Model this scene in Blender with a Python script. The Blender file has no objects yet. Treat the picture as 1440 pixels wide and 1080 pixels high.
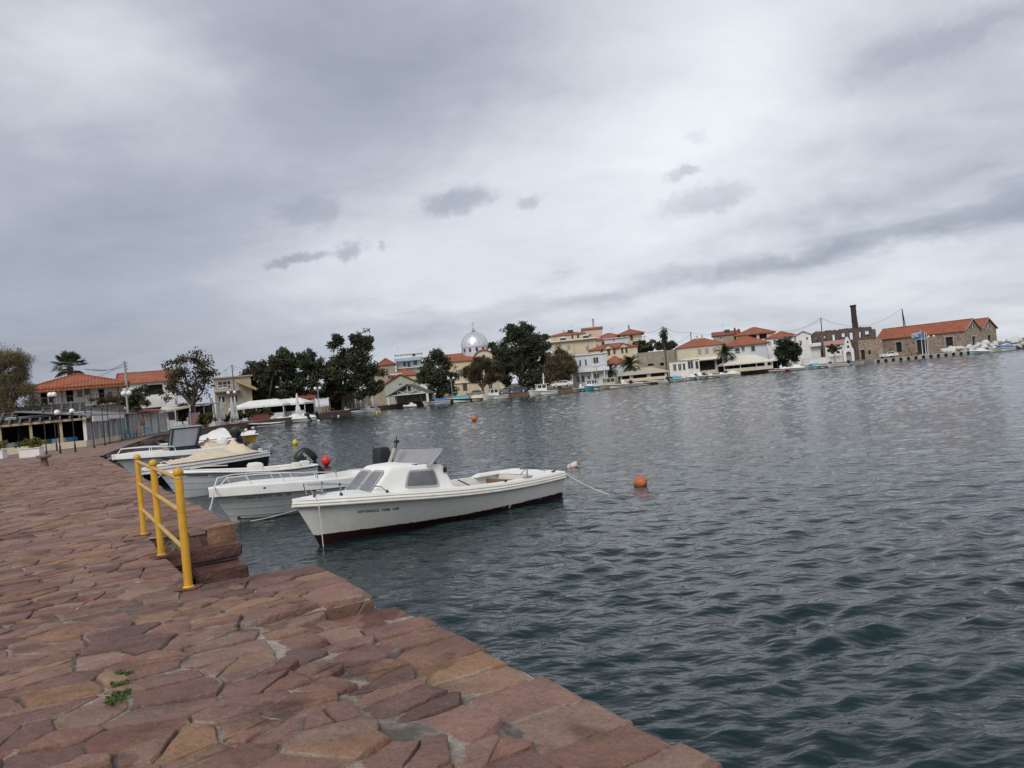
import bpy, bmesh, math, random
import numpy as np
from mathutils import Vector, Matrix
sc = bpy.context.scene
COL = sc.collection
R = math.radians
# ------------------------------------------------------------------ camera
CAMH = 2.5
FPX = 1100.0                      # focal length in photo pixels (photo 1440 wide)
ROLL = R(5.3); PITCH = math.atan(3/FPX)
cd = bpy.data.cameras.new('camera'); cam = bpy.data.objects.new('camera', cd); COL.objects.link(cam)
cd.sensor_width = 36.0; cd.lens = 36.0*FPX/1440.0; cd.clip_start = 0.05; cd.clip_end = 9000
_f = Vector((0, math.cos(PITCH), math.sin(PITCH))); _u = Vector((0, -math.sin(PITCH), math.cos(PITCH))); _x = Vector((1, 0, 0))
cx_ = _x*math.cos(ROLL) - _u*math.sin(ROLL); cy_ = _x*math.sin(ROLL) + _u*math.cos(ROLL)
mw = Matrix.Identity(4)
for i in range(3):
    mw[i][0] = cx_[i]; mw[i][1] = cy_[i]; mw[i][2] = -_f[i]
mw[0][3], mw[1][3], mw[2][3] = 0, 0, CAMH
cam.matrix_world = mw
sc.camera = cam
def ray(px, py):
    d = cx_*((px-720)/FPX) + cy_*((540-py)/FPX) + _f
    return d/d.y
def W(px, py, Y): return Vector((0, 0, CAMH)) + ray(px, py)*Y
def G(px, py, z=0.0):
    d = ray(px, py); return Vector((0, 0, CAMH)) + d*((z-CAMH)/d.z)
# ------------------------------------------------------------------ sky
wd = bpy.data.worlds.new('World'); sc.world = wd; wd.use_nodes = True
nt = wd.node_tree; nt.nodes.clear()
class NB:
    def __init__(s, nt): s.nt = nt
    def n(s, t, **k):
        o = s.nt.nodes.new(t)
        for a, b in k.items(): setattr(o, a, b)
        return o
    def inp(s, sock, v):
        if isinstance(v, bpy.types.NodeSocket): s.nt.links.new(v, sock)
        elif v is not None: sock.default_value = v
    def m(s, op, a, b=None, c=None, clamp=False):
        o = s.n('ShaderNodeMath', operation=op, use_clamp=clamp)
        for i, v in enumerate((a, b, c)): s.inp(o.inputs[i], v)
        return o.outputs[0]
    def vm(s, op, a, b=None, out=0):
        o = s.n('ShaderNodeVectorMath', operation=op)
        s.inp(o.inputs[0], a)
        if b is not None: s.inp(o.inputs[1], b)
        return o.outputs[1] if op in ('DOT_PRODUCT', 'LENGTH') else o.outputs[0]
    def noise(s, vec, scale, detail=4, rough=.55, dist=0, col=False):
        o = s.n('ShaderNodeTexNoise'); s.inp(o.inputs['Vector'], vec); o.inputs['Scale'].default_value = scale
        o.inputs['Detail'].default_value = detail; o.inputs['Roughness'].default_value = rough; o.inputs['Distortion'].default_value = dist
        return o.outputs['Color' if col else 'Fac']
    def mix(s, f, a, b, blend='MIX'):
        o = s.n('ShaderNodeMix', data_type='RGBA', blend_type=blend)
        s.inp(o.inputs[0], f)
        for i, v in ((6, a), (7, b)):
            if isinstance(v, tuple) and len(v) == 3: v = v + (1,)
            s.inp(o.inputs[i], v)
        return o.outputs[2]
    def ramp(s, f, stops):
        o = s.n('ShaderNodeValToRGB'); e = o.color_ramp.elements
        while len(e) < len(stops): e.new(.5)
        for q, (p, c) in zip(e, stops):
            q.position = p; q.color = (c[0], c[1], c[2], 1) if isinstance(c, tuple) else (c, c, c, 1)
        s.inp(o.inputs[0], f); return o.outputs[0]
    def mrange(s, v, a, b, c=0.0, d=1.0):
        o = s.n('ShaderNodeMapRange'); s.inp(o.inputs[0], v)
        for i, q in enumerate((a, b, c, d)): o.inputs[i+1].default_value = q
        return o.outputs[0]
nb = NB(nt)
tc = nb.n('ShaderNodeTexCoord').outputs['Generated']
SUN_EL, SUN_AZ = R(46), R(198)
sky = nb.n('ShaderNodeTexSky', sky_type='NISHITA', sun_disc=False, sun_elevation=SUN_EL, sun_rotation=SUN_AZ)
sep = nb.n('ShaderNodeSeparateXYZ'); nb.inp(sep.inputs[0], tc)
zz = nb.m('ADD', nb.m('ABSOLUTE', sep.outputs[2]), .22)
cmb = nb.n('ShaderNodeCombineXYZ')
nb.inp(cmb.inputs[0], nb.m('DIVIDE', sep.outputs[0], zz)); nb.inp(cmb.inputs[1], nb.m('DIVIDE', sep.outputs[1], zz))
plane = cmb.outputs[0]
warp = nb.vm('SUBTRACT', nb.noise(plane, 1.6, 5, .55, 0, True), (.5, .5, .5))
wsc = nb.vm('MULTIPLY', warp, (.17, .17, .17))
dirw = nb.vm('ADD', tc, wsc)
warp2 = nb.vm('SUBTRACT', nb.noise(tc, 13, 8, .68, 0, True), (.5, .5, .5))
dirs = nb.vm('ADD', tc, nb.vm('MULTIPLY', warp2, (.12, .12, .06)))
mp = nb.n('ShaderNodeMapping'); nb.inp(mp.inputs[0], plane); mp.inputs['Rotation'].default_value = (0, 0, R(25)); mp.inputs['Scale'].default_value = (.6, 1.0, 1)
n1 = nb.noise(mp.outputs[0], 1.1, 8, .55, .3)
n2 = nb.noise(plane, 3.2, 7, .6, .2)
D = nb.m('MULTIPLY_ADD', nb.m('SUBTRACT', n1, .5), .62, .42)
D = nb.m('MULTIPLY_ADD', nb.m('SUBTRACT', n2, .5), .30, D)
n3 = nb.noise(nb.vm('MULTIPLY', tc, (1, 1, 2.2)), 4.2, 10, .62, .6)
D = nb.m('MULTIPLY_ADD', nb.m('SUBTRACT', n3, .5), .34, D)
D = nb.m('MULTIPLY_ADD', nb.mrange(sep.outputs[2], .52, .85), .34, D)      # unseen overhead sky darkened, added so near water reflects darker
def blob(D, px, py, sxp, syp, w, vec, tilt=0.0, hard=False):
    c = ray(px, py).normalized()
    e = ray(px+math.cos(tilt)*5, py-math.sin(tilt)*5).normalized() - c; e.normalize()
    h = c.cross(e); h.normalize()
    a = nb.vm('DOT_PRODUCT', vec, tuple(e*(FPX/sxp)))
    b = nb.vm('DOT_PRODUCT', vec, tuple(h*(FPX/syp)))
    a = nb.m('SUBTRACT', a, c.dot(e)*(FPX/sxp)); b = nb.m('SUBTRACT', b, c.dot(h)*(FPX/syp))
    q = nb.m('MULTIPLY_ADD', b, b, nb.m('MULTIPLY', a, a))
    if hard: q = nb.m('MULTIPLY', q, q)
    return nb.m('MULTIPLY_ADD', nb.m('POWER', .3679, q), w, D)
for args in ((560, 70, 330, 130, .40, dirw, R(-8)), (330, 230, 240, 140, .22, dirw), (40, 420, 330, 170, .34, dirw), (150, 560, 420, 110, .16, dirw),
             (1270, 110, 190, 70, .22, dirw, R(12)), (1330, 225, 260, 55, .24, dirw, R(10)), (1060, 365, 420, 20, .22, dirw, R(11)), (1400, 300, 160, 26, .22, dirw, R(14)),
             (900, 260, 360, 150, -.40, dirw, R(15)), (1050, 170, 140, 70, -.20, dirw), (210, 95, 120, 75, -.17, dirw, R(-25)), (110, 80, 140, 60, -.12, dirw),
             (1000, 30, 200, 60, -.18, dirw), (480, 400, 160, 70, -.16, dirw), (900, 470, 500, 30, .06, dirw), (1300, 400, 300, 40, -.08, dirw),
             (640, 280, 50, 19, .28, dirs, R(8), True), (752, 280, 24, 12, .24, dirs, R(20), True), (490, 352, 24, 14, .28, dirs, R(12), True), (420, 362, 36, 8, .32, dirs, R(4), True),
             (541, 347, 13, 7, .2, dirs, 0, True), (437, 300, 34, 20, .16, dirs, R(20), True), (968, 244, 22, 9, .34, dirs, R(12), True), (985, 283, 58, 18, .26, dirs, R(18), True), (985, 190, 22, 10, .14, dirs, 0, True),
             (1060, 378, 420, 9, .16, dirs, R(11)), (1330, 60, 130, 22, .20, dirs, R(24)), (1150, 300, 200, 16, .14, dirs, R(14))):
    D = blob(D, *args)
D = nb.m('ADD', D, 0, clamp=True)
cc = nb.ramp(D, [(0, (.84, .85, .865)), (.3, (.655, .672, .705)), (.62, (.418, .438, .492)), (1, (.255, .273, .322))])
cc10 = nb.vm('MULTIPLY', cc, (7.86, 8.0, 8.26))
final = nb.mix(.96, sky.outputs[0], cc10)
bg = nb.n('ShaderNodeBackground'); nb.inp(bg.inputs[0], final); bg.inputs[1].default_value = 0.1
wo = nb.n('ShaderNodeOutputWorld'); nt.links.new(bg.outputs[0], wo.inputs[0])
wd.cycles.sampling_method = 'MANUAL'; wd.cycles.sample_map_resolution = 512
# ------------------------------------------------------------------ sun (behind cloud)
sl = bpy.data.lights.new('sun', 'SUN'); sl.energy = 1.5; sl.angle = R(30); sl.color = (1, .97, .93)
so = bpy.data.objects.new('sun', sl); COL.objects.link(so)
sd = Vector((math.sin(SUN_AZ)*math.cos(SUN_EL), math.cos(SUN_AZ)*math.cos(SUN_EL), math.sin(SUN_EL)))
so.rotation_euler = sd.to_track_quat('Z', 'Y').to_euler(); so.location = (0, 0, 60)
vs = sc.view_settings; vs.view_transform = 'Standard'; vs.look = 'None'; vs.exposure = 0.47; vs.gamma = 1.0
sc.cycles.max_bounces = 6
# ------------------------------------------------------------------ mesh helpers
rnd = random.Random(7)
class MB:
    def __init__(s): s.v = []; s.f = []; s.m = []; s.M = Matrix.Identity(4); s.mi = 0
    def add(s, vs, fs, mi=None):
        b = len(s.v); M = s.M
        s.v += [tuple(M @ Vector(p)) for p in vs]; s.f += [tuple(b+i for i in f) for f in fs]
        s.m += [s.mi if mi is None else mi]*len(fs); return s
    def box(s, x0, x1, y0, y1, z0, z1, mi=None):
        return s.add([(x0, y0, z0), (x1, y0, z0), (x1, y1, z0), (x0, y1, z0), (x0, y0, z1), (x1, y0, z1), (x1, y1, z1), (x0, y1, z1)],
                     [(0, 3, 2, 1), (4, 5, 6, 7), (0, 1, 5, 4), (1, 2, 6, 5), (2, 3, 7, 6), (3, 0, 4, 7)], mi)
    def cbox(s, c, d, mi=None): return s.box(c[0]-d[0]/2, c[0]+d[0]/2, c[1]-d[1]/2, c[1]+d[1]/2, c[2]-d[2]/2, c[2]+d[2]/2, mi)
    def tube(s, pts, r, n=8, cap=True, mi=None):
        pts = [Vector(p) for p in pts]; k = len(pts)
        rs = r if isinstance(r, (list, tuple)) else [r]*k
        vs = []; fs = []; prev = None
        for i, p in enumerate(pts):
            t = (pts[min(i+1, k-1)] - pts[max(i-1, 0)])
            t = t.normalized() if t.length > 1e-9 else Vector((0, 0, 1))
            if prev is None: a = t.cross(Vector((0, 0, 1)) if abs(t.z) < .9 else Vector((1, 0, 0))).normalized()
            else:
                a = prev - t*prev.dot(t); a = a.normalized() if a.length > 1e-6 else t.orthogonal().normalized()
            prev = a; b = t.cross(a)
            for j in range(n):
                an = 2*math.pi*j/n; vs.append(p + (a*math.cos(an) + b*math.sin(an))*rs[i])
        for i in range(k-1):
            for j in range(n): fs.append((i*n+j, i*n+(j+1) % n, (i+1)*n+(j+1) % n, (i+1)*n+j))
        if cap: fs += [tuple(range(n-1, -1, -1)), tuple((k-1)*n+j for j in range(n))]
        return s.add(vs, fs, mi)
    def lathe(s, prof, c=(0, 0, 0), n=16, mi=None):
        vs = []; fs = []; k = len(prof)
        for r, z in prof:
            for j in range(n):
                a = 2*math.pi*j/n; vs.append((c[0]+r*math.cos(a), c[1]+r*math.sin(a), c[2]+z))
        for i in range(k-1):
            for j in range(n): fs.append((i*n+j, i*n+(j+1) % n, (i+1)*n+(j+1) % n, (i+1)*n+j))
        fs += [tuple(range(n-1, -1, -1)), tuple((k-1)*n+j for j in range(n))]
        return s.add(vs, fs, mi)
    def ball(s, c, r, n=14, sz=1.0, mi=None):
        h = n//2
        return s.lathe([(max(1e-3, r*math.sin(math.pi*i/h)), -sz*r*math.cos(math.pi*i/h)) for i in range(h+1)], c, n, mi)
    def quad(s, a, b, c, d, mi=None): return s.add([a, b, c, d], [(0, 1, 2, 3)], mi)
    def poly(s, pts, mi=None): return s.add(pts, [tuple(range(len(pts)))], mi)
    def prism(s, pts, off, mi=None):            # polygon extruded by vector off
        n = len(pts); o = Vector(off); p2 = [Vector(p)+o for p in pts]
        return s.add([Vector(p) for p in pts]+p2, [tuple(range(n-1, -1, -1)), tuple(range(n, 2*n))]+[(i, (i+1) % n, n+(i+1) % n, n+i) for i in range(n)], mi)
    def loft(s, rings, closed=True, caps=True, mi=None):
        n = len(rings[0]); vs = [p for r in rings for p in r]; fs = []
        for i in range(len(rings)-1):
            for j in range(n if closed else n-1): fs.append((i*n+j, i*n+(j+1) % n, (i+1)*n+(j+1) % n, (i+1)*n+j))
        if caps: fs += [tuple(range(n-1, -1, -1)), tuple((len(rings)-1)*n+j for j in range(n))]
        return s.add(vs, fs, mi)
    def build(s, name, mats, parent=None, smooth=False, fix=True, bevel=0, loc=None):
        me = bpy.data.meshes.new(name); me.from_pydata(s.v, [], s.f)
        if not isinstance(mats, (list, tuple)): mats = [mats]
        for q in mats: me.materials.append(q)
        me.polygons.foreach_set('material_index', s.m)
        if fix or bevel:
            bm = bmesh.new(); bm.from_mesh(me)
            if bevel:
                bmesh.ops.remove_doubles(bm, verts=bm.verts, dist=1e-5)
                bmesh.ops.bevel(bm, geom=[e for e in bm.edges if len(e.link_faces) == 2 and e.calc_face_angle(0) > .5], offset=bevel, segments=2, affect='EDGES', clamp_overlap=True)
            bmesh.ops.recalc_face_normals(bm, faces=bm.faces); bm.to_mesh(me); bm.free()
        if smooth:
            me.polygons.foreach_set('use_smooth', [True]*len(me.polygons))
            me.set_sharp_from_angle(angle=R(38 if smooth is True else smooth))
        me.update()
        o = bpy.data.objects.new(name, me); COL.objects.link(o)
        if parent: o.parent = parent
        if loc is not None: o.location = loc
        return o
def tag(o, label=None, cat=None, group=None, kind=None):
    if label: o['label'] = label
    if cat: o['category'] = cat
    if group: o['group'] = group
    if kind: o['kind'] = kind
    return o
def thing(name, label, cat, loc=(0, 0, 0), rz=0, group=None):
    o = bpy.data.objects.new(name, None); COL.objects.link(o); o.location = loc; o.rotation_euler = (0, 0, rz); o.empty_display_size = .3
    return tag(o, label, cat, group)
def copy_tree(o, parent=None):
    c = o.copy(); COL.objects.link(c)
    if parent: c.parent = parent
    for ch in [q for q in o.children]: copy_tree(ch, c)
    return c
def dup(o, loc, rz, label=None, group=None):
    c = copy_tree(o); c.location = loc; c.rotation_euler = (0, 0, rz)
    if label: c['label'] = label
    if group: c['group'] = group
    return c
def npmesh(name, verts, faces4, mats, col=None, parent=None, smooth=False, midx=None):
    """verts (N,3) array, faces (M,4) array; optional per-vertex colours"""
    me = bpy.data.meshes.new(name); n = len(verts); k = len(faces4); w = faces4.shape[1]
    me.vertices.add(n); me.vertices.foreach_set('co', np.asarray(verts, np.float32).ravel())
    me.loops.add(k*w); me.loops.foreach_set('vertex_index', np.asarray(faces4, np.int32).ravel())
    me.polygons.add(k); me.polygons.foreach_set('loop_start', np.arange(0, k*w, w, dtype=np.int32))
    for q in (mats if isinstance(mats, (list, tuple)) else [mats]): me.materials.append(q)
    if smooth: me.polygons.foreach_set('use_smooth', np.ones(k, bool))
    if midx is not None: me.polygons.foreach_set('material_index', np.asarray(midx, np.int32))
    if col is not None:
        a = me.color_attributes.new('Col', 'FLOAT_COLOR', 'POINT')
        c4 = np.ones((n, 4), np.float32); c4[:, :3] = col; a.data.foreach_set('color', c4.ravel())
    me.update(calc_edges=True); me.validate()
    o = bpy.data.objects.new(name, me); COL.objects.link(o)
    if parent: o.parent = parent
    return o
_font = None
def text_mesh(body, size, extrude=.002):
    c = bpy.data.curves.new('lettering', 'FONT'); c.body = body; c.size = size; c.extrude = extrude; c.align_x = 'CENTER'; c.align_y = 'CENTER'
    o = bpy.data.objects.new('lettering', c); COL.objects.link(o)
    dg = bpy.context.evaluated_depsgraph_get(); dg.update()
    me = bpy.data.meshes.new_from_object(o.evaluated_get(dg)); bpy.data.objects.remove(o)
    return me
# ------------------------------------------------------------------ materials
def mat(name, col, rough=.6, var=.12, scale=2.0, bump=0.0, bscale=25.0, col2=None, metal=0.0, spec=.5, streak=0.0, attr=False, stretch=None, bdist=.02, trans=0.0, alpha=1.0, rvar=0.0):
    m = bpy.data.materials.new(name); m.use_nodes = True; nt = m.node_tree; b = NB(nt); p = nt.nodes['Principled BSDF']
    tc = b.n('ShaderNodeTexCoord').outputs['Object']
    v = tc
    if stretch:
        mp = b.n('ShaderNodeMapping'); b.inp(mp.inputs[0], tc); mp.inputs['Scale'].default_value = stretch; v = mp.outputs[0]
    nz = b.noise(v, scale, 6, .62)
    f = b.mrange(nz, .28, .72)
    if attr:
        at = b.n('ShaderNodeAttribute'); at.attribute_name = 'Col'; base = at.outputs['Color']
        c = b.vm('MULTIPLY', base, b.ramp(f, [(0, 1-var), (1, 1+var)]))
    else:
        lo = tuple(x*(1-var) for x in col); hi = tuple(min(.95, x*(1+var)) for x in (col2 or col))
        c = b.mix(f, lo, hi)
    if streak:
        mp = b.n('ShaderNodeMapping'); b.inp(mp.inputs[0], tc); mp.inputs['Scale'].default_value = (.6, .6, .14)
        s_ = b.ramp(b.noise(mp.outputs[0], 1.6, 7, .6), [(.42, 1.0), (.85, 1-streak)])
        c = b.vm('MULTIPLY', c, s_)
    b.inp(p.inputs['Base Color'], c); p.inputs['Roughness'].default_value = rough; p.inputs['Metallic'].default_value = metal
    if rvar: b.inp(p.inputs['Roughness'], b.mrange(b.noise(tc, scale*3, 4, .6), .3, .7, max(.02, rough-rvar), min(1, rough+rvar)))
    p.inputs['Specular IOR Level'].default_value = spec
    if trans: p.inputs['Transmission Weight'].default_value = trans
    if alpha < 1: p.inputs['Alpha'].default_value = alpha
    if bump:
        bp = b.n('ShaderNodeBump'); bp.inputs['Strength'].default_value = bump; bp.inputs['Distance'].default_value = bdist
        b.inp(bp.inputs['Height'], b.noise(v, bscale, 6, .65)); b.inp(p.inputs['Normal'], bp.outputs[0])
    return m
def stone_mat(name, cols, scale, mortar=(.32, .29, .24), mw=.06, bump=.6, rough=.85, stretch=(1, 1, 1.5)):
    m = bpy.data.materials.new(name); m.use_nodes = True; nt = m.node_tree; b = NB(nt); p = nt.nodes['Principled BSDF']
    tc = b.n('ShaderNodeTexCoord').outputs['Object']
    mp = b.n('ShaderNodeMapping'); b.inp(mp.inputs[0], b.vm('ADD', tc, b.vm('MULTIPLY', b.noise(tc, 3, 3, .6, 0, True), (.25, .25, .25)))); mp.inputs['Scale'].default_value = stretch
    vo = b.n('ShaderNodeTexVoronoi', feature='F1'); vo.inputs['Scale'].default_value = scale; b.inp(vo.inputs[0], mp.outputs[0])
    ve = b.n('ShaderNodeTexVoronoi', feature='DISTANCE_TO_EDGE'); ve.inputs['Scale'].default_value = scale; b.inp(ve.inputs[0], mp.outputs[0])
    sp = b.n('ShaderNodeSeparateColor'); b.inp(sp.inputs[0], vo.outputs['Color'])
    c = b.ramp(sp.outputs[0], [(i/(len(cols)-1), q) for i, q in enumerate(cols)])
    c = b.vm('MULTIPLY', c, b.ramp(b.noise(tc, 12, 6, .65), [(.25, .72), (.75, 1.25)]))
    e = b.mrange(ve.outputs['Distance'], mw*.4, mw)
    c = b.mix(e, mortar, c)
    c = b.vm('MULTIPLY', c, b.ramp(b.noise(tc, .8, 5, .6), [(.3, .75), (.7, 1.12)]))
    b.inp(p.inputs['Base Color'], c); p.inputs['Roughness'].default_value = rough
    bp = b.n('ShaderNodeBump'); bp.inputs['Strength'].default_value = bump; bp.inputs['Distance'].default_value = .05
    b.inp(bp.inputs['Height'], b.m('ADD', e, b.m('MULTIPLY', b.noise(tc, 20, 5, .6), .5))); b.inp(p.inputs['Normal'], bp.outputs[0])
    return m
def tile_mat(name, col, col2, pitch=.25):
    m = bpy.data.materials.new(name); m.use_nodes = True; nt = m.node_tree; b = NB(nt); p = nt.nodes['Principled BSDF']
    tc = b.n('ShaderNodeTexCoord').outputs['Object']
    sp = b.n('ShaderNodeSeparateXYZ'); b.inp(sp.inputs[0], tc)
    k = 2*math.pi/pitch
    w1 = b.m('SINE', b.m('MULTIPLY', sp.outputs[0], k)); w2 = b.m('SINE', b.m('MULTIPLY', sp.outputs[1], k))
    zb = b.m('FRACT', b.m('MULTIPLY', sp.outputs[2], 1/.14))
    h = b.m('ADD', b.m('ADD', w1, w2), b.m('MULTIPLY', zb, 1.2))
    n = b.noise(tc, 5, 6, .65); n2 = b.noise(tc, .7, 4, .6)
    c = b.mix(b.mrange(n, .3, .7), col, col2)
    c = b.vm('MULTIPLY', c, b.ramp(n2, [(.3, .72), (.7, 1.12)]))
    b.inp(p.inputs['Base Color'], c); p.inputs['Roughness'].default_value = .8
    bp = b.n('ShaderNodeBump'); bp.inputs['Strength'].default_value = .7; bp.inputs['Distance'].default_value = .05
    b.inp(bp.inputs['Height'], h); b.inp(p.inputs['Normal'], bp.outputs[0])
    return m
def hull_mat(name, top, bottom, zl, scum=(.75, .72, .66), rise=0.0):
    """gelcoat with antifouling paint under a slightly worn waterline"""
    m = bpy.data.materials.new(name); m.use_nodes = True; nt = m.node_tree; b = NB(nt); p = nt.nodes['Principled BSDF']
    tc = b.n('ShaderNodeTexCoord').outputs['Object']; sp = b.n('ShaderNodeSeparateXYZ'); b.inp(sp.inputs[0], tc)
    n = b.noise(tc, 6, 6, .65)
    z = b.m('MULTIPLY_ADD', b.m('SUBTRACT', n, .5), .05, sp.outputs[2])
    if rise: z = b.m('MULTIPLY_ADD', b.m('MAXIMUM', sp.outputs[0], 0.0), -rise, z)
    fine = b.noise(tc, 2.2, 6, .6)
    tcol = b.mix(b.mrange(fine, .3, .7), tuple(x*.9 for x in top), top)
    mp = b.n('ShaderNodeMapping'); b.inp(mp.inputs[0], tc); mp.inputs['Scale'].default_value = (5, 5, .7)
    tcol = b.vm('MULTIPLY', tcol, b.ramp(b.noise(mp.outputs[0], 2, 6, .7), [(.5, 1.0), (.85, .8)]))
    bcol = b.mix(b.mrange(b.noise(tc, 9, 5, .6), .35, .7), tuple(x*.7 for x in bottom), tuple(x*1.3 for x in bottom))
    scuff = b.mrange(b.noise(tc, 4, 6, .75), .62, .66)
    near = b.mrange(b.m('ABSOLUTE', b.m('SUBTRACT', sp.outputs[2], zl-.03)), .05, .02)
    bcol = b.mix(b.m('MULTIPLY', scuff, near), bcol, scum)
    c = b.mix(b.mrange(z, zl-.004, zl+.004), bcol, tcol)
    b.inp(p.inputs['Base Color'], c); p.inputs['Roughness'].default_value = .38; p.inputs['Specular IOR Level'].default_value = .4
    bp = b.n('ShaderNodeBump'); bp.inputs['Strength'].default_value = .12; bp.inputs['Distance'].default_value = .02
    b.inp(bp.inputs['Height'], fine); b.inp(p.inputs['Normal'], bp.outputs[0])
    return m
M = {}
M['white'] = mat('white_gelcoat', (.80, .785, .735), .4, .08, 2.5, .05, 3)
M['gwhite'] = mat('weathered_gelcoat', (.70, .66, .58), .5, .14, 5, .08, 8)
M['greygel'] = mat('grey_gelcoat', (.42, .44, .45), .4, .1, 2)
M['wall_white'] = mat('white_plaster', (.74, .73, .70), .9, .08, .8, .15, 8, streak=.22)
M['wall_cream'] = mat('cream_plaster', (.62, .53, .37), .9, .08, .8, .15, 8, streak=.18)
M['wall_yellow'] = mat('pale_yellow_plaster', (.60, .52, .38), .9, .1, .8, .15, 8, streak=.22)
M['wall_peach'] = mat('peach_plaster', (.62, .46, .36), .9, .08, .8, .15, 8, streak=.18)
M['wall_grey'] = mat('grey_white_plaster', (.58, .60, .62), .9, .08, .8, .15, 8, streak=.25)
M['wall_green'] = mat('pale_green_plaster', (.42, .43, .36), .9, .08, .8, .15, 8, streak=.2)
M['wall_ochre'] = mat('ochre_plaster', (.40, .30, .14), .9, .12, .8, .15, 8, streak=.2)
M['wall_blue'] = mat('light_blue_plaster', (.36, .50, .58), .9, .08, .8, streak=.2)
M['wall_tan'] = mat('tan_render', (.36, .30, .23), .9, .15, .8, .2, 8, streak=.3)
M['concrete'] = mat('concrete', (.36, .34, .31), .9, .18, 1.2, .2, 20, streak=.2)
M['tile'] = tile_mat('orange_roof_tiles', (.30, .085, .042), (.42, .145, .07))
M['tile_dark'] = tile_mat('dark_red_roof_tiles', (.24, .065, .04), (.36, .11, .06))
M['tile_big'] = tile_mat('weathered_roof_tiles', (.28, .08, .035), (.42, .125, .05), .3)
M['glass'] = mat('window_glass', (.03, .035, .04), .08, .3, 1.0, spec=.6)
M['dark'] = mat('interior_shade_black', (.018, .017, .016), .8, .3, 1)  # near-black colour painted in for the shade inside openings and roofed rooms
M['frame_w'] = mat('white_paint', (.70, .69, .66), .5, .06, 3)
M['frame_br'] = mat('brown_wood', (.11, .06, .035), .6, .25, 4, stretch=(6, 6, 1))
M['frame_bl'] = mat('blue_paint', (.06, .22, .36), .5, .15, 3)
M['shut_grey'] = mat('grey_shutter', (.30, .31, .32), .6, .1, 3)
M['metal_w'] = mat('white_metal', (.68, .68, .67), .45, .06, 3)
M['steel'] = mat('stainless_steel', (.55, .56, .57), .22, .1, 4, metal=1.0)
M['galv'] = mat('galvanised_steel', (.32, .33, .34), .5, .15, 3, metal=.3)
M['black'] = mat('black_plastic', (.012, .012, .013), .42, .3, 4, .1, 30)
M['canvas_blk'] = mat('black_canvas', (.014, .014, .015), .72, .3, 5, .35, 9, bdist=.03)
M['blackpaint'] = mat('black_paint', (.015, .015, .015), .5, .2, 3)
M['navy'] = mat('navy_canvas', (.012, .018, .04), .7, .2, 3)
M['cream_canvas'] = mat('cream_canvas', (.62, .52, .38), .85, .12, 3, .5, 5, bdist=.06)
M['white_canvas'] = mat('white_canvas', (.70, .69, .66), .85, .08, 2, .5, 3, bdist=.06)
M['tent'] = mat('white_tent_cloth', (.72, .71, .68), .85, .06, 1.5, .2, 2, bdist=.05)
M['tent_cream'] = mat('cream_tent_cloth', (.62, .57, .47), .85, .08, 1.5, .2, 2, bdist=.05)
M['awn_red'] = mat('red_awning', (.30, .075, .06), .85, .1, 2)
M['globe'] = mat('opal_globe', (.82, .81, .78), .3, .03, 2)
M['wood'] = mat('wood', (.24, .13, .07), .7, .25, 3, stretch=(1, 8, 8))
M['wood_grey'] = mat('weathered_wood', (.13, .12, .11), .85, .25, 3)
M['wood_pale'] = mat('pale_wood', (.42, .33, .2), .75, .2, 3)
M['bark'] = mat('bark', (.10, .075, .055), .95, .3, 4, .6, 12, stretch=(1, 1, .3))
M['leaf'] = mat('dark_leaves', (1, 1, 1), .55, .25, .8, attr=True, spec=.3)
def _translucent(m):
    nt = m.node_tree; p = nt.nodes['Principled BSDF']; o = [n for n in nt.nodes if n.type == 'OUTPUT_MATERIAL'][0]
    tr = nt.nodes.new('ShaderNodeBsdfTranslucent'); mx = nt.nodes.new('ShaderNodeMixShader'); mx.inputs[0].default_value = .32
    nt.links.new(p.inputs['Base Color'].links[0].from_socket, tr.inputs[0]); nt.links.new(p.outputs[0], mx.inputs[1]); nt.links.new(tr.outputs[0], mx.inputs[2]); nt.links.new(mx.outputs[0], o.inputs[0])
_translucent(M['leaf'])
M['rope'] = mat('white_rope', (.60, .57, .52), .9, .15, 30)
M['rope_d'] = mat('dark_rope', (.05, .05, .05), .9, .2, 30)
M['orange'] = mat('faded_orange_plastic', (.46, .105, .03), .5, .25, 6, .15, 25, col2=(.50, .16, .06))
M['red'] = mat('red_plastic', (.62, .04, .03), .4, .1, 4)
M['yellow_b'] = mat('yellow_plastic', (.62, .55, .04), .4, .1, 4)
M['white_b'] = mat('dirty_white_plastic', (.66, .58, .50), .5, .15, 8)
def chipped(name, col, dens=.66):
    m = bpy.data.materials.new(name); m.use_nodes = True; nt = m.node_tree; b = NB(nt); p = nt.nodes['Principled BSDF']; tc = b.n('ShaderNodeTexCoord').outputs['Object']
    c = b.mix(b.mrange(b.noise(tc, 6, 6, .65), .3, .7), tuple(x*.80 for x in col), tuple(x*1.1 for x in col))
    mp = b.n('ShaderNodeMapping'); b.inp(mp.inputs[0], tc); mp.inputs['Scale'].default_value = (22, 22, 3)
    c = b.vm('MULTIPLY', c, b.ramp(b.noise(mp.outputs[0], 1, 5, .7), [(.5, (1, 1, 1)), (.8, (.74, .68, .6))]))
    ch = b.mrange(b.noise(tc, 17, 8, .72), dens, dens+.025); c = b.mix(ch, c, (.13, .055, .03))
    b.inp(p.inputs['Base Color'], c); b.inp(p.inputs['Roughness'], b.mrange(b.noise(tc, 9, 5, .6), .3, .7, .34, .62))
    bp = b.n('ShaderNodeBump'); bp.inputs['Strength'].default_value = .45; bp.inputs['Distance'].default_value = .004; b.inp(bp.inputs['Height'], b.m('SUBTRACT', b.noise(tc, 40, 6, .65), ch)); b.inp(p.inputs['Normal'], bp.outputs[0]); return m
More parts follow.
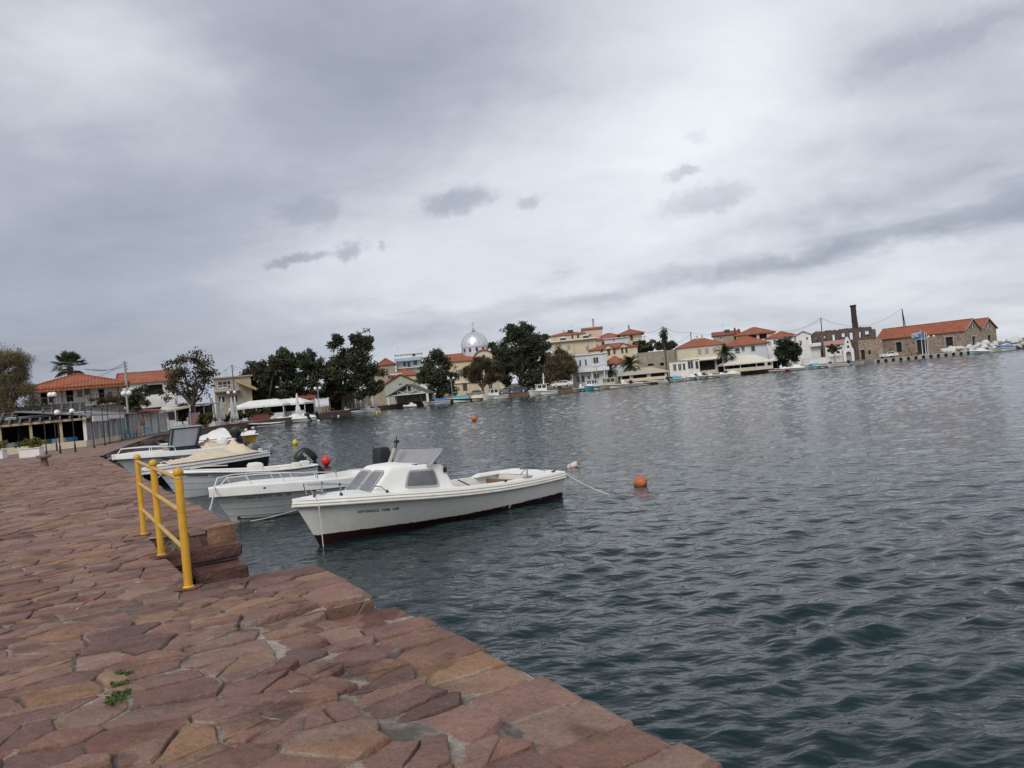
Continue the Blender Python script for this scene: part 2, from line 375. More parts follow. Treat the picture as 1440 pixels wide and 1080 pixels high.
M['rail_y'] = chipped('yellow_paint', (.66, .35, .025))
M['rust'] = mat('rusty_steel', (.14, .05, .025), .85, .4, 18, .4, 60)
M['turq'] = mat('turquoise_tarp', (.06, .36, .42), .7, .15, 3, .3, 3)
M['blue'] = mat('blue_paintwork', (.05, .15, .34), .5, .15, 3)
M['bluepl'] = mat('blue_chair_paint', (.035, .28, .42), .5, .15, 3)
M['redhull'] = mat('dark_red_boat_paint', (.16, .04, .03), .5, .2, 3)
M['brownhull'] = mat('brown_boat_paint', (.13, .07, .05), .6, .2, 3)
M['yellowhull'] = mat('ochre_yellow_gelcoat', (.55, .32, .05), .4, .12, 3)
M['chrome'] = mat('domes_sheet_metal', (.68, .69, .71), .36, .1, 1.5, metal=.6, rvar=.1)
M['rubber'] = mat('tyre_rubber', (.015, .015, .015), .85, .2, 5)
M['acrylic'] = mat('hazy_acrylic', (.36, .35, .36), .15, .1, 3, alpha=.62)
M['wglass_boat'] = mat('boat_window', (.13, .135, .145), .09, .45, 2.2, spec=1.0, rvar=.06)
M['gasket'] = mat('grey_window_rubber', (.40, .37, .33), .7, .12, 5)
M['pvc'] = mat('clear_pvc_sheet', (.40, .42, .43), .18, .12, 2, alpha=.55)
M['flower'] = mat('rose_printed_cloth', (.45, .27, .27), .85, .3, 5, col2=(.10, .05, .05))
M['ragstone'] = stone_mat('brown_ruin_stone', [(.06, .04, .032), (.10, .066, .052), (.16, .115, .09), (.08, .052, .043)], 2.4, (.16, .14, .115))
M['warestone'] = stone_mat('warehouse_stone', [(.15, .09, .068), (.28, .18, .125), (.37, .27, .20), (.21, .13, .10)], 2.0, (.44, .39, .32), .09)
M['greystone'] = stone_mat('grey_rubble_stone', [(.30, .25, .19), (.38, .33, .26), (.27, .23, .19), (.42, .37, .30)], 2.6, (.4, .36, .29))
M['quaystone'] = stone_mat('quay_wall_stone', [(.10, .055, .042), (.17, .09, .065), (.20, .11, .075), (.12, .075, .06)], 2.6, (.19, .16, .13), .05)
M['promenade'] = stone_mat('promenade_paving', [(.20, .105, .08), (.27, .16, .12), (.16, .085, .07), (.24, .13, .095)], 2.3, (.25, .2, .16), .05, .4, stretch=(1, 1, 1))
M['earth'] = mat('earth', (.16, .125, .09), .95, .3, .3, .3, 3, col2=(.12, .13, .06))
# ================================================================== SETTING
QZ = 0.95
O2 = np.array([.61, 3.16]); DS = np.array([-.514, .858]); DS /= np.linalg.norm(DS); DT = np.array([-DS[1], DS[0]])   # along edge / inland
def Q(s, t, z=QZ): return Vector((O2[0]+DS[0]*s+DT[0]*t, O2[1]+DS[1]*s+DT[1]*t, z))
S0, S1, S2, SEND = 3.57, 5.28, 9.0, 41.5        # low kerb step, steps recess start / end, end of the old paving
TW = 1.10
def drop(s, t): return -.12*max(0.0, 1-max(0, t-.25)/.8) if s < S0 else 0.0
def bumpy(s, t): return .018*math.sin(s*1.7+t*.9)*math.sin(t*1.3-s*.5+1)
# ---- water: one sheet, fine near the viewer, real waves
def make_water():
    rng = np.random.default_rng(3)
    nr, na = 560, 900
    r = 1.6*np.exp(np.linspace(0, math.log(260/1.6), nr))
    r = np.concatenate([r, np.array([300, 360, 450, 600, 900, 1400, 2200, 3500, 6000])])
    a = np.linspace(R(-100), R(100), na)
    rr, aa = np.meshgrid(r, a, indexing='ij')
    x = rr*np.sin(aa); y = rr*np.cos(aa); z = np.zeros_like(x)
    sp = np.gradient(r)[:, None]*np.ones_like(aa)
    sp = np.maximum(sp, rr*(a[1]-a[0]))
    wdir = R(-62)                                 # wind comes off the open sea on the right
    for i in range(72):
        lam = .19*(9.0 ** (rng.random()**1.25))  # .19 .. 1.7 m, mostly short chop
        th = wdir + rng.normal(0, .50); k = 2*math.pi/lam
        amp = .0062*lam**.80*(.6+.8*rng.random())
        if lam > .7: amp *= .55
        w = np.clip((lam/sp-2.2)/2.5, 0, 1)
        ph = k*(x*math.cos(th)+y*math.sin(th)) + rng.random()*6.28
        ph = ph + .9*np.sin(.61*x+.37*y+i) + .8*np.sin(.33*y-.52*x+2.1*i)
        sn = np.sin(ph)
        z += w*amp*(sn + .40*(sn*sn-.5))
    gust = .78+.4*np.sin(.21*x+.05*y)*np.sin(.09*y-.05*x+.6)
    z *= gust*.86
    z += rng.normal(0, 1, z.shape)*np.clip(sp, 0, 1.2)*.032*np.clip((rr-14)/45, 0, 1)   # chop finer than the sheet's own grid
    v = np.stack([x.ravel(), y.ravel(), z.ravel()], 1)
    n0, n1 = len(r), na
    i, j = np.meshgrid(np.arange(n0-1), np.arange(n1-1), indexing='ij')
    b = (i*n1+j).ravel(); f = np.stack([b, b+1, b+n1+1, b+n1], 1)
    m = bpy.data.materials.new('sea_water'); m.use_nodes = True; nt = m.node_tree; q = NB(nt); p = nt.nodes['Principled BSDF']
    tc = q.n('ShaderNodeTexCoord').outputs['Object']
    c = q.mix(q.mrange(q.noise(tc, .18, 3), .3, .7), (.004, .015, .017), (.007, .022, .024))
    q.inp(p.inputs['Base Color'], c); p.inputs['Roughness'].default_value = .06; p.inputs['IOR'].default_value = 1.333
    mp = q.n('ShaderNodeMapping'); q.inp(mp.inputs[0], tc); mp.inputs['Rotation'].default_value = (0, 0, R(28)); mp.inputs['Scale'].default_value = (.75, 1.5, 1)
    b1 = q.noise(mp.outputs[0], 5.0, 3, .5, 0); b2 = q.noise(mp.outputs[0], 1.5, 3, .55, 0)
    h = q.m('ADD', q.m('MULTIPLY', b1, .035), q.m('MULTIPLY', b2, .125))
    bp = q.n('ShaderNodeBump'); bp.inputs['Strength'].default_value = 1.0; bp.inputs['Distance'].default_value = .75
    q.inp(bp.inputs['Height'], h); q.inp(p.inputs['Normal'], bp.outputs[0])
    return tag(npmesh('water', v, f, m, smooth=True), kind='structure')
make_water()
# ---- quay paving: every flagstone is cut, chipped and bedded in mortar
def clip(poly, nx, ny, c):                       # keep points with nx*x+ny*y <= c
    out = []; n = len(poly)
    for i in range(n):
        a, b = poly[i], poly[(i+1) % n]; da = nx*a[0]+ny*a[1]-c; db = nx*b[0]+ny*b[1]-c
        if da <= 0: out.append(a)
        if (da < 0) != (db < 0) and abs(da-db) > 1e-12:
            t = da/(da-db); out.append((a[0]+(b[0]-a[0])*t, a[1]+(b[1]-a[1])*t))
    return out
def paving():
    rg = random.Random(11)
    sites = []
    # kerb course of big blocks, then rougher rows further in
    s = -4.0
    while s < SEND:                                # kerb course of bigger blocks
        w = rg.choice([.28, .34, .42, .5]); sites.append((s+w/2, .17+rg.uniform(-.035, .05))); s += w
    s = -4.0; row = 0
    while s < SEND:                                # then rough courses laid square to the edge
        h = rg.choice([.17, .20, .23, .27, .32])*(1.0 if s < 8 else 1.15); t = .36+rg.uniform(0, .12); row += 1
        while t < 9.5:
            w = rg.choice([.22, .30, .38, .46, .56, .68])*(1.0 if s < 8 else 1.1)
            sites.append((s+h/2+rg.uniform(-.075, .075), t+w/2+rg.uniform(-.05, .05))); t += w
        s += h
    sites = [(ss, tt) for ss, tt in sites if not (S1-.02 < ss < S2+.02 and tt < TW)]
    wts = [rg.uniform(-.035, .035) for _ in sites]
    AS = .74                                     # cells slightly longer along the quay
    cell = .9; grid = {}
    for i, (s, t) in enumerate(sites): grid.setdefault((int(s//cell), int(t//cell)), []).append(i)
    V = []; Fc = []; C = []
    pal = [(.225, .118, .088)]*5+[(.19, .102, .085)]*4+[(.245, .138, .108)]*4+[(.265, .158, .102)]*2+[(.275, .155, .085), (.14, .078, .067), (.17, .098, .088), (.235, .142, .118), (.19, .088, .068), (.27, .172, .128), (.285, .16, .095)]
    laid = []
    def lay(*a): laid.append(a)
    for i, (s, t) in enumerate(sites):
        poly = [(s-.9, t-.7), (s+.9, t-.7), (s+.9, t+.7), (s-.9, t+.7)]
        g0, g1 = int(s//cell), int(t//cell)
        gap = rg.choice([.006, .008, .012, .017]); wi = wts[i]
        for a in range(g0-1, g0+2):
            for b in range(g1-1, g1+2):
                for k in grid.get((a, b), ()):
                    if k == i: continue
                    ds, dt = (sites[k][0]-s)/AS**2, (sites[k][1]-t)
                    L = math.hypot(ds, dt); mx, my = (s+sites[k][0])/2, (t+sites[k][1])/2
                    if L < 1e-6: continue
                    poly = clip(poly, ds/L, dt/L, (ds*mx+dt*my)/L+(wi-wts[k])-gap)
                    if len(poly) < 3: break
                if len(poly) < 3: break
            if len(poly) < 3: break
        if len(poly) < 3: continue
        edge = t < .5
        poly = clip(poly, 0, -1, (rg.uniform(.13, .18) if s < S0 else rg.uniform(-.03, .03)) if edge else 0)
        if edge and len(poly) > 2 and rg.random() < .5:
            k_ = rg.choice((-1, 1)); nn = math.hypot(.9*k_, 1); poly = clip(poly, .9*k_/nn, -1/nn, (.9*k_*(s+k_*rg.uniform(.14, .26))+(.15 if s < S0 else 0))/nn)
        if s < -.02 and t < 1.2: poly = clip(poly, 0, -1, -.40) if len(poly) > 2 else poly
        if t < .6: poly = clip(poly, *( (1, 0, S0-.01) if s < S0 else (-1, 0, -S0-.01) ))
        if len(poly) < 3: continue
        if t >= TW and S1-.4 < s < S2+.4: poly = clip(poly, 0, -1, -TW-.005)
        if t < TW+.1 and s <= S1: poly = clip(poly, 1, 0, S1-.005)
        if t < TW+.1 and s >= S2: poly = clip(poly, -1, 0, -S2-.005)
        if len(poly) < 3: continue
        dist = math.hypot(*(Q(s, t).xy))
        parts = [poly]
        if not edge and rg.random() < .32:             # mason's offcuts: split across or along
            cs_ = sum(p[0] for p in poly)/len(poly); ct_ = sum(p[1] for p in poly)/len(poly); an = rg.uniform(0, math.pi); nx, ny = math.cos(an), math.sin(an); c_ = nx*cs_+ny*ct_+rg.uniform(-.07, .07); g_ = rg.choice([.004, .006, .009])
            parts = [clip(poly, nx, ny, c_-g_), clip(poly, -nx, -ny, -c_-g_)]
        for poly in parts:
            if len(poly) > 2: lay(poly, s, t, edge, dist)
    for poly, s, t, edge, dist in laid:
        step = .075 if dist < 9 else (.15 if dist < 18 else .4)
        pts = []; n = len(poly)
        for q in range(n):
            a, b = poly[q], poly[(q+1) % n]; L = math.hypot(b[0]-a[0], b[1]-a[1])
            if L < .018: continue
            kk = max(1, int(L/step+.5))
            for w in range(kk):
                f = w/kk; j = 0 if (dist > 18 or w == 0) else .008
                pts.append([a[0]+(b[0]-a[0])*f+rg.uniform(-j, j), a[1]+(b[1]-a[1])*f+rg.uniform(-j, j)])
        n = len(pts)
        if n < 3: continue
        cs = sum(p[0] for p in pts)/n; ct = sum(p[1] for p in pts)/n
        z0 = QZ + drop(s, t) + bumpy(s, t) + rg.uniform(-.009, .009); tx, ty = rg.uniform(-.024, .024), rg.uniform(-.024, .024)
        col = np.array(rg.choice(pal))*rg.uniform(.84, 1.14); col = col*.95+np.array((.22, .13, .10))*.07; smear = rg.random() < .55
        deep = .24 if (edge or (s < S0 and t < .9)) else .06
        base = len(V); rings = [(1.0, -deep), (1.0, -.011), (.972, -.003), (.90, 0.0), (.45, .002)]
        for fr, dz in rings:
            for p in pts:
                ps, pt = cs+(p[0]-cs)*fr, ct+(p[1]-ct)*fr
                w = Q(ps, pt, z0+dz+tx*(ps-cs)+ty*(pt-ct)+(rg.uniform(-.006, .006) if dist < 12 and dz > -.05 else 0)); V.append(w)
                mo = math.sin(w.x*5.1+w.y*2.3)+math.sin(w.y*6.7-w.x*3.9)+rg.uniform(-.5, .5)
                C.append(col*.45+np.array((.19, .165, .135)) if (fr > .96 and smear and mo > .55) else col)
        for k in range(len(rings)-1):
            for q in range(n): Fc.append((base+k*n+q, base+k*n+(q+1) % n, base+(k+1)*n+(q+1) % n, base+(k+1)*n+q))
        V.append(Q(cs, ct, z0+.003)); C.append(col); cidx = len(V)-1; lb = base+(len(rings)-1)*n
        for q in range(n): Fc.append((lb+q, lb+(q+1) % n, cidx))
    me = bpy.data.meshes.new('quay_paving'); me.from_pydata(V, [], Fc)
    a = me.color_attributes.new('Col', 'FLOAT_COLOR', 'POINT'); c4 = np.ones((len(V), 4), np.float32); c4[:, :3] = np.array(C); a.data.foreach_set('color', c4.ravel())
    m = bpy.data.materials.new('red_flagstone'); m.use_nodes = True; nt = m.node_tree; b = NB(nt); p = nt.nodes['Principled BSDF']
    tc = b.n('ShaderNodeTexCoord').outputs['Object']
    at = b.n('ShaderNodeAttribute'); at.attribute_name = 'Col'
    c = b.vm('MULTIPLY', at.outputs['Color'], b.ramp(b.noise(tc, 3.2, 7, .68), [(.28, .66), (.5, 1.0), (.74, 1.3)]))
    stain = b.mrange(b.noise(tc, 1.35, 3, .5, .6), .585, .61)         # damp-dark mineral stains with their own outline
    c = b.vm('MULTIPLY', c, b.mix(stain, (1, 1, 1), (.62, .58, .58)))
    och = b.mrange(b.noise(b.vm('ADD', tc, (7, 3, 0)), 1.7, 4, .6, .4), .56, .66)
    c = b.mix(b.m('MULTIPLY', och, .32), c, (.30, .175, .085))
    lich = b.mrange(b.noise(tc, 14, 6, .7), .62, .72)
    c = b.mix(b.m('MULTIPLY', lich, .4), c, (.34, .27, .21))
    grn = b.ramp(b.noise(tc, 38, 7, .75), [(.3, .72), (.7, 1.26)]); c = b.vm('MULTIPLY', c, grn); spk = b.mrange(b.noise(tc, 110, 3, .6), .56, .72); c = b.mix(b.m('MULTIPLY', spk, .4), c, (.34, .25, .2))
    pit = b.mrange(b.noise(tc, 60, 4, .6), .62, .70); c = b.mix(b.m('MULTIPLY', pit, .55), c, (.05, .03, .028))
    b.inp(p.inputs['Base Color'], c); b.inp(p.inputs['Roughness'], b.mrange(b.noise(tc, 5, 5, .6), .3, .7, .62, .9)); p.inputs['Specular IOR Level'].default_value = .35
    bp = b.n('ShaderNodeBump'); bp.inputs['Strength'].default_value = 1.0; bp.inputs['Distance'].default_value = .028
    b.inp(bp.inputs['Height'], b.m('ADD', b.noise(tc, 16, 8, .68), b.m('MULTIPLY', b.noise(tc, 3.5, 4, .6), 1.6))); b.inp(p.inputs['Normal'], bp.outputs[0])
    me.materials.append(m); me.polygons.foreach_set('use_smooth', [True]*len(me.polygons)); me.set_sharp_from_angle(angle=R(50)); me.update()
    o = bpy.data.objects.new('quay_paving', me); COL.objects.link(o); tag(o, kind='structure')
    # mortar bed
    ss = sorted(set([round(v, 3) for v in np.arange(-4, SEND+.2, .16)]+[-.02, S0-.001, S0+.001, S1, S2])); ts = sorted(set([round(v, 3) for v in np.arange(0.015, 9.6, .16)]+[TW, .40, -.14]))
    mb = MB(); idx = {}
    rg2 = random.Random(5)
    def vid(a, b_):
        if (a, b_) not in idx:
            s, t = ss[a], ts[b_]; idx[(a, b_)] = len(mb.v)
            near = s < 14
            mb.v.append(tuple(Q(s, t, QZ-.020+drop(s, t)+bumpy(s, t)-(.09 if S0 <= s < S0+.05 and t < 1.2 else 0)+(rg2.uniform(-.010, .012) if near else 0))))
        return idx[(a, b_)]
    for a in range(len(ss)-1):
        for b_ in range(len(ts)-1):
            sm_, tm = (ss[a]+ss[a+1])/2, (ts[b_]+ts[b_+1])/2
            if (S1 < sm_ < S2 and tm < TW) or (sm_ < -.02 and tm < .40) or (tm < 0.014 and sm_ > S0-.002) or (abs(sm_-S0) < .002 and tm < 1.1): continue
            mb.f.append((vid(a, b_), vid(a+1, b_), vid(a+1, b_+1), vid(a, b_+1))); mb.m.append(0)
    mm = bpy.data.materials.new('mortar'); mm.use_nodes = True; nt = mm.node_tree; b = NB(nt); p = nt.nodes['Principled BSDF']
    tc = b.n('ShaderNodeTexCoord').outputs['Object']
    c = b.mix(b.mrange(b.noise(tc, 1.1, 5, .65, .5), .44, .58), (.12, .10, .082), (.37, .315, .25))
    c = b.vm('MULTIPLY', c, b.ramp(b.noise(tc, 30, 6, .7), [(.3, .6), (.7, 1.35)]))
    b.inp(p.inputs['Base Color'], c); p.inputs['Roughness'].default_value = .95
    bp = b.n('ShaderNodeBump'); bp.inputs['Strength'].default_value = .9; bp.inputs['Distance'].default_value = .02; b.inp(bp.inputs['Height'], b.noise(tc, 45, 6, .7)); b.inp(p.inputs['Normal'], bp.outputs[0])
    tag(mb.build('quay_mortar', mm, smooth=True), kind='structure')
    # spilled light cement between the kerb stones
paving()
def quay_walls():
    mb = MB(); zb = -1.2
    def wall(s0, t0, s1, t1, zt0, zt1=None):
        mb.add([Q(s0, t0, zb), Q(s1, t1, zb), Q(s1, t1, zt0 if zt1 is None else zt1), Q(s0, t0, zt0)], [(0, 1, 2, 3)])
    e = .03
    wall(-4, .43, -.02, .43, QZ-.15); wall(-.02, .43, -.02, -.12, QZ-.15); wall(-.02, -.12, S0, -.12, QZ-.15)
    wall(S0, -.12, S0, e, QZ-.15)
    wall(S0, e, S0, 1.8, QZ-.03, QZ-.03)
    wall(S0, e, S1, e, QZ-.03); wall(S1-e, e, S1-e, TW, QZ-.03); wall(S1-e, TW+e, S2+e, TW+e, QZ-.03); wall(S2+e, TW, S2+e, e, QZ-.03)
    wall(S2, e, SEND, e, QZ-.03); wall(SEND, e, SEND, 10, QZ-.03)
    tag(mb.build('quay_wall', M['quaystone'], fix=False), kind='structure')
quay_walls()
# steps cut into the quay beside the railing
st = thing('stone_steps', 'dark red stone steps cut into the quay beside the yellow railing', 'steps', Q(S2, TW/2, 0))
stepmat = mat('wet_red_stone', (.085, .038, .030), .45, .45, 3.5, .9, 9, col2=(.13, .060, .045), rvar=.22, bdist=.05)
stepdry = mat('dry_red_step_stone', (.17, .092, .066), .8, .35, 3.0, .8, 10, col2=(.22, .125, .085), bdist=.04)
stepconc = mat('grey_step_mortar', (.20, .18, .155), .9, .3, 6, .5, 25)
def step_block(name, sa, sb, t0, t1, za, zb_, m):
    mb = MB(); rg = random.Random(int(sa*100+t0*10))
    a = [Q(sa, t0, 0), Q(sb, t0, 0), Q(sb, t1, 0), Q(sa, t1, 0)]
    base = Vector(st.location)
    P = [[(p-base)+Vector((rg.uniform(-.015, .015), rg.uniform(-.015, .015), z+rg.uniform(-.012, .012))) for p in a] for z in (za, zb_)]
    mb.add(P[0]+P[1], [(0, 3, 2, 1), (4, 5, 6, 7), (0, 1, 5, 4), (1, 2, 6, 5), (2, 3, 7, 6), (3, 0, 4, 7)])
    return mb.build(name, m, st, smooth=True, bevel=.022)
ztop = QZ; s_f = 9.12
for i in range(3):
    zt = QZ-.005-.225*i; sf = s_f-.40*i
    for (t0, t1) in ((-.03+.02*i, .66), (.69, TW+.02)):
        step_block('tread', sf, sf+.62, t0, t1, zt-.185, zt, stepdry if i == 0 else stepmat)
    step_block('riser_mortar', sf+.06, sf+.8, 0.03, TW, zt-.225, zt-.19, stepconc)
step_block('landing', s_f-1.55, s_f-.2, 0.04, TW, -.5, .27, stepconc)
# ---- land behind the bay
SHORE = [(-20.6, 38.9), (-27, 55), (-34.3, 74.5), (-37.3, 101), (-32.5, 118), (-31.5, 135), (-28.5, 158), (-24, 170.5), (-10, 173), (-2, 172), (10, 166), (22, 166), (30, 175), (45, 186), (58, 190.5), (70, 187), (79, 184), (84, 188), (101, 191), (118, 190), (127, 192)]
def land():
    back = [(131, 215), (128, 260), (90, 330), (20, 420), (-120, 460), (-260, 420), (-260, 20), (-60, -30), tuple(Q(-4, 9.5).xy), tuple(Q(SEND, 9.5).xy), tuple(Q(SEND, 0.05).xy)]
    pts = SHORE + back
    mb = MB(); n = len(pts)
    mb.poly([(x, y, QZ-.02) for x, y in pts])
    tag(mb.build('ground', M['earth']), kind='structure')
    w = MB()
    for (a, b) in zip(SHORE[:15], SHORE[1:16]):
        L = math.hypot(b[0]-a[0], b[1]-a[1]); nx, ny = (b[1]-a[1])/L, -(b[0]-a[0])/L
        w.add([(a[0], a[1], -1), (b[0], b[1], -1), (b[0], b[1], QZ), (a[0], a[1], QZ)], [(0, 1, 2, 3)])
    tag(w.build('shore_wall', M['quaystone'], fix=False), kind='structure')
    w = MB()
    for (a, b) in zip(SHORE[15:-1], SHORE[16:]): w.add([(a[0], a[1], -1), (b[0], b[1], -1), (b[0], b[1], QZ), (a[0], a[1], QZ)], [(0, 1, 2, 3)])
    tag(w.build('harbour_wall', M['concrete'], fix=False), kind='structure')
    # promenade strip along the water
    pr = MB(); wid = 7.0
    P = [Vector(p+(0,)) for p in SHORE]
    def nrm(i):
        a = P[max(0, i-1)]; b = P[min(len(P)-1, i+1)]; d = (b-a).normalized(); return Vector((-d.y, d.x, 0))
    for i in range(len(P)-1):
        a, b = P[i], P[i+1]; na, nb_ = nrm(i), nrm(i+1)
        z = Vector((0, 0, QZ+.003)); zl = Vector((0, 0, QZ-.12))
        pr.add([a+z, b+z, b+nb_*wid+z, a+na*wid+z, a+zl, b+zl], [(0, 1, 2, 3), (4, 5, 1, 0)])
    tag(pr.build('promenade', M['promenade']), kind='structure')
    # paved forecourt in front of the restaurant
    fc = MB(); z = QZ-.012
    fc.poly([Q(SEND-.3, 0.06, z), (-27.5, 55, z), (-33.5, 72, z), (-45, 66, z), (-60, 50, z), (-40, 15, z), Q(2, 9.4, z), Q(SEND-.3, 9.4, z)])
    tag(fc.build('forecourt', M['promenade']), kind='structure')
    # rising ground behind the town
    h = MB(); xs = np.linspace(-60, 130, 24); ys = np.linspace(196, 330, 12)
    for y in ys:
        for x in xs:
            e = min(1, max(0, (y-200)/60)); s_ = min(1, max(0, (126-x)/60))*min(1, max(0, (x+55)/60))
            h.v.append((x, y, QZ-.04+2.6*e*s_))
    for i in range(11):
        for j in range(23): b = i*24+j; h.f.append((b, b+1, b+25, b+24)); h.m.append(0)
    tag(h.build('hillside', M['earth'], smooth=True), kind='structure')
land()
# ---- rubble rocks
def rock_mesh(seed, mat_, name):
    rg = random.Random(seed); bm = bmesh.new(); bmesh.ops.create_icosphere(bm, subdivisions=2, radius=1)
    k = [Vector((rg.uniform(-1, 1), rg.uniform(-1, 1), rg.uniform(-1, 1))).normalized() for _ in range(9)]; c = [rg.uniform(.5, .85) for _ in k]
    for v in bm.verts:
        d = v.co.normalized(); s = 1.0
        for q, w in zip(k, c):
            dd = d.dot(q)
            if dd > 0: s = min(s, w/dd)
        v.co = d*s*1.25
        v.co.z *= .8
    me = bpy.data.meshes.new(name); bm.to_mesh(me); bm.free(); me.materials.append(mat_); me.polygons.foreach_set('use_smooth', [True]*len(me.polygons)); me.set_sharp_from_angle(angle=R(28)); return me
rockd = mat('dark_wet_rock', (.045, .038, .033), .7, .4, 2, .5, 8); rockr = mat('red_rubble', (.17, .095, .07), .85, .3, 2, .5, 8); rockw = mat('pale_boulder', (.60, .585, .55), .9, .2, 1.5, .6, 3, bdist=.15)
def rocks(spots, m, label, cat, group, seed):
    rg = random.Random(seed); ms = [rock_mesh(seed+i, m, 'boulder') for i in range(4)]
    for (x, y, z, r) in spots:
        o = bpy.data.objects.new('boulder', rg.choice(ms)); COL.objects.link(o); o.location = (x, y, z); o.scale = (r*rg.uniform(.85, 1.2), r*rg.uniform(.8, 1.1), r*rg.uniform(.75, 1.05)); o.rotation_euler = (rg.uniform(-.3, .3), rg.uniform(-.3, .3), rg.uniform(0, 6.3))
        tag(o, label, cat, group)
rg = random.Random(4)
sp1, sp2 = [], []
for i in range(34):
    f = (i+.5)/34; a = Vector((-20.2, 38.6)); b = Vector((-33.6, 74)); p = a.lerp(b, f); off = rg.uniform(.1, 1.1)
    (sp1 if rg.random() < .6 else sp2).append((p.x+off*.92, p.y+off*.35, rg.uniform(.05, .6)*(1.15-off*.6), rg.uniform(.32, .62)))
rocks(sp1, rockd, 'dark wet boulder in the rubble bank below the red promenade', 'boulder', 'dark boulders below the promenade', 21)
rocks(sp2, rockr, 'reddish rubble block in the bank below the red promenade', 'boulder', 'reddish blocks below the promenade', 31)
sp3 = []
for i in range(84):
    px = 1338+i*1.45+rg.uniform(-2, 2); f = (px-1338)/110
    Y = 186-rg.uniform(-2, 6)
    x = W(px, 490, Y).x; sp3.append((x, Y+4, QZ+.1+rg.uniform(-.5, 1.5)*(.35+.75*f), rg.uniform(.35, .95)))
rocks(sp3, rockw, 'pale limestone boulder heaped on the breakwater right of the red roofed warehouse', 'boulder', 'pale boulders on the breakwater', 41)
# ---- quayside railing
rl = thing('railing', 'yellow painted steel railing with three ball topped posts and three rails', 'railing', Q(S1, TW+.12, QZ))
def rloc(s, t, z): return Q(s, t, z) - Vector(rl.location)
rp = [(5.21, 1.16), (7.30, 1.14), (9.32, 1.12)]
HGT = 1.10
for (s, t) in rp:
    mb = MB(); c = rloc(s, t, QZ+.01)
    mb.lathe([(.037, 0), (.036, HGT-.135), (.035, HGT-.12), (.031, HGT-.112), (.028, HGT-.105), (.028, HGT-.09)], c, 20)
    mb.ball(c+Vector((0, 0, HGT-.055)), .046, 20)
    po = mb.build('post', M['rail_y'], rl, smooth=True)
    pb = MB(); pb.cbox(c+Vector((0, 0, .004)), (.19, .19, .012)); pb.build('base_plate', M['rust'], po, bevel=.003)
    wl = MB(); wl.lathe([(.05, .012), (.046, .02), (.039, .026)], c, 18); wl.build('weld_collar', M['rail_y'], po, smooth=True)
railpaint = chipped('worn_pale_yellow_paint', (.56, .34, .075), .64)
for z in (.36, .70, 1.0):
    mb = MB(); mb.tube([rloc(rp[0][0]-.0, rp[0][1], QZ+z), rloc(rp[1][0], rp[1][1], QZ+z), rloc(rp[2][0], rp[2][1], QZ+z)], .021, 14)
    for (s, t) in rp: mb.ball(rloc(s, t, QZ+z), .0385, 12)
    mb.build('rail', railpaint, rl, smooth=True)
# ---- mooring bollard of stone, planters
def bollard(px, py):
    p = G(px, py, QZ); t = thing('mooring_bollard', 'reddish stone mooring bollard with a flat wide cap, standing on the paving', 'bollard', p)
    mb = MB(); mb.lathe([(.16, 0), (.145, .12), (.125, .30), (.125, .36)], (0, 0, 0), 14); mb.build('shaft', M['quaystone'], t, smooth=True)
    mb = MB(); mb.lathe([(.20, .36), (.29, .39), (.30, .46), (.27, .49), (.1, .495)], (0, 0, 0), 16); mb.build('cap', mat('worn_red_cap_stone', (.22, .15, .13), .9, .25, 3, .4, 12), t, smooth=True)
bollard(63, 656)
leafq = {}
def leaf_cloud(name, centers, k, cr, ls, cols, seed, parent, m=None, flat=.75, updir=None):
    """foliage: k leaf blades around every clump centre (local coordinates)"""
    rng = np.random.default_rng(seed); c = np.asarray(centers, float); n = len(c)
    cc = np.repeat(c, k, 0); N = n*k
    off = rng.normal(0, 1, (N, 3)); off /= np.maximum(1e-6, np.linalg.norm(off, axis=1, keepdims=True)); off *= (rng.random((N, 1))**.45)*cr; off[:, 2] *= flat
    p = cc+off
    a = rng.normal(0, 1, (N, 3)); a /= np.linalg.norm(a, axis=1, keepdims=True)
    if updir is not None: a = a*.55+np.array(updir); a /= np.linalg.norm(a, axis=1, keepdims=True)
    b = np.cross(a, rng.normal(0, 1, (N, 3))); b /= np.maximum(1e-6, np.linalg.norm(b, axis=1, keepdims=True))
    s = ls*(.6+.8*rng.random((N, 1))); asp = 1.0 if updir is None else 2.6
    wv = b*s*.5*(1 if updir is None else .35); lv = a*s*.6*asp
    v = np.stack([p-lv, p+wv-lv*.1, p+lv, p-wv-lv*.1], 1).reshape(-1, 3)
    f = np.arange(N*4).reshape(-1, 4)
    ci = rng.integers(0, len(cols), n); base = np.array(cols)[ci]*(.75+.5*rng.random((n, 1)))
    cl = np.repeat(base, k, 0)*(.8+.4*rng.random((N, 1))); cl = np.repeat(cl, 4, 0)
    return npmesh(name, v, f, m or M['leaf'], cl, parent)
def planter(px, py, label, w=.0):
    p = G(px, py, QZ); t = thing('planter', label, 'planter', p, R(8))
    mb = MB(); d = .6; W_ = .56
    mb.box(-W_, W_, -d/2, d/2, 0, .50); mb.box(-W_-.04, W_+.04, -d/2-.04, d/2+.04, .503, .56); mb.build('box', M['frame_w'], t, bevel=.015)
    rg = random.Random(int(px)); cs = [(rg.gauss(0, .3), rg.uniform(-.22, .22), rg.uniform(.60, 1.05)) for _ in range(34)]
    leaf_cloud('shrub', cs, 30, .2, .09, [(.11, .12, .03), (.16, .15, .04), (.07, .09, .03), (.2, .17, .05)], abs(int(px)), t)
    return t
planter(45, 643, 'white rectangular planter with a yellowish green shrub, to the left of the stone bollard')
planter(-6, 646, 'white planter cut off by the left edge of the photo, with a low shrub')
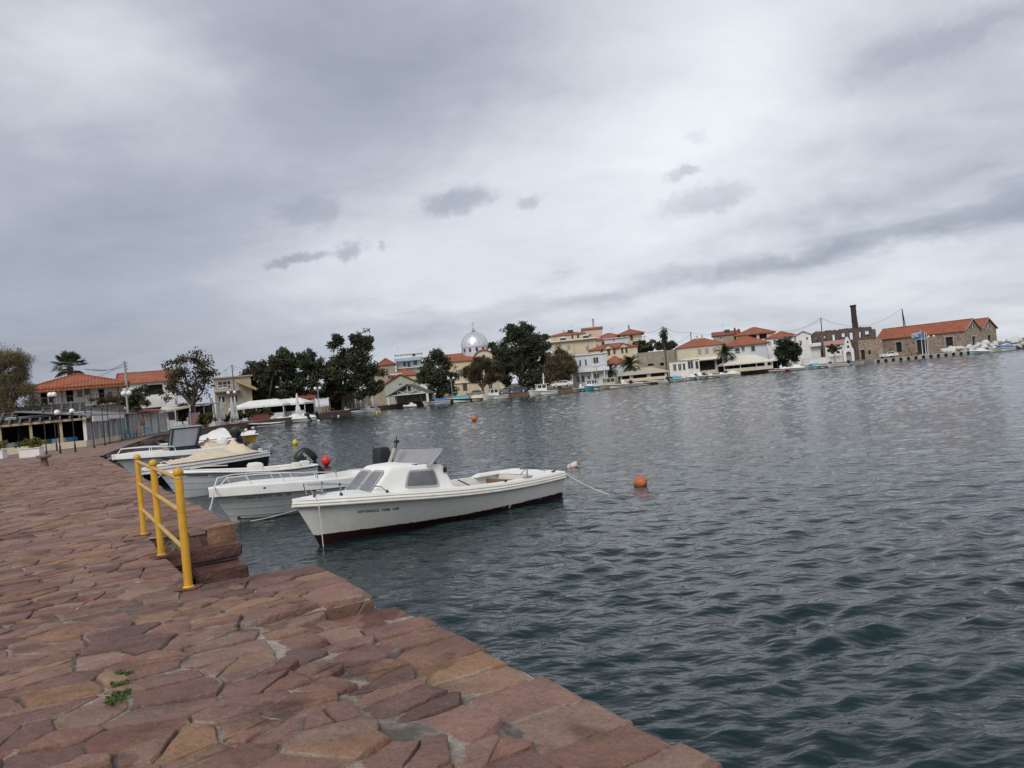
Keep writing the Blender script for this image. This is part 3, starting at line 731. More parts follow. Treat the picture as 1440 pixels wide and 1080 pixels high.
# weeds in the joints
wd_c = []
for (px, py) in ((166, 965), (172, 950), (162, 985), (168, 978), (159, 991)):
    p = G(px, py, QZ+.0); wd_c += [(p.x+.03*q, p.y+.02*q*q, QZ+.012) for q in (-1, 0, 1)]
tag(leaf_cloud('weeds', wd_c, 20, .03, .016, [(.07, .12, .03), (.10, .16, .04)], 9, None, flat=.35), kind='stuff')
for (px, py, r_) in ((455, 962, .1),):
    pass
# ================================================================== BOATS
class Hull:
    def __init__(s, L, B, zb, zs, over=.5, tw=.8, draft=.28, N=22, Mq=9, dip=.04, bx=2.3, flare=.9, full=.3):
        s.__dict__.update(L=L, B=B, zb=zb, zs=zs, over=over, tw=tw, draft=draft, N=N, Mq=Mq, dip=dip, bx=bx, flare=flare, full=full)
    def half(s, t):
        if t < .45: return s.B/2*(s.tw+(1-s.tw)*math.sin(math.pi/2*t/.45))
        u = (t-.45)/.55; return s.B/2*max(0, 1-u**s.bx)**.85
    def sheer(s, t): return s.zs+(s.zb-s.zs)*t**1.7-s.dip*math.sin(math.pi*min(1, t*1.3)) if t < .77 else s.zs+(s.zb-s.zs)*t**1.7
    def keel(s, t): return -s.draft if t < .7 else -s.draft+.12*((t-.7)/.3)**2
    def pt(s, t, q, side=1, inset=0.0, dz=0.0):
        zk, zt = s.keel(t), s.sheer(t); z = zk+(zt-zk)*q
        p = s.full+s.flare*t**2.2
        y = max(0, s.half(t)*q**p-inset) if q > 0 else 0
        x = -s.L/2+s.L*t + s.over*max(0, (z-zk)/(s.zb-zk))**1.1*t**5
        return Vector((x, side*y, z+dz))
    def shell(s, mb, t0=0.0, t1=1.0):
        ts = [t0+(t1-t0)*i/s.N for i in range(s.N+1)]; ts = [1-(1-t)**1.25 if t > .0 else t for t in ts]
        qs = [(j/s.Mq)**1.5 for j in range(s.Mq+1)]
        for side in (1, -1):
            mb.loft([[s.pt(t, q, side) for q in qs] for t in ts], closed=False, caps=False)
        a = [s.pt(t0, q, 1) for q in qs]; b = [s.pt(t0, q, -1) for q in qs]
        mb.poly(a+b[:0:-1])
        return mb
    def line(s, q, t0, t1, side, n=24, out=0.0, dz=0.0):
        return [s.pt(t0+(t1-t0)*i/n, q, side, -out, dz) for i in range(n+1)]
    def strip(s, mb, t0, t1, in0, in1, dz0=0.0, dz1=0.0, n=20, side=1):
        a = [s.pt(t0+(t1-t0)*i/n, 1, side, in0, dz0) for i in range(n+1)]; b = [s.pt(t0+(t1-t0)*i/n, 1, side, in1, dz1) for i in range(n+1)]
        mb.loft([a, b], closed=False, caps=False)
    def deck(s, mb, t0, t1, dz=0.0, camber=.05, n=14, inset=0.0):
        rows = []
        for i in range(n+1):
            t = t0+(t1-t0)*i/n; h = max(0, s.half(t)-inset); r = []
            for k in (-1, -.6, -.2, .2, .6, 1):
                p = s.pt(t, 1); r.append(Vector((p.x, h*k, p.z+dz+camber*(1-k*k)*min(1, h/.5))))
            rows.append(r)
        mb.loft(rows, closed=False, caps=False)
    def well(s, mb, t0, t1, inset, zf, n=14, dz=0.0):
        """cockpit: inner sides, floor and end bulkheads"""
        for side in (1, -1):
            a = [s.pt(t0+(t1-t0)*i/n, 1, side, inset, dz) for i in range(n+1)]
            b = [Vector((p.x, p.y*.93, zf)) for p in a]
            mb.loft([a, b], closed=False, caps=False)
        fl = [[Vector((s.pt(t0+(t1-t0)*i/n, 1, sd, inset).x, s.pt(t0+(t1-t0)*i/n, 1, sd, inset).y*.93, zf)) for sd in (1, -1)] for i in range(n+1)]
        mb.loft(fl, closed=False, caps=False)
        for t in (t0, t1):
            a, b = s.pt(t, 1, 1, inset, dz), s.pt(t, 1, -1, inset, dz)
            mb.poly([a, b, Vector((b.x, b.y*.93, zf)), Vector((a.x, a.y*.93, zf))])
def heading(p_from, p_to): return math.atan2(p_to.y-p_from.y, p_to.x-p_from.x)
def panel(mb, quad, u0, u1, v0, v1, off, rad=.15, thick=.012, n=5, mi=0):
    """rounded panel proud of a quad (bl, br, tr, tl)"""
    bl, br, tr, tl = [Vector(q) for q in quad]
    nrm = (br-bl).cross(tl-bl).normalized()
    pts = []
    du, dv = u1-u0, v1-v0; lu = ((br-bl).length)*du; lv = ((tl-bl).length)*dv; r = min(rad, lu*.45, lv*.45)
    for (cu, cv, a0) in ((u1, v1, 0), (u0, v1, 90), (u0, v0, 180), (u1, v0, 270)):
        for k in range(n+1):
            a = R(a0+90*k/n); pu = cu-(r/lu*du)*(1 if cu == u1 else -1)+math.cos(a)*r/lu*du; pv = cv-(r/lv*dv)*(1 if cv == v1 else -1)+math.sin(a)*r/lv*dv
            p = (bl*(1-pu)+br*pu)*(1-pv)+(tl*(1-pu)+tr*pu)*pv; pts.append(p)
    mb.prism([p-nrm*.01 for p in pts], nrm*(off+thick+.01), mi)
def outboard(parent, loc, tilt, cowl_m, leg_m, size=1.0, rz=0.0, style='round', logo=None):
    """outboard motor on a transom; local +x is forward, tilt lifts the leg backwards"""
    o = bpy.data.objects.new('outboard_motor', None); COL.objects.link(o); o.parent = parent; o.location = loc; o.rotation_euler = (0, tilt, rz); o.empty_display_size = .2
    s = size; mb = MB()
    # leg
    mb.loft([[(-.12*s+dx*s*w, dy*s*w2, z*s) for dx, dy in ((-.13, 0), (-.09, .07), (.06, .08), (.12, 0), (.06, -.08), (-.09, -.07))] for z, w, w2 in ((.12, 1.15, 1.5), (-.05, 1, 1.1), (-.35, .9, .8), (-.62, .85, .55), (-.80, .7, .35))])
    mb.lathe([(.01, -.30*s), (.05*s, -.22*s), (.065*s, -.05*s), (.06*s, .1*s), (.03*s, .22*s)], (0, 0, 0), 10) if False else None
    mb.tube([(.1*s, 0, -.74*s), (.02*s, 0, -.74*s), (-.2*s, 0, -.74*s), (-.34*s, 0, -.74*s)], [.02*s, .055*s, .06*s, .035*s], 10)
    mb.box(-.36*s, .0, -.10*s, .10*s, -.565*s, -.55*s)                       # cavitation plate
    mb.prism([(-.02*s, -.008, -.8*s), (-.2*s, -.008, -.8*s), (-.16*s, -.008, -.98*s), (-.08*s, -.008, -.98*s)], (0, .016, 0))
    leg = mb.build('leg', leg_m, o, smooth=True)
    pr = MB()
    for k in range(3):
        a = 2*math.pi*k/3; c, sn = math.cos(a), math.sin(a)
        pts = [(0, .03), (.05, .11), (.03, .145), (-.05, .13), (-.05, .05)]
        P = [Vector((-.36*s+.05*s*(u/.06), (v*sn+u*.5*c)*s, -.74*s+(v*c-u*.5*sn)*s)) for u, v in pts]
        pr.prism(P, (-.012*s, 0, 0))
    pr.build('propeller', M['steel'] if leg_m is not M['black'] else M['black'], leg, smooth=True)
    bk = MB(); bk.box(-.02*s, .12*s, -.13*s, -.09*s, -.28*s, .1*s); bk.box(-.02*s, .12*s, .09*s, .13*s, -.28*s, .1*s); bk.box(.0, .10*s, -.09*s, .09*s, .04*s, .09*s); bk.build('bracket', leg_m, o)
    cw = MB()
    def ring(z, x0, x1, w, r=.35):
        pts = []
        for k in range(16):
            a = 2*math.pi*k/16; ca, sa = math.cos(a), math.sin(a); p = 2.6 if style == 'round' else 5
            rr = (abs(ca)**p+abs(sa)**p)**(-1/p); pts.append(((x0+x1)/2*s+rr*ca*(x1-x0)/2*s, rr*sa*w/2*s, z*s))
        return pts
    if style == 'round':
        rs = [ring(.10, -.30, .10, .24), ring(.13, -.36, .16, .32), ring(.34, -.38, .18, .37), ring(.52, -.36, .18, .36), ring(.62, -.30, .14, .31), ring(.66, -.2, .06, .2)]
    elif style == 'bag':
        rs = [ring(-.12, -.30, .20, .34), ring(.1, -.36, .22, .40), ring(.38, -.34, .22, .40), ring(.66, -.22, .20, .34), ring(.70, -.16, .18, .28)]
    else:
        rs = [ring(.08, -.32, .12, .26), ring(.12, -.37, .2, .34), ring(.30, -.40, .22, .38), ring(.50, -.36, .20, .36), ring(.60, -.27, .13, .30), ring(.63, -.2, .08, .22)]
    cw.loft(rs); c = cw.build('cowl', cowl_m, o, smooth=50)
    if logo:
        for sd in (1, -1):
            me = text_mesh(logo, .12*s, .003); me.materials.append(M['frame_w']); q = bpy.data.objects.new('lettering', me); COL.objects.link(q); q.parent = c
            q.matrix_local = Matrix.Translation((-.10*s, sd*.196*s, .33*s)) @ Matrix.Rotation(0 if sd < 0 else math.pi, 4, 'Z') @ Matrix.Rotation(R(90), 4, 'X') @ Matrix.Rotation(R(90), 4, 'Z')
    return o
def rope(name, label, pts, r=.011, sag=0.0, m=None, n=14, cat='rope', group=None):
    P = []
    for a, b in zip(pts[:-1], pts[1:]):
        a, b = Vector(a), Vector(b)
        for i in range(n+1 if b == Vector(pts[-1]) else n):
            f = i/n; p = a.lerp(b, f); p.z -= sag*4*f*(1-f); P.append(p)
    mb = MB(); o0 = P[0]; mb.tube([p-o0 for p in P], r, 6)
    return tag(mb.build(name, m or M['rope'], smooth=True, loc=o0), label, cat, group)
def rim(h, mb, t0, t1, r, q=1.0, dz=0.0, out=0.0, stern=True, n=26):
    for sd in (1, -1): mb.tube(h.line(q, t0, t1, sd, n, out, dz), r, 8)
    if stern: mb.tube([h.pt(t0, q, 1, -out, dz), h.pt(t0, q, -1, -out, dz)], r, 8)
def lettering(parent, h, body, t, q, side, size, m):
    me = text_mesh(body, size, .002); me.materials.append(m)
    o = bpy.data.objects.new('lettering', me); COL.objects.link(o); o.parent = parent
    a, b = h.pt(t-.04, q, side), h.pt(t+.04, q, side); up = h.pt(t, q+.08, side)-h.pt(t, q-.08, side)
    ex = (b-a).normalized()*(-1 if side > 0 else 1); ez0 = up.normalized(); ny = ez0.cross(ex)*-1
    n = ex.cross(ez0).normalized(); ez = n.cross(ex).normalized()
    # bend the letters round the hull side
    p0 = h.pt(t, q, side); inv = None
    for v in me.vertices:
        tt = t + v.co.x*ex.x/h.L; qq = q + v.co.y/max(.2, h.sheer(t)-h.keel(t))
        s_ = h.pt(tt, qq, side); v.co = Vector((s_.x, s_.y, s_.z)) + n*(.004+v.co.z)
    return o
def pulpit(mb, h, ts, z, r=.012, inset=.1, close=False, feet=True):
    for sd in (1, -1):
        P = [h.pt(t, 1, sd, inset, z if 0 < i < len(ts)-1 or (close and i == len(ts)-1) else .02) for i, t in enumerate(ts)]
        mb.tube(P, r, 8)
        for t in ts[1:-1]: mb.tube([h.pt(t, 1, sd, inset, z), h.pt(t-.01, 1, sd, inset-.02, .02)], r*.9, 7)
# ---------------------------------------------------------------- main cabin boat
sw = G(790, 700, 0); bw = G(455, 765, 0)
fw = (bw-sw); fw.z = 0; ln = fw.length
B1 = 1.95
sc_ = sw + Vector((-fw.normalized().y, fw.normalized().x, 0))*(-B1/2*.80)   # stern centre (port corner is nearer to us)
fd = (bw-sc_).normalized(); L1 = (bw-sc_).length
cen = sc_ + fd*(L1/2)
main = thing('cabin_boat', 'white motor boat with a small forward cabin and dark red bottom, nearest the camera', 'boat', (cen.x, cen.y, 0), math.atan2(fd.y, fd.x), None)
h1 = Hull(L1, B1, .86, .53, over=.52, tw=.84, draft=.32, N=30, Mq=11, dip=.03, bx=2.5, flare=.75, full=.20)
hm = hull_mat('main_hull_paint', (.79, .77, .70), (.028, .009, .009), .105, rise=.03)
h1.shell(MB()).build('hull', hm, main, smooth=True) if False else None
mb = MB(); h1.shell(mb); hullo = mb.build('hull', hm, main, smooth=True)
mb = MB(); rim(h1, mb, 0, 1, .022, 1.0, -.10, .012); rim(h1, mb, 0, 1, .014, 1.0, -.055, .01); mb.build('rubbing_strake', M['gwhite'], hullo, smooth=True)
mb = MB(); rim(h1, mb, 0, 1, .006, 1.0, -.128, .004); mb.build('seam_line', M['gasket'], hullo, smooth=True)
# deck mould: toe moulding, foredeck, side decks, aft deck
TA, TB = .13, .53
mb = MB()
for sd in (1, -1): h1.strip(mb, 0, 1, -.012, .03, -.09, .035, 30, sd)
h1.deck(mb, TB, 1, .035, .05, 18, .03); h1.deck(mb, 0, TA, .035, .02, 5, .03)
for sd in (1, -1): h1.strip(mb, TA, TB, .03, .24, .035, .045, 14, sd)
h1.well(mb, TA, TB, .24, .16, 12, .045)
a, b = h1.pt(0, 1, 1, -.012), h1.pt(0, 1, -1, -.012)
mb.poly([a+Vector((-.004, 0, -.09)), b+Vector((-.004, 0, -.09)), b+Vector((0, -.0, .035)), a+Vector((0, 0, .035))])
mb.build('deck', M['white'], main, smooth=True)
# raised coaming on the far side of the aft deck and an engine hatch
mb = MB(); xs = -L1/2
mb.loft([[(xs+.12, y0, z) for y0, z in ((-.74, .56), (-.73, .615), (-.50, .62), (-.48, .57))], [(xs+1.15, y0, z) for y0, z in ((-.82, .56), (-.81, .635), (-.60, .64), (-.58, .57))], [(xs+1.3, y0, z) for y0, z in ((-.82, .56), (-.81, .585), (-.60, .585), (-.58, .57))]])
mb.build('stern_locker', M['white'], main, bevel=.03, smooth=True)
mb = MB(); mb.box(xs+.9, xs+1.0, -.72, .72, .17, .5); mb.box(xs+1.0, xs+1.42, -.3, .3, .17, .44); mb.build('thwart', M['wood'], main, bevel=.01)
mb = MB(); mb.box(xs+1.45, xs+2.2, -.7, -.28, .17, .40); mb.build('engine_box', mat('varnished_plywood', (.30, .16, .09), .5, .2, 3, stretch=(1, 8, 8)), main, bevel=.015)
mb = MB(); mb.tube([(xs+1.15, -.55, .22), (xs+1.9, -.5, .62)], .014, 6); mb.build('tiller', M['rope_d'], main)
mb = MB(); mb.box(xs+.95, xs+1.13, .70, .82, .575, .60); mb.tube([(xs+1.04, .76, .6), (xs+1.03, .76, .77)], .016, 8); mb.build('thole_post', M['galv'], main)
mb = MB(); mb.tube([(xs+2.35, -.74, .58), (xs+2.35, -.74, .86)], .008, 6); mb.build('rod_holder', M['steel'], main)
mb = MB(); mb.tube([(xs+.25, .5, .60), (xs+.6, .3, .73), (xs+.95, .45, .62)], .008, 6); mb.build('stern_line', M['rope_d'], main)
# cabin trunk
zd = .60
cb = {'fb': 2.0, 'ft': 1.50, 'ab': .16, 'at': .34, 'ztf': 1.19, 'zta': 1.10}
fbz = .79
F_b = [Vector((cb['fb'], .52, fbz-.04)), Vector((cb['fb'], -.52, fbz-.04))]
A_b = [Vector((cb['ab'], .78, .56)), Vector((cb['ab'], -.78, .56))]
F_t = [Vector((cb['ft'], .46, cb['ztf'])), Vector((cb['ft'], -.46, cb['ztf']))]
A_t = [Vector((cb['at'], .62, cb['zta'])), Vector((cb['at'], -.62, cb['zta']))]
mb = MB()
def rnd_ring(p4, r, n=4):
    out = []
    for i in range(4):
        p = p4[i]; a = (p4[i-1]-p).normalized(); b = (p4[(i+1) % 4]-p).normalized()
        for k in range(n+1):
            f = k/n; out.append(p+a*r*(1-f)**2+b*r*f**2)
    return out
low = rnd_ring([F_b[0], F_b[1], A_b[1], A_b[0]], .10); top = rnd_ring([F_t[0], F_t[1], A_t[1], A_t[0]], .10)
def lerp_ring(a, b, f): return [p.lerp(q, f) for p, q in zip(a, b)]
def shrink(r, k, dz):
    c = sum(r, Vector())/len(r); return [Vector((c.x+(p.x-c.x)*k, c.y+(p.y-c.y)*k, p.z+dz)) for p in r]
mb.loft([low, lerp_ring(low, top, .5), lerp_ring(low, top, .93), shrink(top, .985, .012), shrink(top, .93, .035), shrink(top, .7, .055), shrink(top, .3, .066)])
cabin = mb.build('cabin', M['white'], main, smooth=45)
def cabin_window(quad, u0, u1, v0, v1, rad=.07):
    g = MB(); panel(g, quad, u0, u1, v0, v1, .004, rad, .014); w = g.build('window', M['gasket'], cabin, smooth=True)
    du, dv = .034/max(.2, (quad[1]-quad[0]).length), .034/max(.2, (quad[3]-quad[0]).length)
    g = MB(); panel(g, quad, u0+du*1.3, u1-du*1.3, v0+dv*1.3, v1-dv*1.3, .008, rad*.7, .014); g.build('pane', M['wglass_boat'], w, smooth=True)
fq = [F_b[0], F_b[1], F_t[1], F_t[0]]
fq = [F_b[1], F_b[0], F_t[0], F_t[1]]
cabin_window(fq, .515, .96, .10, .93, .09); cabin_window(fq, .04, .485, .10, .93, .09)
cabin_window([F_b[0], A_b[0], A_t[0], F_t[0]], .36, .80, .24, .90, .09); cabin_window([A_b[1], F_b[1], F_t[1], A_t[1]], .20, .64, .24, .90, .09)
mb = MB(); mb.box(.14, .20, -.3, .3, .35, .98); mb.build('companionway', M['dark'], main)
# sloping plexiglass windscreen on the cabin roof
mb = MB(); wb = [Vector((.72, .64, 1.12)), Vector((.72, -.66, 1.12))]; wt = [Vector((.42, .76, 1.44)), Vector((.42, -.78, 1.44))]
wsq = [wb[1], wb[0], wt[0], wt[1]]
panel(mb, wsq, 0, 1, 0, 1, 0, .07, .005)
wsn = mb.build('windscreen', M['acrylic'], main, smooth=True)
mb = MB(); mb.tube([wb[0], wb[0].lerp(wt[0], .5), wt[0]-Vector((0, .02, .03)), wt[0].lerp(wt[1], .06), wt[0].lerp(wt[1], .94), wt[1]+Vector((0, .02, -.03)), wb[1]], .014, 8)
mb.tube([wt[0].lerp(wb[0], .1), (.36, .60, 1.10)], .012, 8); mb.tube([wt[1].lerp(wb[1], .1), (.36, -.60, 1.10)], .012, 8); mb.build('screen_frame', M['steel'], wsn, smooth=True)
# mast stub with lamp on the roof
mb = MB(); mb.tube([(1.02, -.30, 1.15), (.78, -.36, 1.52)], [.040, .034], 10); sp_ = mb.build('light_post', mat('dirty_grey_plastic', (.36, .33, .28), .6, .2, 8), main, smooth=True)
mb = MB(); mb.tube([(.80, -.355, 1.49), (.735, -.37, 1.61)], [.038, .03], 9); mb.box(.69, .77, -.41, -.33, 1.59, 1.64); mb.tube([(.73, -.37, 1.63), (.72, -.37, 1.70)], .012, 6); mb.build('lamp', M['black'], sp_)
# roof grab rails and side lamp
for sd in (1, -1):
    mb = MB()
    mb.tube([(.98, sd*.47, 1.20), (.40, sd*.57, 1.18)], .009, 8)
    for x in (.9, .48): mb.box(x-.022, x+.022, sd*(.50+.0)-.02+(.03*sd if x < .6 else -.02*sd), sd*.50+.02+(.03*sd if x < .6 else -.02*sd), 1.10, 1.20, 1)
    mb.build('grab_rail', [M['steel'], M['black']], main)
mb = MB(); mb.box(.33, .40, .645, .685, .97, 1.07); mb.build('side_lamp', M['black'], main, bevel=.008)
# pulpit rails on the foredeck
def fd_rail(side, ts, zt):
    mb = MB(); P = [h1.pt(t, 1, side, .09, .05) if i in (0, len(ts)-1) else h1.pt(t, 1, side, .11, zt[i]) for i, t in enumerate(ts)]
    mb.tube(P, .012, 10, mi=0)
    for t in (ts[0], ts[2], ts[-1]):
        b = h1.pt(t, 1, side, .09, .04); mb.lathe([(.035, 0), (.028, .02), (.018, .05)], b, 10, 1)
    t = ts[2]; mb.tube([h1.pt(t, 1, side, .11, zt[2]), h1.pt(t, 1, side, .09, .05)], .011, 8, mi=0); p = h1.pt(t, 1, side, .11, zt[2]); mb.ball(p, .024, 8, mi=1)
    mb.build('bow_rail', [M['steel'], M['black']], main, smooth=True)
for sd in (1, -1): fd_rail(sd, [.955, .965, .90, .80, .785], [.05, .26, .24, .155, .05])
mb = MB()
p = h1.pt(.93, 1, 1); mb.box(p.x-.07, p.x+.07, -.10, -.06, .90, .93); mb.box(p.x-.07, p.x+.07, .06, .10, .90, .93); mb.tube([(p.x, -.12, .95), (p.x, .12, .95)], .014, 8); mb.box(p.x-.02, p.x+.02, -.03, .03, .88, .95); mb.build('bow_cleat', M['steel'], main)
mb = MB(); p = h1.pt(.32, 1, 1, .1, .06); mb.box(p.x-.05, p.x+.05, p.y-.012, p.y+.012, p.z, p.z+.02); mb.box(p.x-.015, p.x+.015, p.y-.012, p.y+.012, p.z-.02, p.z+.01); mb.build('cleat', M['black'], main)
mb = MB(); p = h1.pt(.04, 1, 1, .14, .06); mb.box(p.x-.06, p.x+.06, p.y-.012, p.y+.012, p.z, p.z+.02); mb.box(p.x-.02, p.x+.02, p.y-.012, p.y+.012, p.z-.02, p.z+.01); mb.build('cleat', M['black'], main)
lettering(main, h1, 'ΑΡΓΕΝΝΟΣ  ΛΜΒ  1699', .815, .74, 1, .062, M['blackpaint'])
def loc2w(o, v):
    return Matrix.Translation(o.location) @ Matrix.Rotation(o.rotation_euler.z, 4, 'Z') @ Vector(v)
bt = loc2w(main, h1.pt(.955, 1, 1, .05, .06))
rope('mooring_line', 'white mooring line hanging from the cabin boat bow straight into the water', [bt, loc2w(main, h1.pt(.955, 1, 1, -.03, -.10)), bt+Vector((.06, -.03, -.9)), bt+Vector((.09, -.05, -1.1))], .010)
e0 = loc2w(main, h1.pt(0, 1, 1, .08, .03)); rope('mooring_line', 'white mooring line running from the stern of the cabin boat out into the water', [e0, G(858, 696, .0)], .011, .05)
# ---------------------------------------------------------------- boat 2: white dinghy with bow rail
def boat_at(name, label, bowpx, bowz, bowY, sternpx, sternY, cat='boat'):
    b = W(bowpx[0], bowpx[1], bowY); s = W(sternpx[0], sternpx[1], sternY); d = Vector((b.x-s.x, b.y-s.y, 0)); L = d.length; d.normalize()
    return b, s, d, L
def moored(name, label, bow, stern, over, group=None):
    d = Vector((bow[0]-stern[0], bow[1]-stern[1], 0)); LOA = d.length; d.normalize(); L = LOA-over
    c = Vector((stern[0], stern[1], 0))+d*L/2
    return thing(name, label, 'boat', c, math.atan2(d.y, d.x), group), L
b2, L2 = moored('motor_boat', 'white open boat with a thin bow rail and a black covered outboard', (-6.85, 17.2), (-3.85, 20.9), .6)
h2 = Hull(L2, 2.0, .88, .62, over=.62, tw=.86, draft=.3, N=26, Mq=10, dip=.02, bx=2.6, flare=.6, full=.22)
mb = MB(); h2.shell(mb); hu2 = mb.build('hull', hull_mat('lapstrake_hull_paint', (.78, .78, .74), (.50, .47, .34), .03), b2, smooth=True)
mb = MB()
for q in (.80, .66, .52, .36): rim(h2, mb, 0, .995, .009, q, 0, .0, False, 30)
mb.build('strake', M['greygel'], hu2, smooth=True)
mb = MB()
for sd in (1, -1): h2.strip(mb, 0, 1, -.022, -.012, -.20, -.015, 30, sd); h2.strip(mb, 0, 1, -.012, .05, -.015, .02, 30, sd)
h2.deck(mb, .56, 1, .02, .06, 16, .05)
for sd in (1, -1): h2.strip(mb, .0, .56, .05, .26, .02, .03, 14, sd)
h2.well(mb, .06, .56, .26, .2, 12, .03); h2.deck(mb, 0, .06, .02, 0, 3, .05)
a, b = h2.pt(0, 1, 1, -.02), h2.pt(0, 1, -1, -.02); mb.poly([a+Vector((-.005, 0, -.2)), b+Vector((-.005, 0, -.2)), b+Vector((0, 0, .02)), a+Vector((0, 0, .02))])
mb.build('deck', M['white'], b2, smooth=True)
mb = MB(); rim(h2, mb, 0, 1, .009, 1.0, -.2, .022); mb.build('rubbing_strake', M['gasket'], b2, smooth=True)
mb = MB()
for sd in (1, -1):
    ts = [.97, .95, .86, .74, .62, .5]; P = [h2.pt(t, 1, sd, .08, z) for t, z in zip(ts, [.03, .20, .23, .22, .2, .17])]
    P[-1] = h2.pt(.47, 1, sd, .08, .03); P.insert(-1, h2.pt(.485, 1, sd, .08, .16)); mb.tube(P, .013, 8)
    for t in (.9, .78, .62): mb.tube([h2.pt(t, 1, sd, .08, .22), h2.pt(t-.02, 1, sd, .07, .02)], .011, 7)
mb.build('bow_rail', M['metal_w'], b2, smooth=True)
mb = MB(); p = h2.pt(.80, .93, 1, -.03); 
mb.tube([h2.pt(.83, .925, 1, -.02), h2.pt(.85, .925, 1, -.03), h2.pt(.87, .925, 1, -.02)], [.012, .032, .012], 10); mb.build('vent', M['black'], b2, smooth=True)
lettering(b2, h2, 'ΠΑΝΑΓΙΩΤΗΣ  ΣΜ  175', .84, .735, 1, .085, M['blackpaint'])
mb = MB(); mb.tube(h2.line(.28, .70, .97, 1, 12, .01), .010, 6); mb.ball(h2.pt(.965, .3, 1), .04, 8); mb.build('bow_eye', M['black'], b2, smooth=True)
mb = MB(); mb.box(L2*-.5+1.1, L2*-.5+1.45, -.75, .75, .2, .55); mb.box(-.1, .2, -.75, .75, .2, .55); mb.build('thwart', M['white'], b2, bevel=.02)
for x, y in ((-.4, .5), (.2, .56)): mb = MB(); mb.tube([(x, y, .66), (x, y, .86)], .014, 8); mb.build('stanchion', M['steel'], b2)
outboard(b2, (-L2/2-.03, .25, .56), R(0), M['canvas_blk'], M['black'], .92, 0, 'bag')
mb = MB(); mb.tube([(-L2/2+.3, .55, .72), (-L2/2+1.4, .62, .80)], .012, 8); mb.build('boat_hook', M['metal_w'], b2)
# ---------------------------------------------------------------- boat 3: grey-white hull with the black tilted outboard
b3, L3 = moored('motor_boat', 'long open boat with grey sides and a tilted black outboard with white lettering', (-10.9, 23.7), (-7.05, 26.3), .6)
h3 = Hull(L3, 1.95, .86, .52, over=.6, tw=.88, draft=.3, N=24, Mq=9, dip=.03, bx=2.6, flare=.6, full=.22)
mb = MB(); h3.shell(mb); hu3 = mb.build('hull', hull_mat('grey_hull_paint', (.80, .81, .80), (.40, .40, .38), .02), b3, smooth=True)
mb = MB()
for q in (.84, .68, .5): rim(h3, mb, 0, .995, .008, q, 0, .0, False)
mb.build('strake', M['galv'], hu3, smooth=True)
mb = MB(); rim(h3, mb, 0, 1, .035, 1, 0, .0); mb.build('gunwale', M['white'], b3, smooth=True)
mb = MB(); rim(h3, mb, 0, 1, .012, 1, -.045, .012); mb.build('rubbing_strake', M['navy'], b3, smooth=True)
mb = MB(); h3.deck(mb, .72, 1, 0, .05, 10, .02)
for sd in (1, -1): h3.strip(mb, .0, .72, .02, .2, .0, .01, 14, sd)
h3.well(mb, .03, .72, .2, .2, 12, .01); h3.deck(mb, 0, .03, 0, 0, 2, .02); mb.build('deck', M['gwhite'], b3, smooth=True)
mb = MB(); mb.tube(h3.line(.9, .80, .90, 1, 6, .008), .012, 6); mb.tube(h3.line(.88, .62, .78, 1, 6, .008), .009, 6); mb.build('name_stripe', M['navy'], b3, smooth=True)
mb = MB(); mb.box(-L3/2+1.6, -L3/2+1.95, -.35, .35, .2, .80); mb.box(-L3/2+2.3, -L3/2+2.7, -.3, .3, .2, .62); mb.build('console', M['white'], b3, bevel=.04, smooth=True)
mb = MB(); mb.box(-L3/2+.25, -L3/2+.52, .55, .85, .53, .71); mb.box(-L3/2+.55, -L3/2+.8, .58, .85, .53, .69); mb.box(-L3/2+.9, -L3/2+1.2, .6, .85, .53, .59); mb.build('white_box', M['white'], b3, bevel=.03, smooth=True)
mb = MB(); mb.tube([(L3/2-.3, .1, .88), (L3/2-.6, .4, .92), (L3/2-1.3, .5, .86)], .018, 6); mb.build('anchor_line', M['rope'], b3, smooth=True)
outboard(b3, (-L3/2-.05, .05, .40), R(40), M['black'], M['black'], 1.12, 0, 'square', 'SUZUKI')
# ---------------------------------------------------------------- boat 4: dark sided boat with cream cover
b4, L4 = moored('motor_boat', 'dark sided open boat under a bunched cream canvas cover with a grey tilted outboard', (-13.9, 28.6), (-11.2, 33.4), .5)
h4 = Hull(L4, 1.95, .74, .74, over=.5, tw=.9, draft=.25, N=22, Mq=8, dip=.0, bx=2.6, flare=.55, full=.22)
mb = MB(); h4.shell(mb); hu4 = mb.build('hull', mat('black_hull_paint', (.012, .013, .016), .35, .2, 3), b4, smooth=True)
mb = MB()
for sd in (1, -1): h4.strip(mb, 0, 1, -.03, -.012, -.22, -.03, 26, sd); h4.strip(mb, 0, 1, -.012, .14, -.03, .02, 26, sd)
h4.deck(mb, .8, 1, .02, .04, 8, .1); mb.build('gunwale', M['white'], b4, smooth=True)
mb = MB(); rim(h4, mb, 0, 1, .016, 1, -.10, .03); mb.build('rubbing_strake', M['gasket'], b4, smooth=True)
def cover(parent, h, t0, t1, ridge, m, name='cover', wav=.05, seed=1, inset=.06, nl=22, nw=12):
    """canvas cover draped over humps: ridge(t) gives the height above the gunwale"""
    rg = random.Random(seed); rows = []
    for i in range(nl+1):
        t = t0+(t1-t0)*i/nl; hb = max(0.01, h.half(t)-inset); p = h.pt(t, 1); r = []
        for k in range(nw+1):
            u = -1+2*k/nw; z = ridge(t)*(max(0, 1-abs(u)**1.6))*(1+.25*math.sin(9*u+i))+.025+wav*math.sin(i*1.9+k*1.3)*(1-abs(u))*.6+rg.uniform(-1, 1)*wav*.5*(1-abs(u))
            r.append(Vector((p.x, hb*u, p.z+z)))
        rows.append(r)
    mb = MB(); mb.loft(rows, closed=False, caps=False); return mb.build(name, m, parent, smooth=60, fix=True)
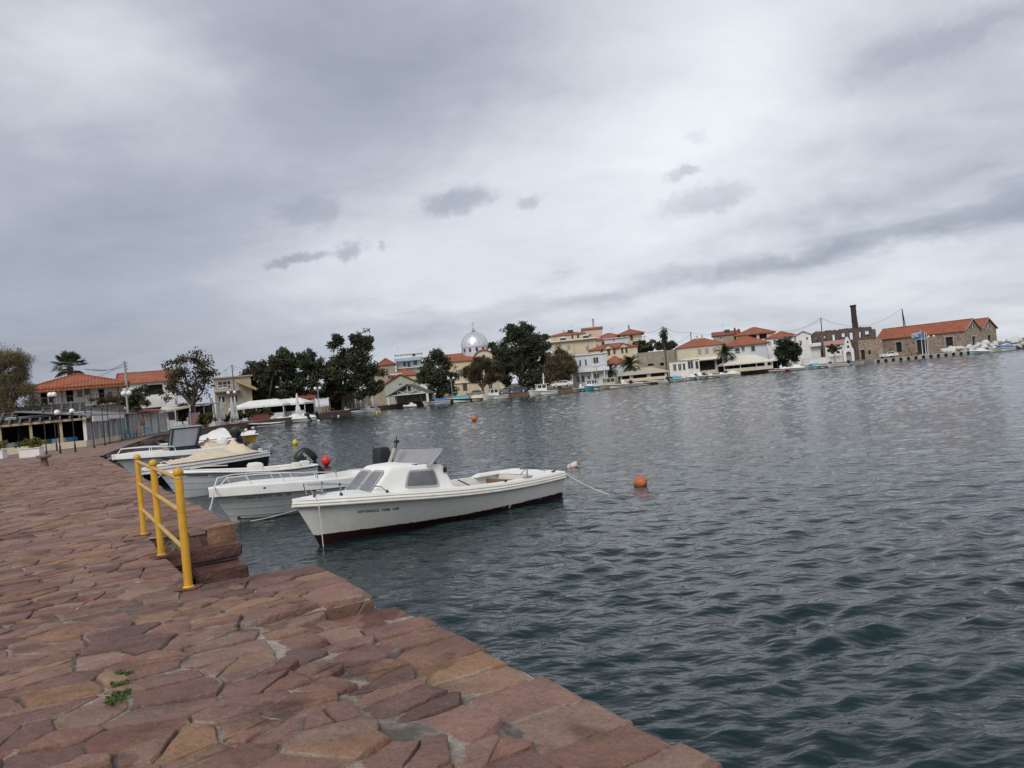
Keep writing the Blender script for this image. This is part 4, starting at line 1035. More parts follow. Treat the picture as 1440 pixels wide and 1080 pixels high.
def hump(c, w, a): return lambda t: a*math.exp(-((t-c)/w)**2)
cover(b4, h4, .10, .86, lambda t: .10+.40*math.exp(-((t-.20)/.05)**2)+.16*math.exp(-((t-.45)/.16)**2), M['cream_canvas'], 'canvas_cover', .07, 3)
mb = MB(); mb.box(-L4/2+.02, -L4/2+.22, -.35, .35, .2, .80); mb.box(-L4/2-.02, -L4/2+.14, .12, .5, .5, .86); mb.build('stern_bracket', M['white'], b4, bevel=.03)
mb = MB(); mb.tube([(-L4/2+.35, -.2, .75), (-L4/2+.35, -.2, 1.75)], .008, 6); mb.build('aerial', M['galv'], b4)
outboard(b4, (-L4/2-.08, .2, .72), R(78), mat('grey_motor_cowl', (.13, .145, .155), .4, .15, 3), M['galv'], .9, 0, 'round')
# ---------------------------------------------------------------- boat 5: silver boat with blue swoosh and console shelter
b5, L5 = moored('motor_boat', 'silver grey boat with a blue side stripe and a navy framed windscreen shelter', (-18.7, 36.2), (-14.3, 38.6), .8)
h5 = Hull(L5, 2.3, 1.02, .86, over=.85, tw=.88, draft=.3, N=22, Mq=8, dip=.0, bx=2.5, flare=.7, full=.24)
mb = MB(); h5.shell(mb); mb.build('hull', hull_mat('silver_hull_paint', (.64, .655, .67), (.30, .31, .32), .02), b5, smooth=True)
mb = MB()
for sd in (1, -1): h5.strip(mb, 0, 1, -.02, -.005, -.2, 0, 24, sd); h5.strip(mb, 0, 1, -.005, .2, 0, .03, 24, sd)
h5.deck(mb, .66, 1, .03, .06, 10, .15); h5.well(mb, .04, .66, .2, .3, 10, .03); h5.deck(mb, 0, .04, .03, 0, 2, .15); mb.build('deck', M['white'], b5, smooth=True)
mb = MB()
P = [h5.pt(t, q, 1, -.012) for t, q in ((.25, .80), (.4, .72), (.55, .70), (.68, .76), (.74, .84))]; mb.tube(P, [.004, .035, .04, .02, .003], 8)
P = [h5.pt(t, q, 1, -.012) for t, q in ((.3, .66), (.45, .62), (.6, .64), (.70, .72))]; mb.tube(P, [.004, .018, .018, .003], 8); mb.build('side_stripe', M['navy'], b5, smooth=True)
mb = MB()
for sd in (1, -1):
    P = [h5.pt(.97, 1, sd, .12, .03), h5.pt(.95, 1, sd, .14, .26), h5.pt(.8, 1, sd, .16, .28), h5.pt(.58, 1, sd, .16, .24), h5.pt(.56, 1, sd, .16, .03)]; mb.tube(P, .022, 8)
    mb.tube([h5.pt(.76, 1, sd, .16, .27), h5.pt(.76, 1, sd, .16, .02)], .02, 8)
mb.build('bow_rail', M['metal_w'], b5, smooth=True)
sh = bpy.data.objects.new('console_shelter', None); COL.objects.link(sh); sh.parent = b5; sh.location = (-.15, 0, .3); sh.scale = (.80, 1, .78)
mb = MB(); mb.box(-.75, .75, -.62, .62, 0, 1.02); mb.build('base', M['navy'], sh, bevel=.04)
mb = MB()
for sd in (1, -1):
    mb.tube([(.78, sd*.62, .98), (.58, sd*.62, 2.12)], .05, 8); mb.tube([(-.62, sd*.62, .98), (-.95, sd*.62, 2.12)], .085, 8)
    mb.tube([(.58, sd*.62, 2.12), (-.95, sd*.62, 2.12)], .04, 8)
mb.tube([(.58, .62, 2.12), (.58, -.62, 2.12)], .04, 8); mb.tube([(-.95, .62, 2.12), (-.95, -.62, 2.12)], .04, 8); mb.build('frame', M['navy'], sh, smooth=True)
mb = MB(); mb.box(-1.0, .62, -.68, .68, 2.14, 2.2); mb.build('roof', M['greygel'], sh, bevel=.02)
mb = MB()
for sd in (1, -1): mb.prism([(.74, sd*.61, 1.03), (.56, sd*.61, 2.08), (-.88, sd*.61, 2.08), (-.6, sd*.61, 1.03)], (0, sd*.01, 0))
mb.prism([(.76, -.58, 1.03), (.76, .58, 1.03), (.57, .58, 2.08), (.57, -.58, 2.08)], (.01, 0, 0)); mb.build('pane', M['pvc'], sh)
cover(b5, h5, .05, .30, lambda t: .12+.25*math.exp(-((t-.2)/.07)**2), M['cream_canvas'], 'stern_cover', .06, 5, .2)
outboard(b5, (-L5/2-.05, 0, .78), R(58), M['white'], M['black'], .98, 0, 'round')
# ropes of the near boats
def qe(s, t=.05, z=QZ-.06): return Q(s, t, z)
e2 = loc2w(b2, h2.pt(.985, 1, 1, .02, .02))
for k, (ds, zz_) in enumerate(((.3, .95), (.6, .95), (.9, .9))):
    rope('mooring_line', 'slack white mooring line from the bow of the white railed boat to the quay', [e2, Q(11.6+ds, .02, QZ-.25-.1*k)], .012, .18+.06*k, group='bow lines of the white boat with the bow rail')
rope('mooring_line', 'white rope stretched low over the water beside the white open boat', [G(352, 733, .02), loc2w(b2, h2.pt(.55, .55, 1, -.02))], .013, .06)
rope('mooring_line', 'thin dark rope dropping from the white boat bow eye into the water', [loc2w(b2, h2.pt(.965, .3, 1, -.02)), G(341, 742, .02), G(344, 772, -.02)], .008, .03, M['rope_d'])
rope('mooring_line', 'pale mooring line from the bow of the long grey sided boat to the quay', [loc2w(b3, h3.pt(.99, 1, 1, 0, .0)), Q(20.5, .05, QZ-.02)], .014, .12)
rope('mooring_line', 'pale mooring line from the bow of the dark sided boat to the quay', [loc2w(b4, h4.pt(.99, 1, 1, 0, .0)), Q(25.5, .05, QZ-.02)], .014, .1)
rope('mooring_line', 'pale mooring line from the bow of the silver boat to the quay', [loc2w(b5, h5.pt(.99, 1, 1, 0, .0)), Q(37.5, .05, QZ-.02)], .016, .1)
# ---------------------------------------------------------------- buoys
def buoy(name, label, p, r, m, stretch=1.0, tilt=0, dip=.25, rz=0, eye=True):
    t = thing(name, label, 'buoy', p, rz); t.rotation_euler = (tilt, 0, rz)
    mb = MB(); mb.ball((0, 0, r*(1-dip)*stretch), r, 20, stretch); mb.build('float', m, t, smooth=True)
    if eye:
        e = MB(); zt = r*(1-dip)*stretch+r*stretch; e.lathe([(r*.30, -r*.08), (r*.24, r*.1), (r*.2, r*.16), (r*.08, r*.17)], (0, 0, zt), 12); e.build('eye', m, t, smooth=True)
    return t
buoy('mooring_buoy', 'large faded orange mooring buoy floating off the cabin boat stern', G(895, 682, 0), .155, M['orange'], 1.0, R(62), .30, R(65))
wb_ = thing('mooring_buoy', 'small dirty white barrel float beside the orange buoy', 'buoy', G(806, 655, .04), R(-20)); wb_.rotation_euler = (0, R(68), R(-25))
mb = MB(); mb.lathe([(.03, -.17), (.075, -.165), (.095, -.13), (.095, .1), (.08, .14), (.03, .15)], (0, 0, 0), 16); mb.build('float', M['white_b'], wb_, smooth=True)
mb = MB(); mb.lathe([(.03, .15), (.04, .2), (.02, .21)], (0, 0, 0), 10); mb.lathe([(.098, -.06), (.098, -.03)], (0, 0, 0), 16); mb.build('eye', M['orange'], wb_, smooth=True)
buoy('mooring_buoy', 'small yellow buoy floating alone beyond the black outboards', G(415, 626, 0), .16, M['yellow_b'], 1.25, 0, .2)
buoy('mooring_buoy', 'small bright orange buoy floating far out in the middle of the bay', G(667, 592, 0), .24, M['orange'], 1.0, 0, .15)
buoy('mooring_buoy', 'bright red ball buoy floating behind the black tilted outboard', G(459, 655, 0), .19, M['red'], 1.1, 0, .05)
# ================================================================== BUILDERS FOR THE SHORE
TILT = math.tan(ROLL)
def holes_wall(mb, u0, u1, z0, z1, rects, P, reveal=.18, mi=0):
    """wall with real openings; P(u, v, d) maps to 3-D, d is depth behind the face"""
    us = sorted({u0, u1, *[max(u0, min(u1, r[0])) for r in rects], *[max(u0, min(u1, r[2])) for r in rects]}); zs = sorted({z0, z1, *[max(z0, min(z1, r[1])) for r in rects], *[max(z0, min(z1, r[3])) for r in rects]})
    for a, b in zip(us[:-1], us[1:]):
        for c, d in zip(zs[:-1], zs[1:]):
            m, n = (a+b)/2, (c+d)/2
            if any(r[0] < m < r[2] and r[1] < n < r[3] for r in rects): continue
            mb.quad(P(a, c, 0), P(b, c, 0), P(b, d, 0), P(a, d, 0), mi)
    for r in rects:
        a, c, b, d = max(u0, r[0]), max(z0, r[1]), min(u1, r[2]), min(z1, r[3])
        for p, q in (((a, c), (b, c)), ((b, c), (b, d)), ((b, d), (a, d)), ((a, d), (a, c))):
            mb.quad(P(p[0], p[1], 0), P(q[0], q[1], 0), P(q[0], q[1], reveal), P(p[0], p[1], reveal), mi)
def opening(parent, kind, r, P, rev=.18):
    a, c, b, d = r; w, h = b-a, d-c; mb = MB()
    def bx(u0, u1, v0, v1, d0, d1, mi=0):
        c8 = [P(u, v, dd) for dd in (d0, d1) for (u, v) in ((u0, v0), (u1, v0), (u1, v1), (u0, v1))]
        mb.add(c8, [(0, 3, 2, 1), (4, 5, 6, 7), (0, 1, 5, 4), (1, 2, 6, 5), (2, 3, 7, 6), (3, 0, 4, 7)], mi)
    e = .004; f = min(.09, w*.14)
    if kind in ('win', 'winb', 'winbl', 'door'):
        fm = {'win': M['frame_w'], 'winb': M['frame_br'], 'winbl': M['frame_bl'], 'door': M['frame_br']}[kind]
        bx(a+e, a+f, c+e, d-e, rev-.07, rev-.01); bx(b-f, b-e, c+e, d-e, rev-.07, rev-.01)
        bx(a+f, b-f, d-f, d-e, rev-.07, rev-.01); bx(a+f, b-f, c+e, c+f, rev-.07, rev-.01)
        if w > .7: bx((a+b)/2-.03, (a+b)/2+.03, c+f, d-f, rev-.065, rev-.015)
        if kind == 'door': bx(a+f, b-f, c+f, c+h*.45, rev-.06, rev-.02)
        else: bx(a-.06, b+.06, c-.07, c-.006, -.06, .0-.004)
        bx(a+f, b-f, c+f, d-f, rev-.03, rev-.022, 1)
        return mb.build('door' if kind == 'door' else 'window', [fm, M['glass']], parent)
    if kind in ('shut', 'shutb'):
        m = M['shut_grey'] if kind == 'shut' else M['frame_br']
        for q0, q1 in ((a+e, (a+b)/2-.008), ((a+b)/2+.008, b-e)):
            bx(q0, q1, c+e, d-e, .05, .09)
            n = max(3, int(h/.22))
            for k in range(n): v = c+h*(k+.2)/n; bx(q0+.05, q1-.05, v, v+h*.5/n, .035, .05)
        return mb.build('shutter', m, parent)
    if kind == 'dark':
        bx(a+e, b-e, c+e, d-e, rev+.5, rev+.55); o = mb.build('opening', M['dark'], parent); return o  # dark panel stands in for the shade of the open interior
def roof_faces(kind, w, dp, h, rh, o):
    """list of top polygons (local, front at y=0, depth towards +y)"""
    x0, x1, y0, y1 = -w/2-o, w/2+o, -o, dp+o
    k = o*rh/(dp/2) if kind in ('hip', 'gablex') else o*rh/(w/2)
    z, zt = h-min(k, .3), h+rh
    if kind == 'hip':
        if (x1-x0) >= (y1-y0):
            i = (y1-y0)/2*.95; ym = (y0+y1)/2; a, b = (x0+i, ym, zt), (x1-i, ym, zt)
            return [[(x0, y0, z), (x1, y0, z), b, a], [(x1, y0, z), (x1, y1, z), b], [(x1, y1, z), (x0, y1, z), a, b], [(x0, y1, z), (x0, y0, z), a]]
        i = (x1-x0)/2*.95; xm = 0; a, b = (xm, y0+i, zt), (xm, y1-i, zt)
        return [[(x0, y0, z), (x1, y0, z), a], [(x1, y0, z), (x1, y1, z), b, a], [(x1, y1, z), (x0, y1, z), b], [(x0, y1, z), (x0, y0, z), a, b]]
    if kind == 'gablex':
        ym = (y0+y1)/2; return [[(x0, y0, z), (x1, y0, z), (x1, ym, zt), (x0, ym, zt)], [(x1, y1, z), (x0, y1, z), (x0, ym, zt), (x1, ym, zt)]]
    if kind == 'gabley': return [[(x0, y1, z), (x0, y0, z), (0, y0, zt), (0, y1, zt)], [(x1, y0, z), (x1, y1, z), (0, y1, zt), (0, y0, zt)]]
    if kind == 'shed': return [[(x0, y0, h), (x1, y0, h), (x1, y1, h+rh), (x0, y1, h+rh)]]
    return []
def house(name, label, px0, px1, pye, pyr, Y, roof, wm, rm=None, ops=(), depth=8.0, rz=None, zb=QZ-.1, over=.35, cat='house', extras=None, group=None):
    pm = (px0+px1)/2; c = W(pm, pye, Y); ze = c.z; xc = c.x; rh = max(.05, W(pm, pyr, Y).z-ze)
    if rz is None: rz = -math.atan2(xc, Y)*.9
    def L(px, py):                                   # where a sight line meets the front wall
        r_ = ray(px, py); k = (Y*math.cos(rz)-xc*math.sin(rz))/(math.cos(rz)-r_.x*math.sin(rz))
        return (k*r_.x-xc)*math.cos(rz)+(k-Y)*math.sin(rz), CAMH+r_.z*k-zb
    u0, u1 = L(px0, pye+(pm-px0)*TILT)[0], L(px1, pye-(px1-pm)*TILT)[0]; w = u1-u0; sh_ = (u0+u1)/2
    t = thing(name, label, cat, (xc+sh_*math.cos(rz), Y+sh_*math.sin(rz), zb), rz, group); h = ze-zb
    L2 = lambda px, py: (L(px, py)[0]-sh_, L(px, py)[1])
    rects = []; kinds = []
    for (cx, cy, wp, hp, kd) in ops:
        u, v = L2(cx, cy); a = wp*Y/FPX/2; b = hp*Y/FPX/2
        rects.append((max(-w/2+.05, u-a), max(.02, v-b), min(w/2-.05, u+a), min(h-.05, v+b))); kinds.append(kd)
    good = [(r, k) for r, k in zip(rects, kinds) if r[2]-r[0] > .1 and r[3]-r[1] > .1]
    mb = MB(); P = lambda u, v, d: Vector((u, d, v))
    holes_wall(mb, -w/2, w/2, 0, h, [g[0] for g in good], P, .18)
    mb.quad((-w/2, depth, 0), (-w/2, 0, 0), (-w/2, 0, h), (-w/2, depth, h)); mb.quad((w/2, 0, 0), (w/2, depth, 0), (w/2, depth, h), (w/2, 0, h)); mb.quad((w/2, depth, 0), (-w/2, depth, 0), (-w/2, depth, h), (w/2, depth, h))
    if roof == 'gabley': mb.poly([(-w/2, 0, h), (w/2, 0, h), (0, 0, h+rh)]); mb.poly([(w/2, depth, h), (-w/2, depth, h), (0, depth, h+rh)])
    if roof == 'gablex':
        for s in (-1, 1): mb.poly([(s*w/2, 0, h), (s*w/2, depth, h), (s*w/2, depth/2, h+rh)])
    if roof == 'shed':
        for s in (-1, 1): mb.poly([(s*w/2, 0, h), (s*w/2, depth, h), (s*w/2, depth, h+rh)])
        mb.quad((w/2, depth, h), (-w/2, depth, h), (-w/2, depth, h+rh), (w/2, depth, h+rh))
    if roof == 'flat':
        mb.quad((-w/2, .2, h-.02), (w/2, .2, h-.02), (w/2, depth-.2, h-.02), (-w/2, depth-.2, h-.02))
    mb.build('wall', wm, t, fix=False)
    if roof == 'flat':
        r = MB(); o = over
        r.box(-w/2-o, w/2+o, -o, depth+o, h+.003, h+.22); r.build('roof_slab', rm or M['wall_white'], t, bevel=.02)
        if rh > .4: r = MB(); [r.box(*q) for q in ((-w/2, w/2, 0, .15, h+.22, h+rh), (-w/2, w/2, depth-.15, depth, h+.22, h+rh), (-w/2, -w/2+.15, .15, depth-.15, h+.22, h+rh), (w/2-.15, w/2, .15, depth-.15, h+.22, h+rh))]; r.build('parapet', wm, t)
    elif roof:
        r = MB()
        for f in roof_faces(roof, w, depth, h+.03, rh, over): r.prism([Vector(q) for q in f], (0, 0, .13), 0)
        if roof in ('hip', 'gablex', 'gabley'):
            fs = roof_faces(roof, w, depth, h+.17, rh, over); ed = set()
            for f in fs:
                for a, b in zip(f, f[1:]+f[:1]):
                    if max(a[2], b[2]) > h+rh*.9: ed.add(tuple(sorted((a, b))))
            for a, b in ed: r.tube([a, b], .10, 6)
        r.build('roof', rm or M['tile'], t)
    for (r, k) in good: opening(t, k, r, P)
    if extras: extras(t, w, h, depth, rh, L2)
    return t
def chimney(t, x, y, z0, z1, s=.5, m=None, cap=True):
    mb = MB(); mb.box(x-s/2, x+s/2, y-s/2, y+s/2, z0, z1)
    if cap: mb.box(x-s/2-.06, x+s/2+.06, y-s/2-.06, y+s/2+.06, z1, z1+.1); mb.box(x-s/3, x+s/3, y-s/3, y+s/3, z1+.1, z1+.35)
    return mb.build('chimney', m or M['wall_peach'], t)
def aerial(t, x, y, z0, hh=2.0):
    mb = MB(); mb.tube([(x, y, z0), (x, y, z0+hh)], .03, 5)
    for k in range(4): mb.tube([(x-.35+.05*k, y-.3+.2*k, z0+hh-.1), (x+.35-.05*k, y-.3+.2*k, z0+hh-.1)], .015, 4)
    mb.tube([(x, y-.35, z0+hh-.1), (x, y+.4, z0+hh-.1)], .02, 4); return mb.build('aerial', M['galv'], t)
def solar_heater(t, x, y, z, sw=1):
    mb = MB(); mb.tube([(x-.75, y+.5, z+1.0), (x+.75, y+.5, z+1.0)], .27, 10); mb.build('tank', M['metal_w'], t, smooth=True)
    mb = MB(); mb.prism([(x-.8, y-.9, z+.1), (x+.8, y-.9, z+.1), (x+.8, y+.3, z+1.0), (x-.8, y+.3, z+1.0)], (0, .04, .06)); mb.build('solar_panel', M['glass'], t)
    mb = MB(); [mb.tube([(x+s*.7, y+.45, z), (x+s*.7, y+.45, z+1)], .04, 5) for s in (-1, 1)]; mb.build('stand', M['galv'], t)
def balcony(t, x0, x1, z, d=1.2, rail=M['metal_w'], slabm=None, solid=False, hh=.95):
    mb = MB(); mb.box(x0, x1, -d, -.004, z-.16, z); sl_ = mb.build('balcony', slabm or M['wall_white'], t)
    r = MB()
    if solid: r.box(x0, x1, -d, -d+.08, z+.003, z+hh); r.box(x0, x0+.08, -d+.08, -.01, z+.003, z+hh); r.box(x1-.08, x1, -d+.08, -.01, z+.003, z+hh)
    else:
        r.tube([(x0, -d+.05, z+hh), (x1, -d+.05, z+hh)], .03, 6); r.tube([(x0, -d+.05, z+.12), (x1, -d+.05, z+.12)], .02, 5)
        n = max(3, int((x1-x0)/.25))
        for k in range(n+1): x = x0+(x1-x0)*k/n; r.tube([(x, -d+.05, z), (x, -d+.05, z+hh)], .018, 4)
        for x in (x0, x1): r.tube([(x, -d+.05, z+hh), (x, 0, z+hh)], .03, 6)
    r.build('railing', rail, sl_)
def pole(label, px, pyt, Y, pxb=None, r=.11, m=None, arms=True, zb=QZ-.05, name='utility_pole', cat='utility pole'):
    p = W(px, pyt, Y); t = thing(name, label, cat, (p.x, Y, zb)); h = p.z-zb
    mb = MB(); mb.tube([(0, 0, 0), (0, 0, h)], [r*1.25, r*.8], 10); mb.build('shaft', m or M['wood_grey'], t, smooth=True)
    if arms:
        mb = MB()
        for k in range(3): mb.tube([(0, -.05, h-.25-.3*k), (.28, -.08, h-.25-.3*k)], .025, 5); mb.lathe([(.02, 0), (.05, .03), (.04, .12), (.015, .13)], (.28, -.08, h-.25-.3*k), 8)
        mb.build('insulators', M['galv'], t, smooth=True)
    return p
def cable(label, a, b, sag=.4, r=.018, group='overhead cables'):
    a, b = Vector(a), Vector(b); P = []
    for i in range(17):
        f = i/16; p = a.lerp(b, f); p.z -= sag*4*f*(1-f); P.append(p-a)
    mb = MB(); mb.tube(P, r, 5); return tag(mb.build('overhead_cable', M['black'], loc=a), label, 'cable', group)
def lamp2(label, px, py, Y, sep, r, double=True, m=None, pr=.07, group=None):
    """street lamp with round opal globes; (px, py) is the middle of the globes"""
    p = W(px, py, Y); t = thing('street_lamp', label, 'street lamp', (p.x, Y, QZ-.02), R(5), group); h = p.z-QZ+.02; m = m or M['galv']
    mb = MB(); mb.tube([(0, 0, 0), (0, 0, .5), (0, 0, .52), (0, 0, h-.1)], [pr*1.7, pr*1.5, pr, pr*.8], 10); po = mb.build('pole', m, t, smooth=True)
    xs = (-sep/2, sep/2) if double else (0,)
    mb = MB()
    for x in xs:
        if double: mb.tube([(0, 0, h-r-.25), (x*.6, 0, h-r-.12), (x, 0, h-r*.9)], .03, 6)
        mb.lathe([(.04, -r-.06), (.11, -r), (.09, -r*.85)], (x, 0, h), 10)
    mb.build('arm', m, t, smooth=True)
    for x in xs: g = MB(); g.ball((x, 0, h), r, 18); g.build('globe', M['globe'], t, smooth=True)
    return t
def limbs(t, base, tips, r0, m=None, seed=1, fork=.35, name='trunk'):
    rg = random.Random(seed); mb = MB(); base = Vector(base)
    zt = sum(p.z for p in tips)/len(tips); f0 = base+Vector((rg.uniform(-.15, .15), 0, (zt-base.z)*fork))
    mb.tube([base, base.lerp(f0, .5)+Vector((rg.uniform(-.1, .1)*r0*4, 0, 0)), f0], [r0*1.35, r0, r0*.85], 8)
    for p in tips:
        mid = f0.lerp(p, .5)+Vector((rg.uniform(-1, 1), rg.uniform(-1, 1), rg.uniform(0, 1)))*(p-f0).length*.12
        mb.tube([f0, f0.lerp(mid, .6), mid, p], [r0*.7, r0*.5, r0*.35, r0*.1], 6)
        for _ in range(2):
            q = mid.lerp(p, rg.random())+Vector((rg.uniform(-1, 1), rg.uniform(-1, 1), rg.uniform(-.2, .8)))*(p-f0).length*.3; mb.tube([mid, mid.lerp(q, .5)+Vector((0, 0, .1)), q], [r0*.25, r0*.16, r0*.05], 5)
    return mb.build(name, m or M['bark'], t, smooth=60)
DARKL = [(.046, .062, .032), (.062, .080, .040), (.038, .049, .028), (.085, .098, .048), (.058, .070, .040), (.115, .112, .058)]
OLIVE = [(.085, .078, .040), (.115, .095, .05), (.06, .058, .03), (.15, .115, .06), (.17, .13, .07), (.07, .07, .036)]
BROWN = [(.085, .060, .030), (.11, .080, .042), (.06, .045, .025), (.14, .10, .055), (.07, .062, .03)]
MIXED = [(.035, .045, .022), (.07, .06, .03), (.12, .08, .04), (.05, .055, .025), (.028, .035, .018)]
def tree(name, label, Y, base, ell, ncl, k, cr, ls, cols, seed, tr=.22, dy=.8, cat='tree', wispy=False, fork=.35, group=None, zb=QZ-.05):
    """crown volumes are given as (px, py, rx, ry) ellipses at distance Y and get a matching depth"""
    rg = random.Random(seed); bp = W(base[0], base[1], Y); t = thing(name, label, cat, (bp.x, Y, zb), 0, group)
    o = Vector((bp.x, Y, zb)); cs = []; area = [e[2]*e[3] for e in ell]
    sub = []                                           # uneven outline: every volume is broken into boughs
    for e, a in zip(ell, area):
        for _ in range(max(6, int(17*a/max(area)))):
            while True:
                u, v, w = rg.uniform(-1, 1), rg.uniform(-1, 1), rg.uniform(-1, 1)
                if .2 < u*u+v*v+w*w < 1: break
            c = W(e[0]+u*e[2]*.84, e[1]-v*e[3]*.84, Y)-o; c.y = w*e[2]*Y/FPX*dy*.8
            sub.append((c, rg.uniform(.17, .36)*min(e[2], e[3])*Y/FPX*1.15))
    for i in range(int(ncl*1.0)):
        c, r = sub[i % len(sub)]
        d = Vector((rg.gauss(0, 1), rg.gauss(0, 1), rg.gauss(0, 1))).normalized()*r*(rg.random()**.5)
        if rg.random() < .18: d = d*1.5+Vector((0, 0, r*.5))   # loose shoots
        cs.append(c+d)
    tips = [sub[i][0] for i in range(0, len(sub), max(1, len(sub)//9))]
    tk = limbs(t, (0, 0, 0), tips, tr, seed=seed, fork=fork)
    leaf_cloud('crown', cs, k, cr, ls, cols, seed, t, updir=(0, 0, -.5) if wispy else None)
    return t
def palm(label, px, py, Y, rpx, n=34, seed=1, cols=((.035, .05, .025), (.06, .075, .035), (.045, .06, .03)), wf=1.0, trunk=.22, name='palm_tree', zb=QZ-.05, droop=1.0, zmin=None):
    p = W(px, py, Y); rr = rpx*Y/FPX; t = thing(name, label, 'palm tree', (p.x, Y, zb)); h = p.z-zb; rng = random.Random(seed)
    mb = MB(); N = 9; mb.tube([(0.05*math.sin(i), 0, h*i/N) for i in range(N+1)], [trunk*(1.25-.3*i/N)*(1+.08*(i % 2)) for i in range(N+1)], 10); mb.lathe([(trunk*.9, -.6), (trunk*1.7, -.2), (trunk*1.5, .2), (trunk*.5, .5)], (0, 0, h), 10); mb.build('trunk', M['bark'], t, smooth=True)
    V = []; Fq = []; C = []
    for i in range(n):
        az = rng.uniform(0, 6.283); el = R(rng.uniform(-25, 80)); L = rr*rng.uniform(.85, 1.12); col = np.array(rng.choice(cols))*rng.uniform(.7, 1.3)
        hd = Vector((math.cos(az), math.sin(az), 0)); sd = Vector((-math.sin(az), math.cos(az), 0)); pts = []; pos = Vector((0, 0, h)); e = el
        for s in range(11): pts.append(pos.copy()); e2 = e-droop*R(85)*(s/10)**1.4; pos = pos+(hd*math.cos(e2)+Vector((0, 0, math.sin(e2))))*L/10
        for s in range(1, 11):
            for side in (-1, 1):
                for q in range(2):
                    b = pts[s-1].lerp(pts[s], q*.5); tn = (pts[s]-pts[s-1]).normalized(); ll = L*.26*math.sin(math.pi*min(1, (s+q*.5+1.2)/12.2))
                    tip = b+(sd*side*.75+tn*.55+Vector((0, 0, -.25)))*ll; wd_ = tn*L*.026*wf
                    k = len(V); V += [b-wd_, b+wd_, tip+wd_*.3, tip-wd_*.3]; Fq.append((k, k+1, k+2, k+3)); C += [col]*4
        k0 = len(V)
        for s in range(11): V += [pts[s]+sd*.03*rr/2, pts[s]-sd*.03*rr/2]; C += [col*1.3]*2
        for s in range(10): Fq.append((k0+2*s, k0+2*s+1, k0+2*s+3, k0+2*s+2))
    npmesh('fronds', np.array([tuple(v) for v in V]), np.array(Fq), M['leaf'], np.array(C), t); return t
def fan_palm(label, px, py, Y, rpx, n, seed, cols, zb=QZ-.05):
    p = W(px, py, Y); rr = rpx*Y/FPX; t = thing('palm_tree', label, 'palm tree', (p.x, Y, zb)); h = p.z-zb; rg = random.Random(seed)
    mb = MB(); mb.tube([(0, 0, h*i/9) for i in range(10)], [.34*(1.2-.03*i)*(1+.08*(i % 2)) for i in range(10)], 10); mb.build('trunk', M['bark'], t, smooth=True)
    V = []; Fq = []; C = []
    for i in range(n):
        az = rg.uniform(0, 6.283); el = R(rg.uniform(-32, 78)); d = Vector((math.cos(az)*math.cos(el), math.sin(az)*math.cos(el), math.sin(el))); sd = Vector((-math.sin(az), math.cos(az), 0)); up = d.cross(sd)*-1
        c = np.array(cols[-1] if el < -.3 else rg.choice(cols[:-1]))*rg.uniform(.75, 1.25); a = d*rr*rg.uniform(.42, .56); k = len(V); wv = sd*.03
        V += [wv, -wv, a-wv, a+wv]; V[-4:] = [v+Vector((0, 0, h)) for v in V[-4:]]; Fq.append((k, k+1, k+2, k+3)); C += [c]*4
        for j in range(13):
            th = R(-78+156*j/12); f = (d*math.cos(th)+sd*math.sin(th)); L = rr*.47*(.75+.25*math.cos(th))*rg.uniform(.9, 1.1); w = (sd*math.cos(th)-d*math.sin(th))*L*.085
            m1 = a+f*L*.55+up*.02; tip = a+f*L+Vector((0, 0, -.22*L)); k = len(V); V += [q+Vector((0, 0, h)) for q in (a, m1-w, tip, m1+w)]; Fq.append((k, k+1, k+2, k+3)); C += [c*rg.uniform(.85, 1.15)]*4
    npmesh('fronds', np.array([tuple(v) for v in V]), np.array(Fq), M['leaf'], np.array(C), t); return t
def chair(label, p, m, rz=0, s=1.0, group=None, name='chair'):
    mb = MB()
    for x in (-.2, .2):
        mb.box(x-.02, x+.02, -.22, -.18, 0, .44); mb.box(x-.02, x+.02, .18, .22, 0, .9)
    mb.box(-.23, .23, -.23, .23, .44, .48)
    for z in (.58, .7, .82): mb.box(-.18, .18, .185, .215, z, z+.07)
    for v in range(len(mb.v)): mb.v[v] = tuple(c*s for c in mb.v[v])
    o = mb.build(name, m, loc=p); o.rotation_euler.z = rz; return tag(o, label, 'chair', group)
def bush(label, cx, cy, rx, ry, Y, n, k, ls, cols, seed, name='shrub', zb=None, group=None):
    rg = random.Random(seed); c = W(cx, cy, Y); z0 = QZ-.05 if zb is None else zb; t = thing(name, label, 'shrub', (c.x, Y, z0), 0, group); cs = []
    for i in range(n):
        u, v, w = [rg.gauss(0, .45) for _ in range(3)]; cs.append((max(-1, min(1, u))*rx*Y/FPX, max(-1, min(1, w))*rx*Y/FPX*.7, c.z-z0+max(-1, min(1, v))*ry*Y/FPX))
    mb = MB(); [mb.tube([(q*.08, 0, 0), (q*.2, .05, (c.z-z0)*.6), (q*.5*rx*Y/FPX, 0, c.z-z0)], .03, 5) for q in (-1, 0, 1)]; mb.build('stems', M['bark'], t)
    leaf_cloud('foliage', cs, k, .32*ry*Y/FPX+.1, ls, cols, seed, t); return t
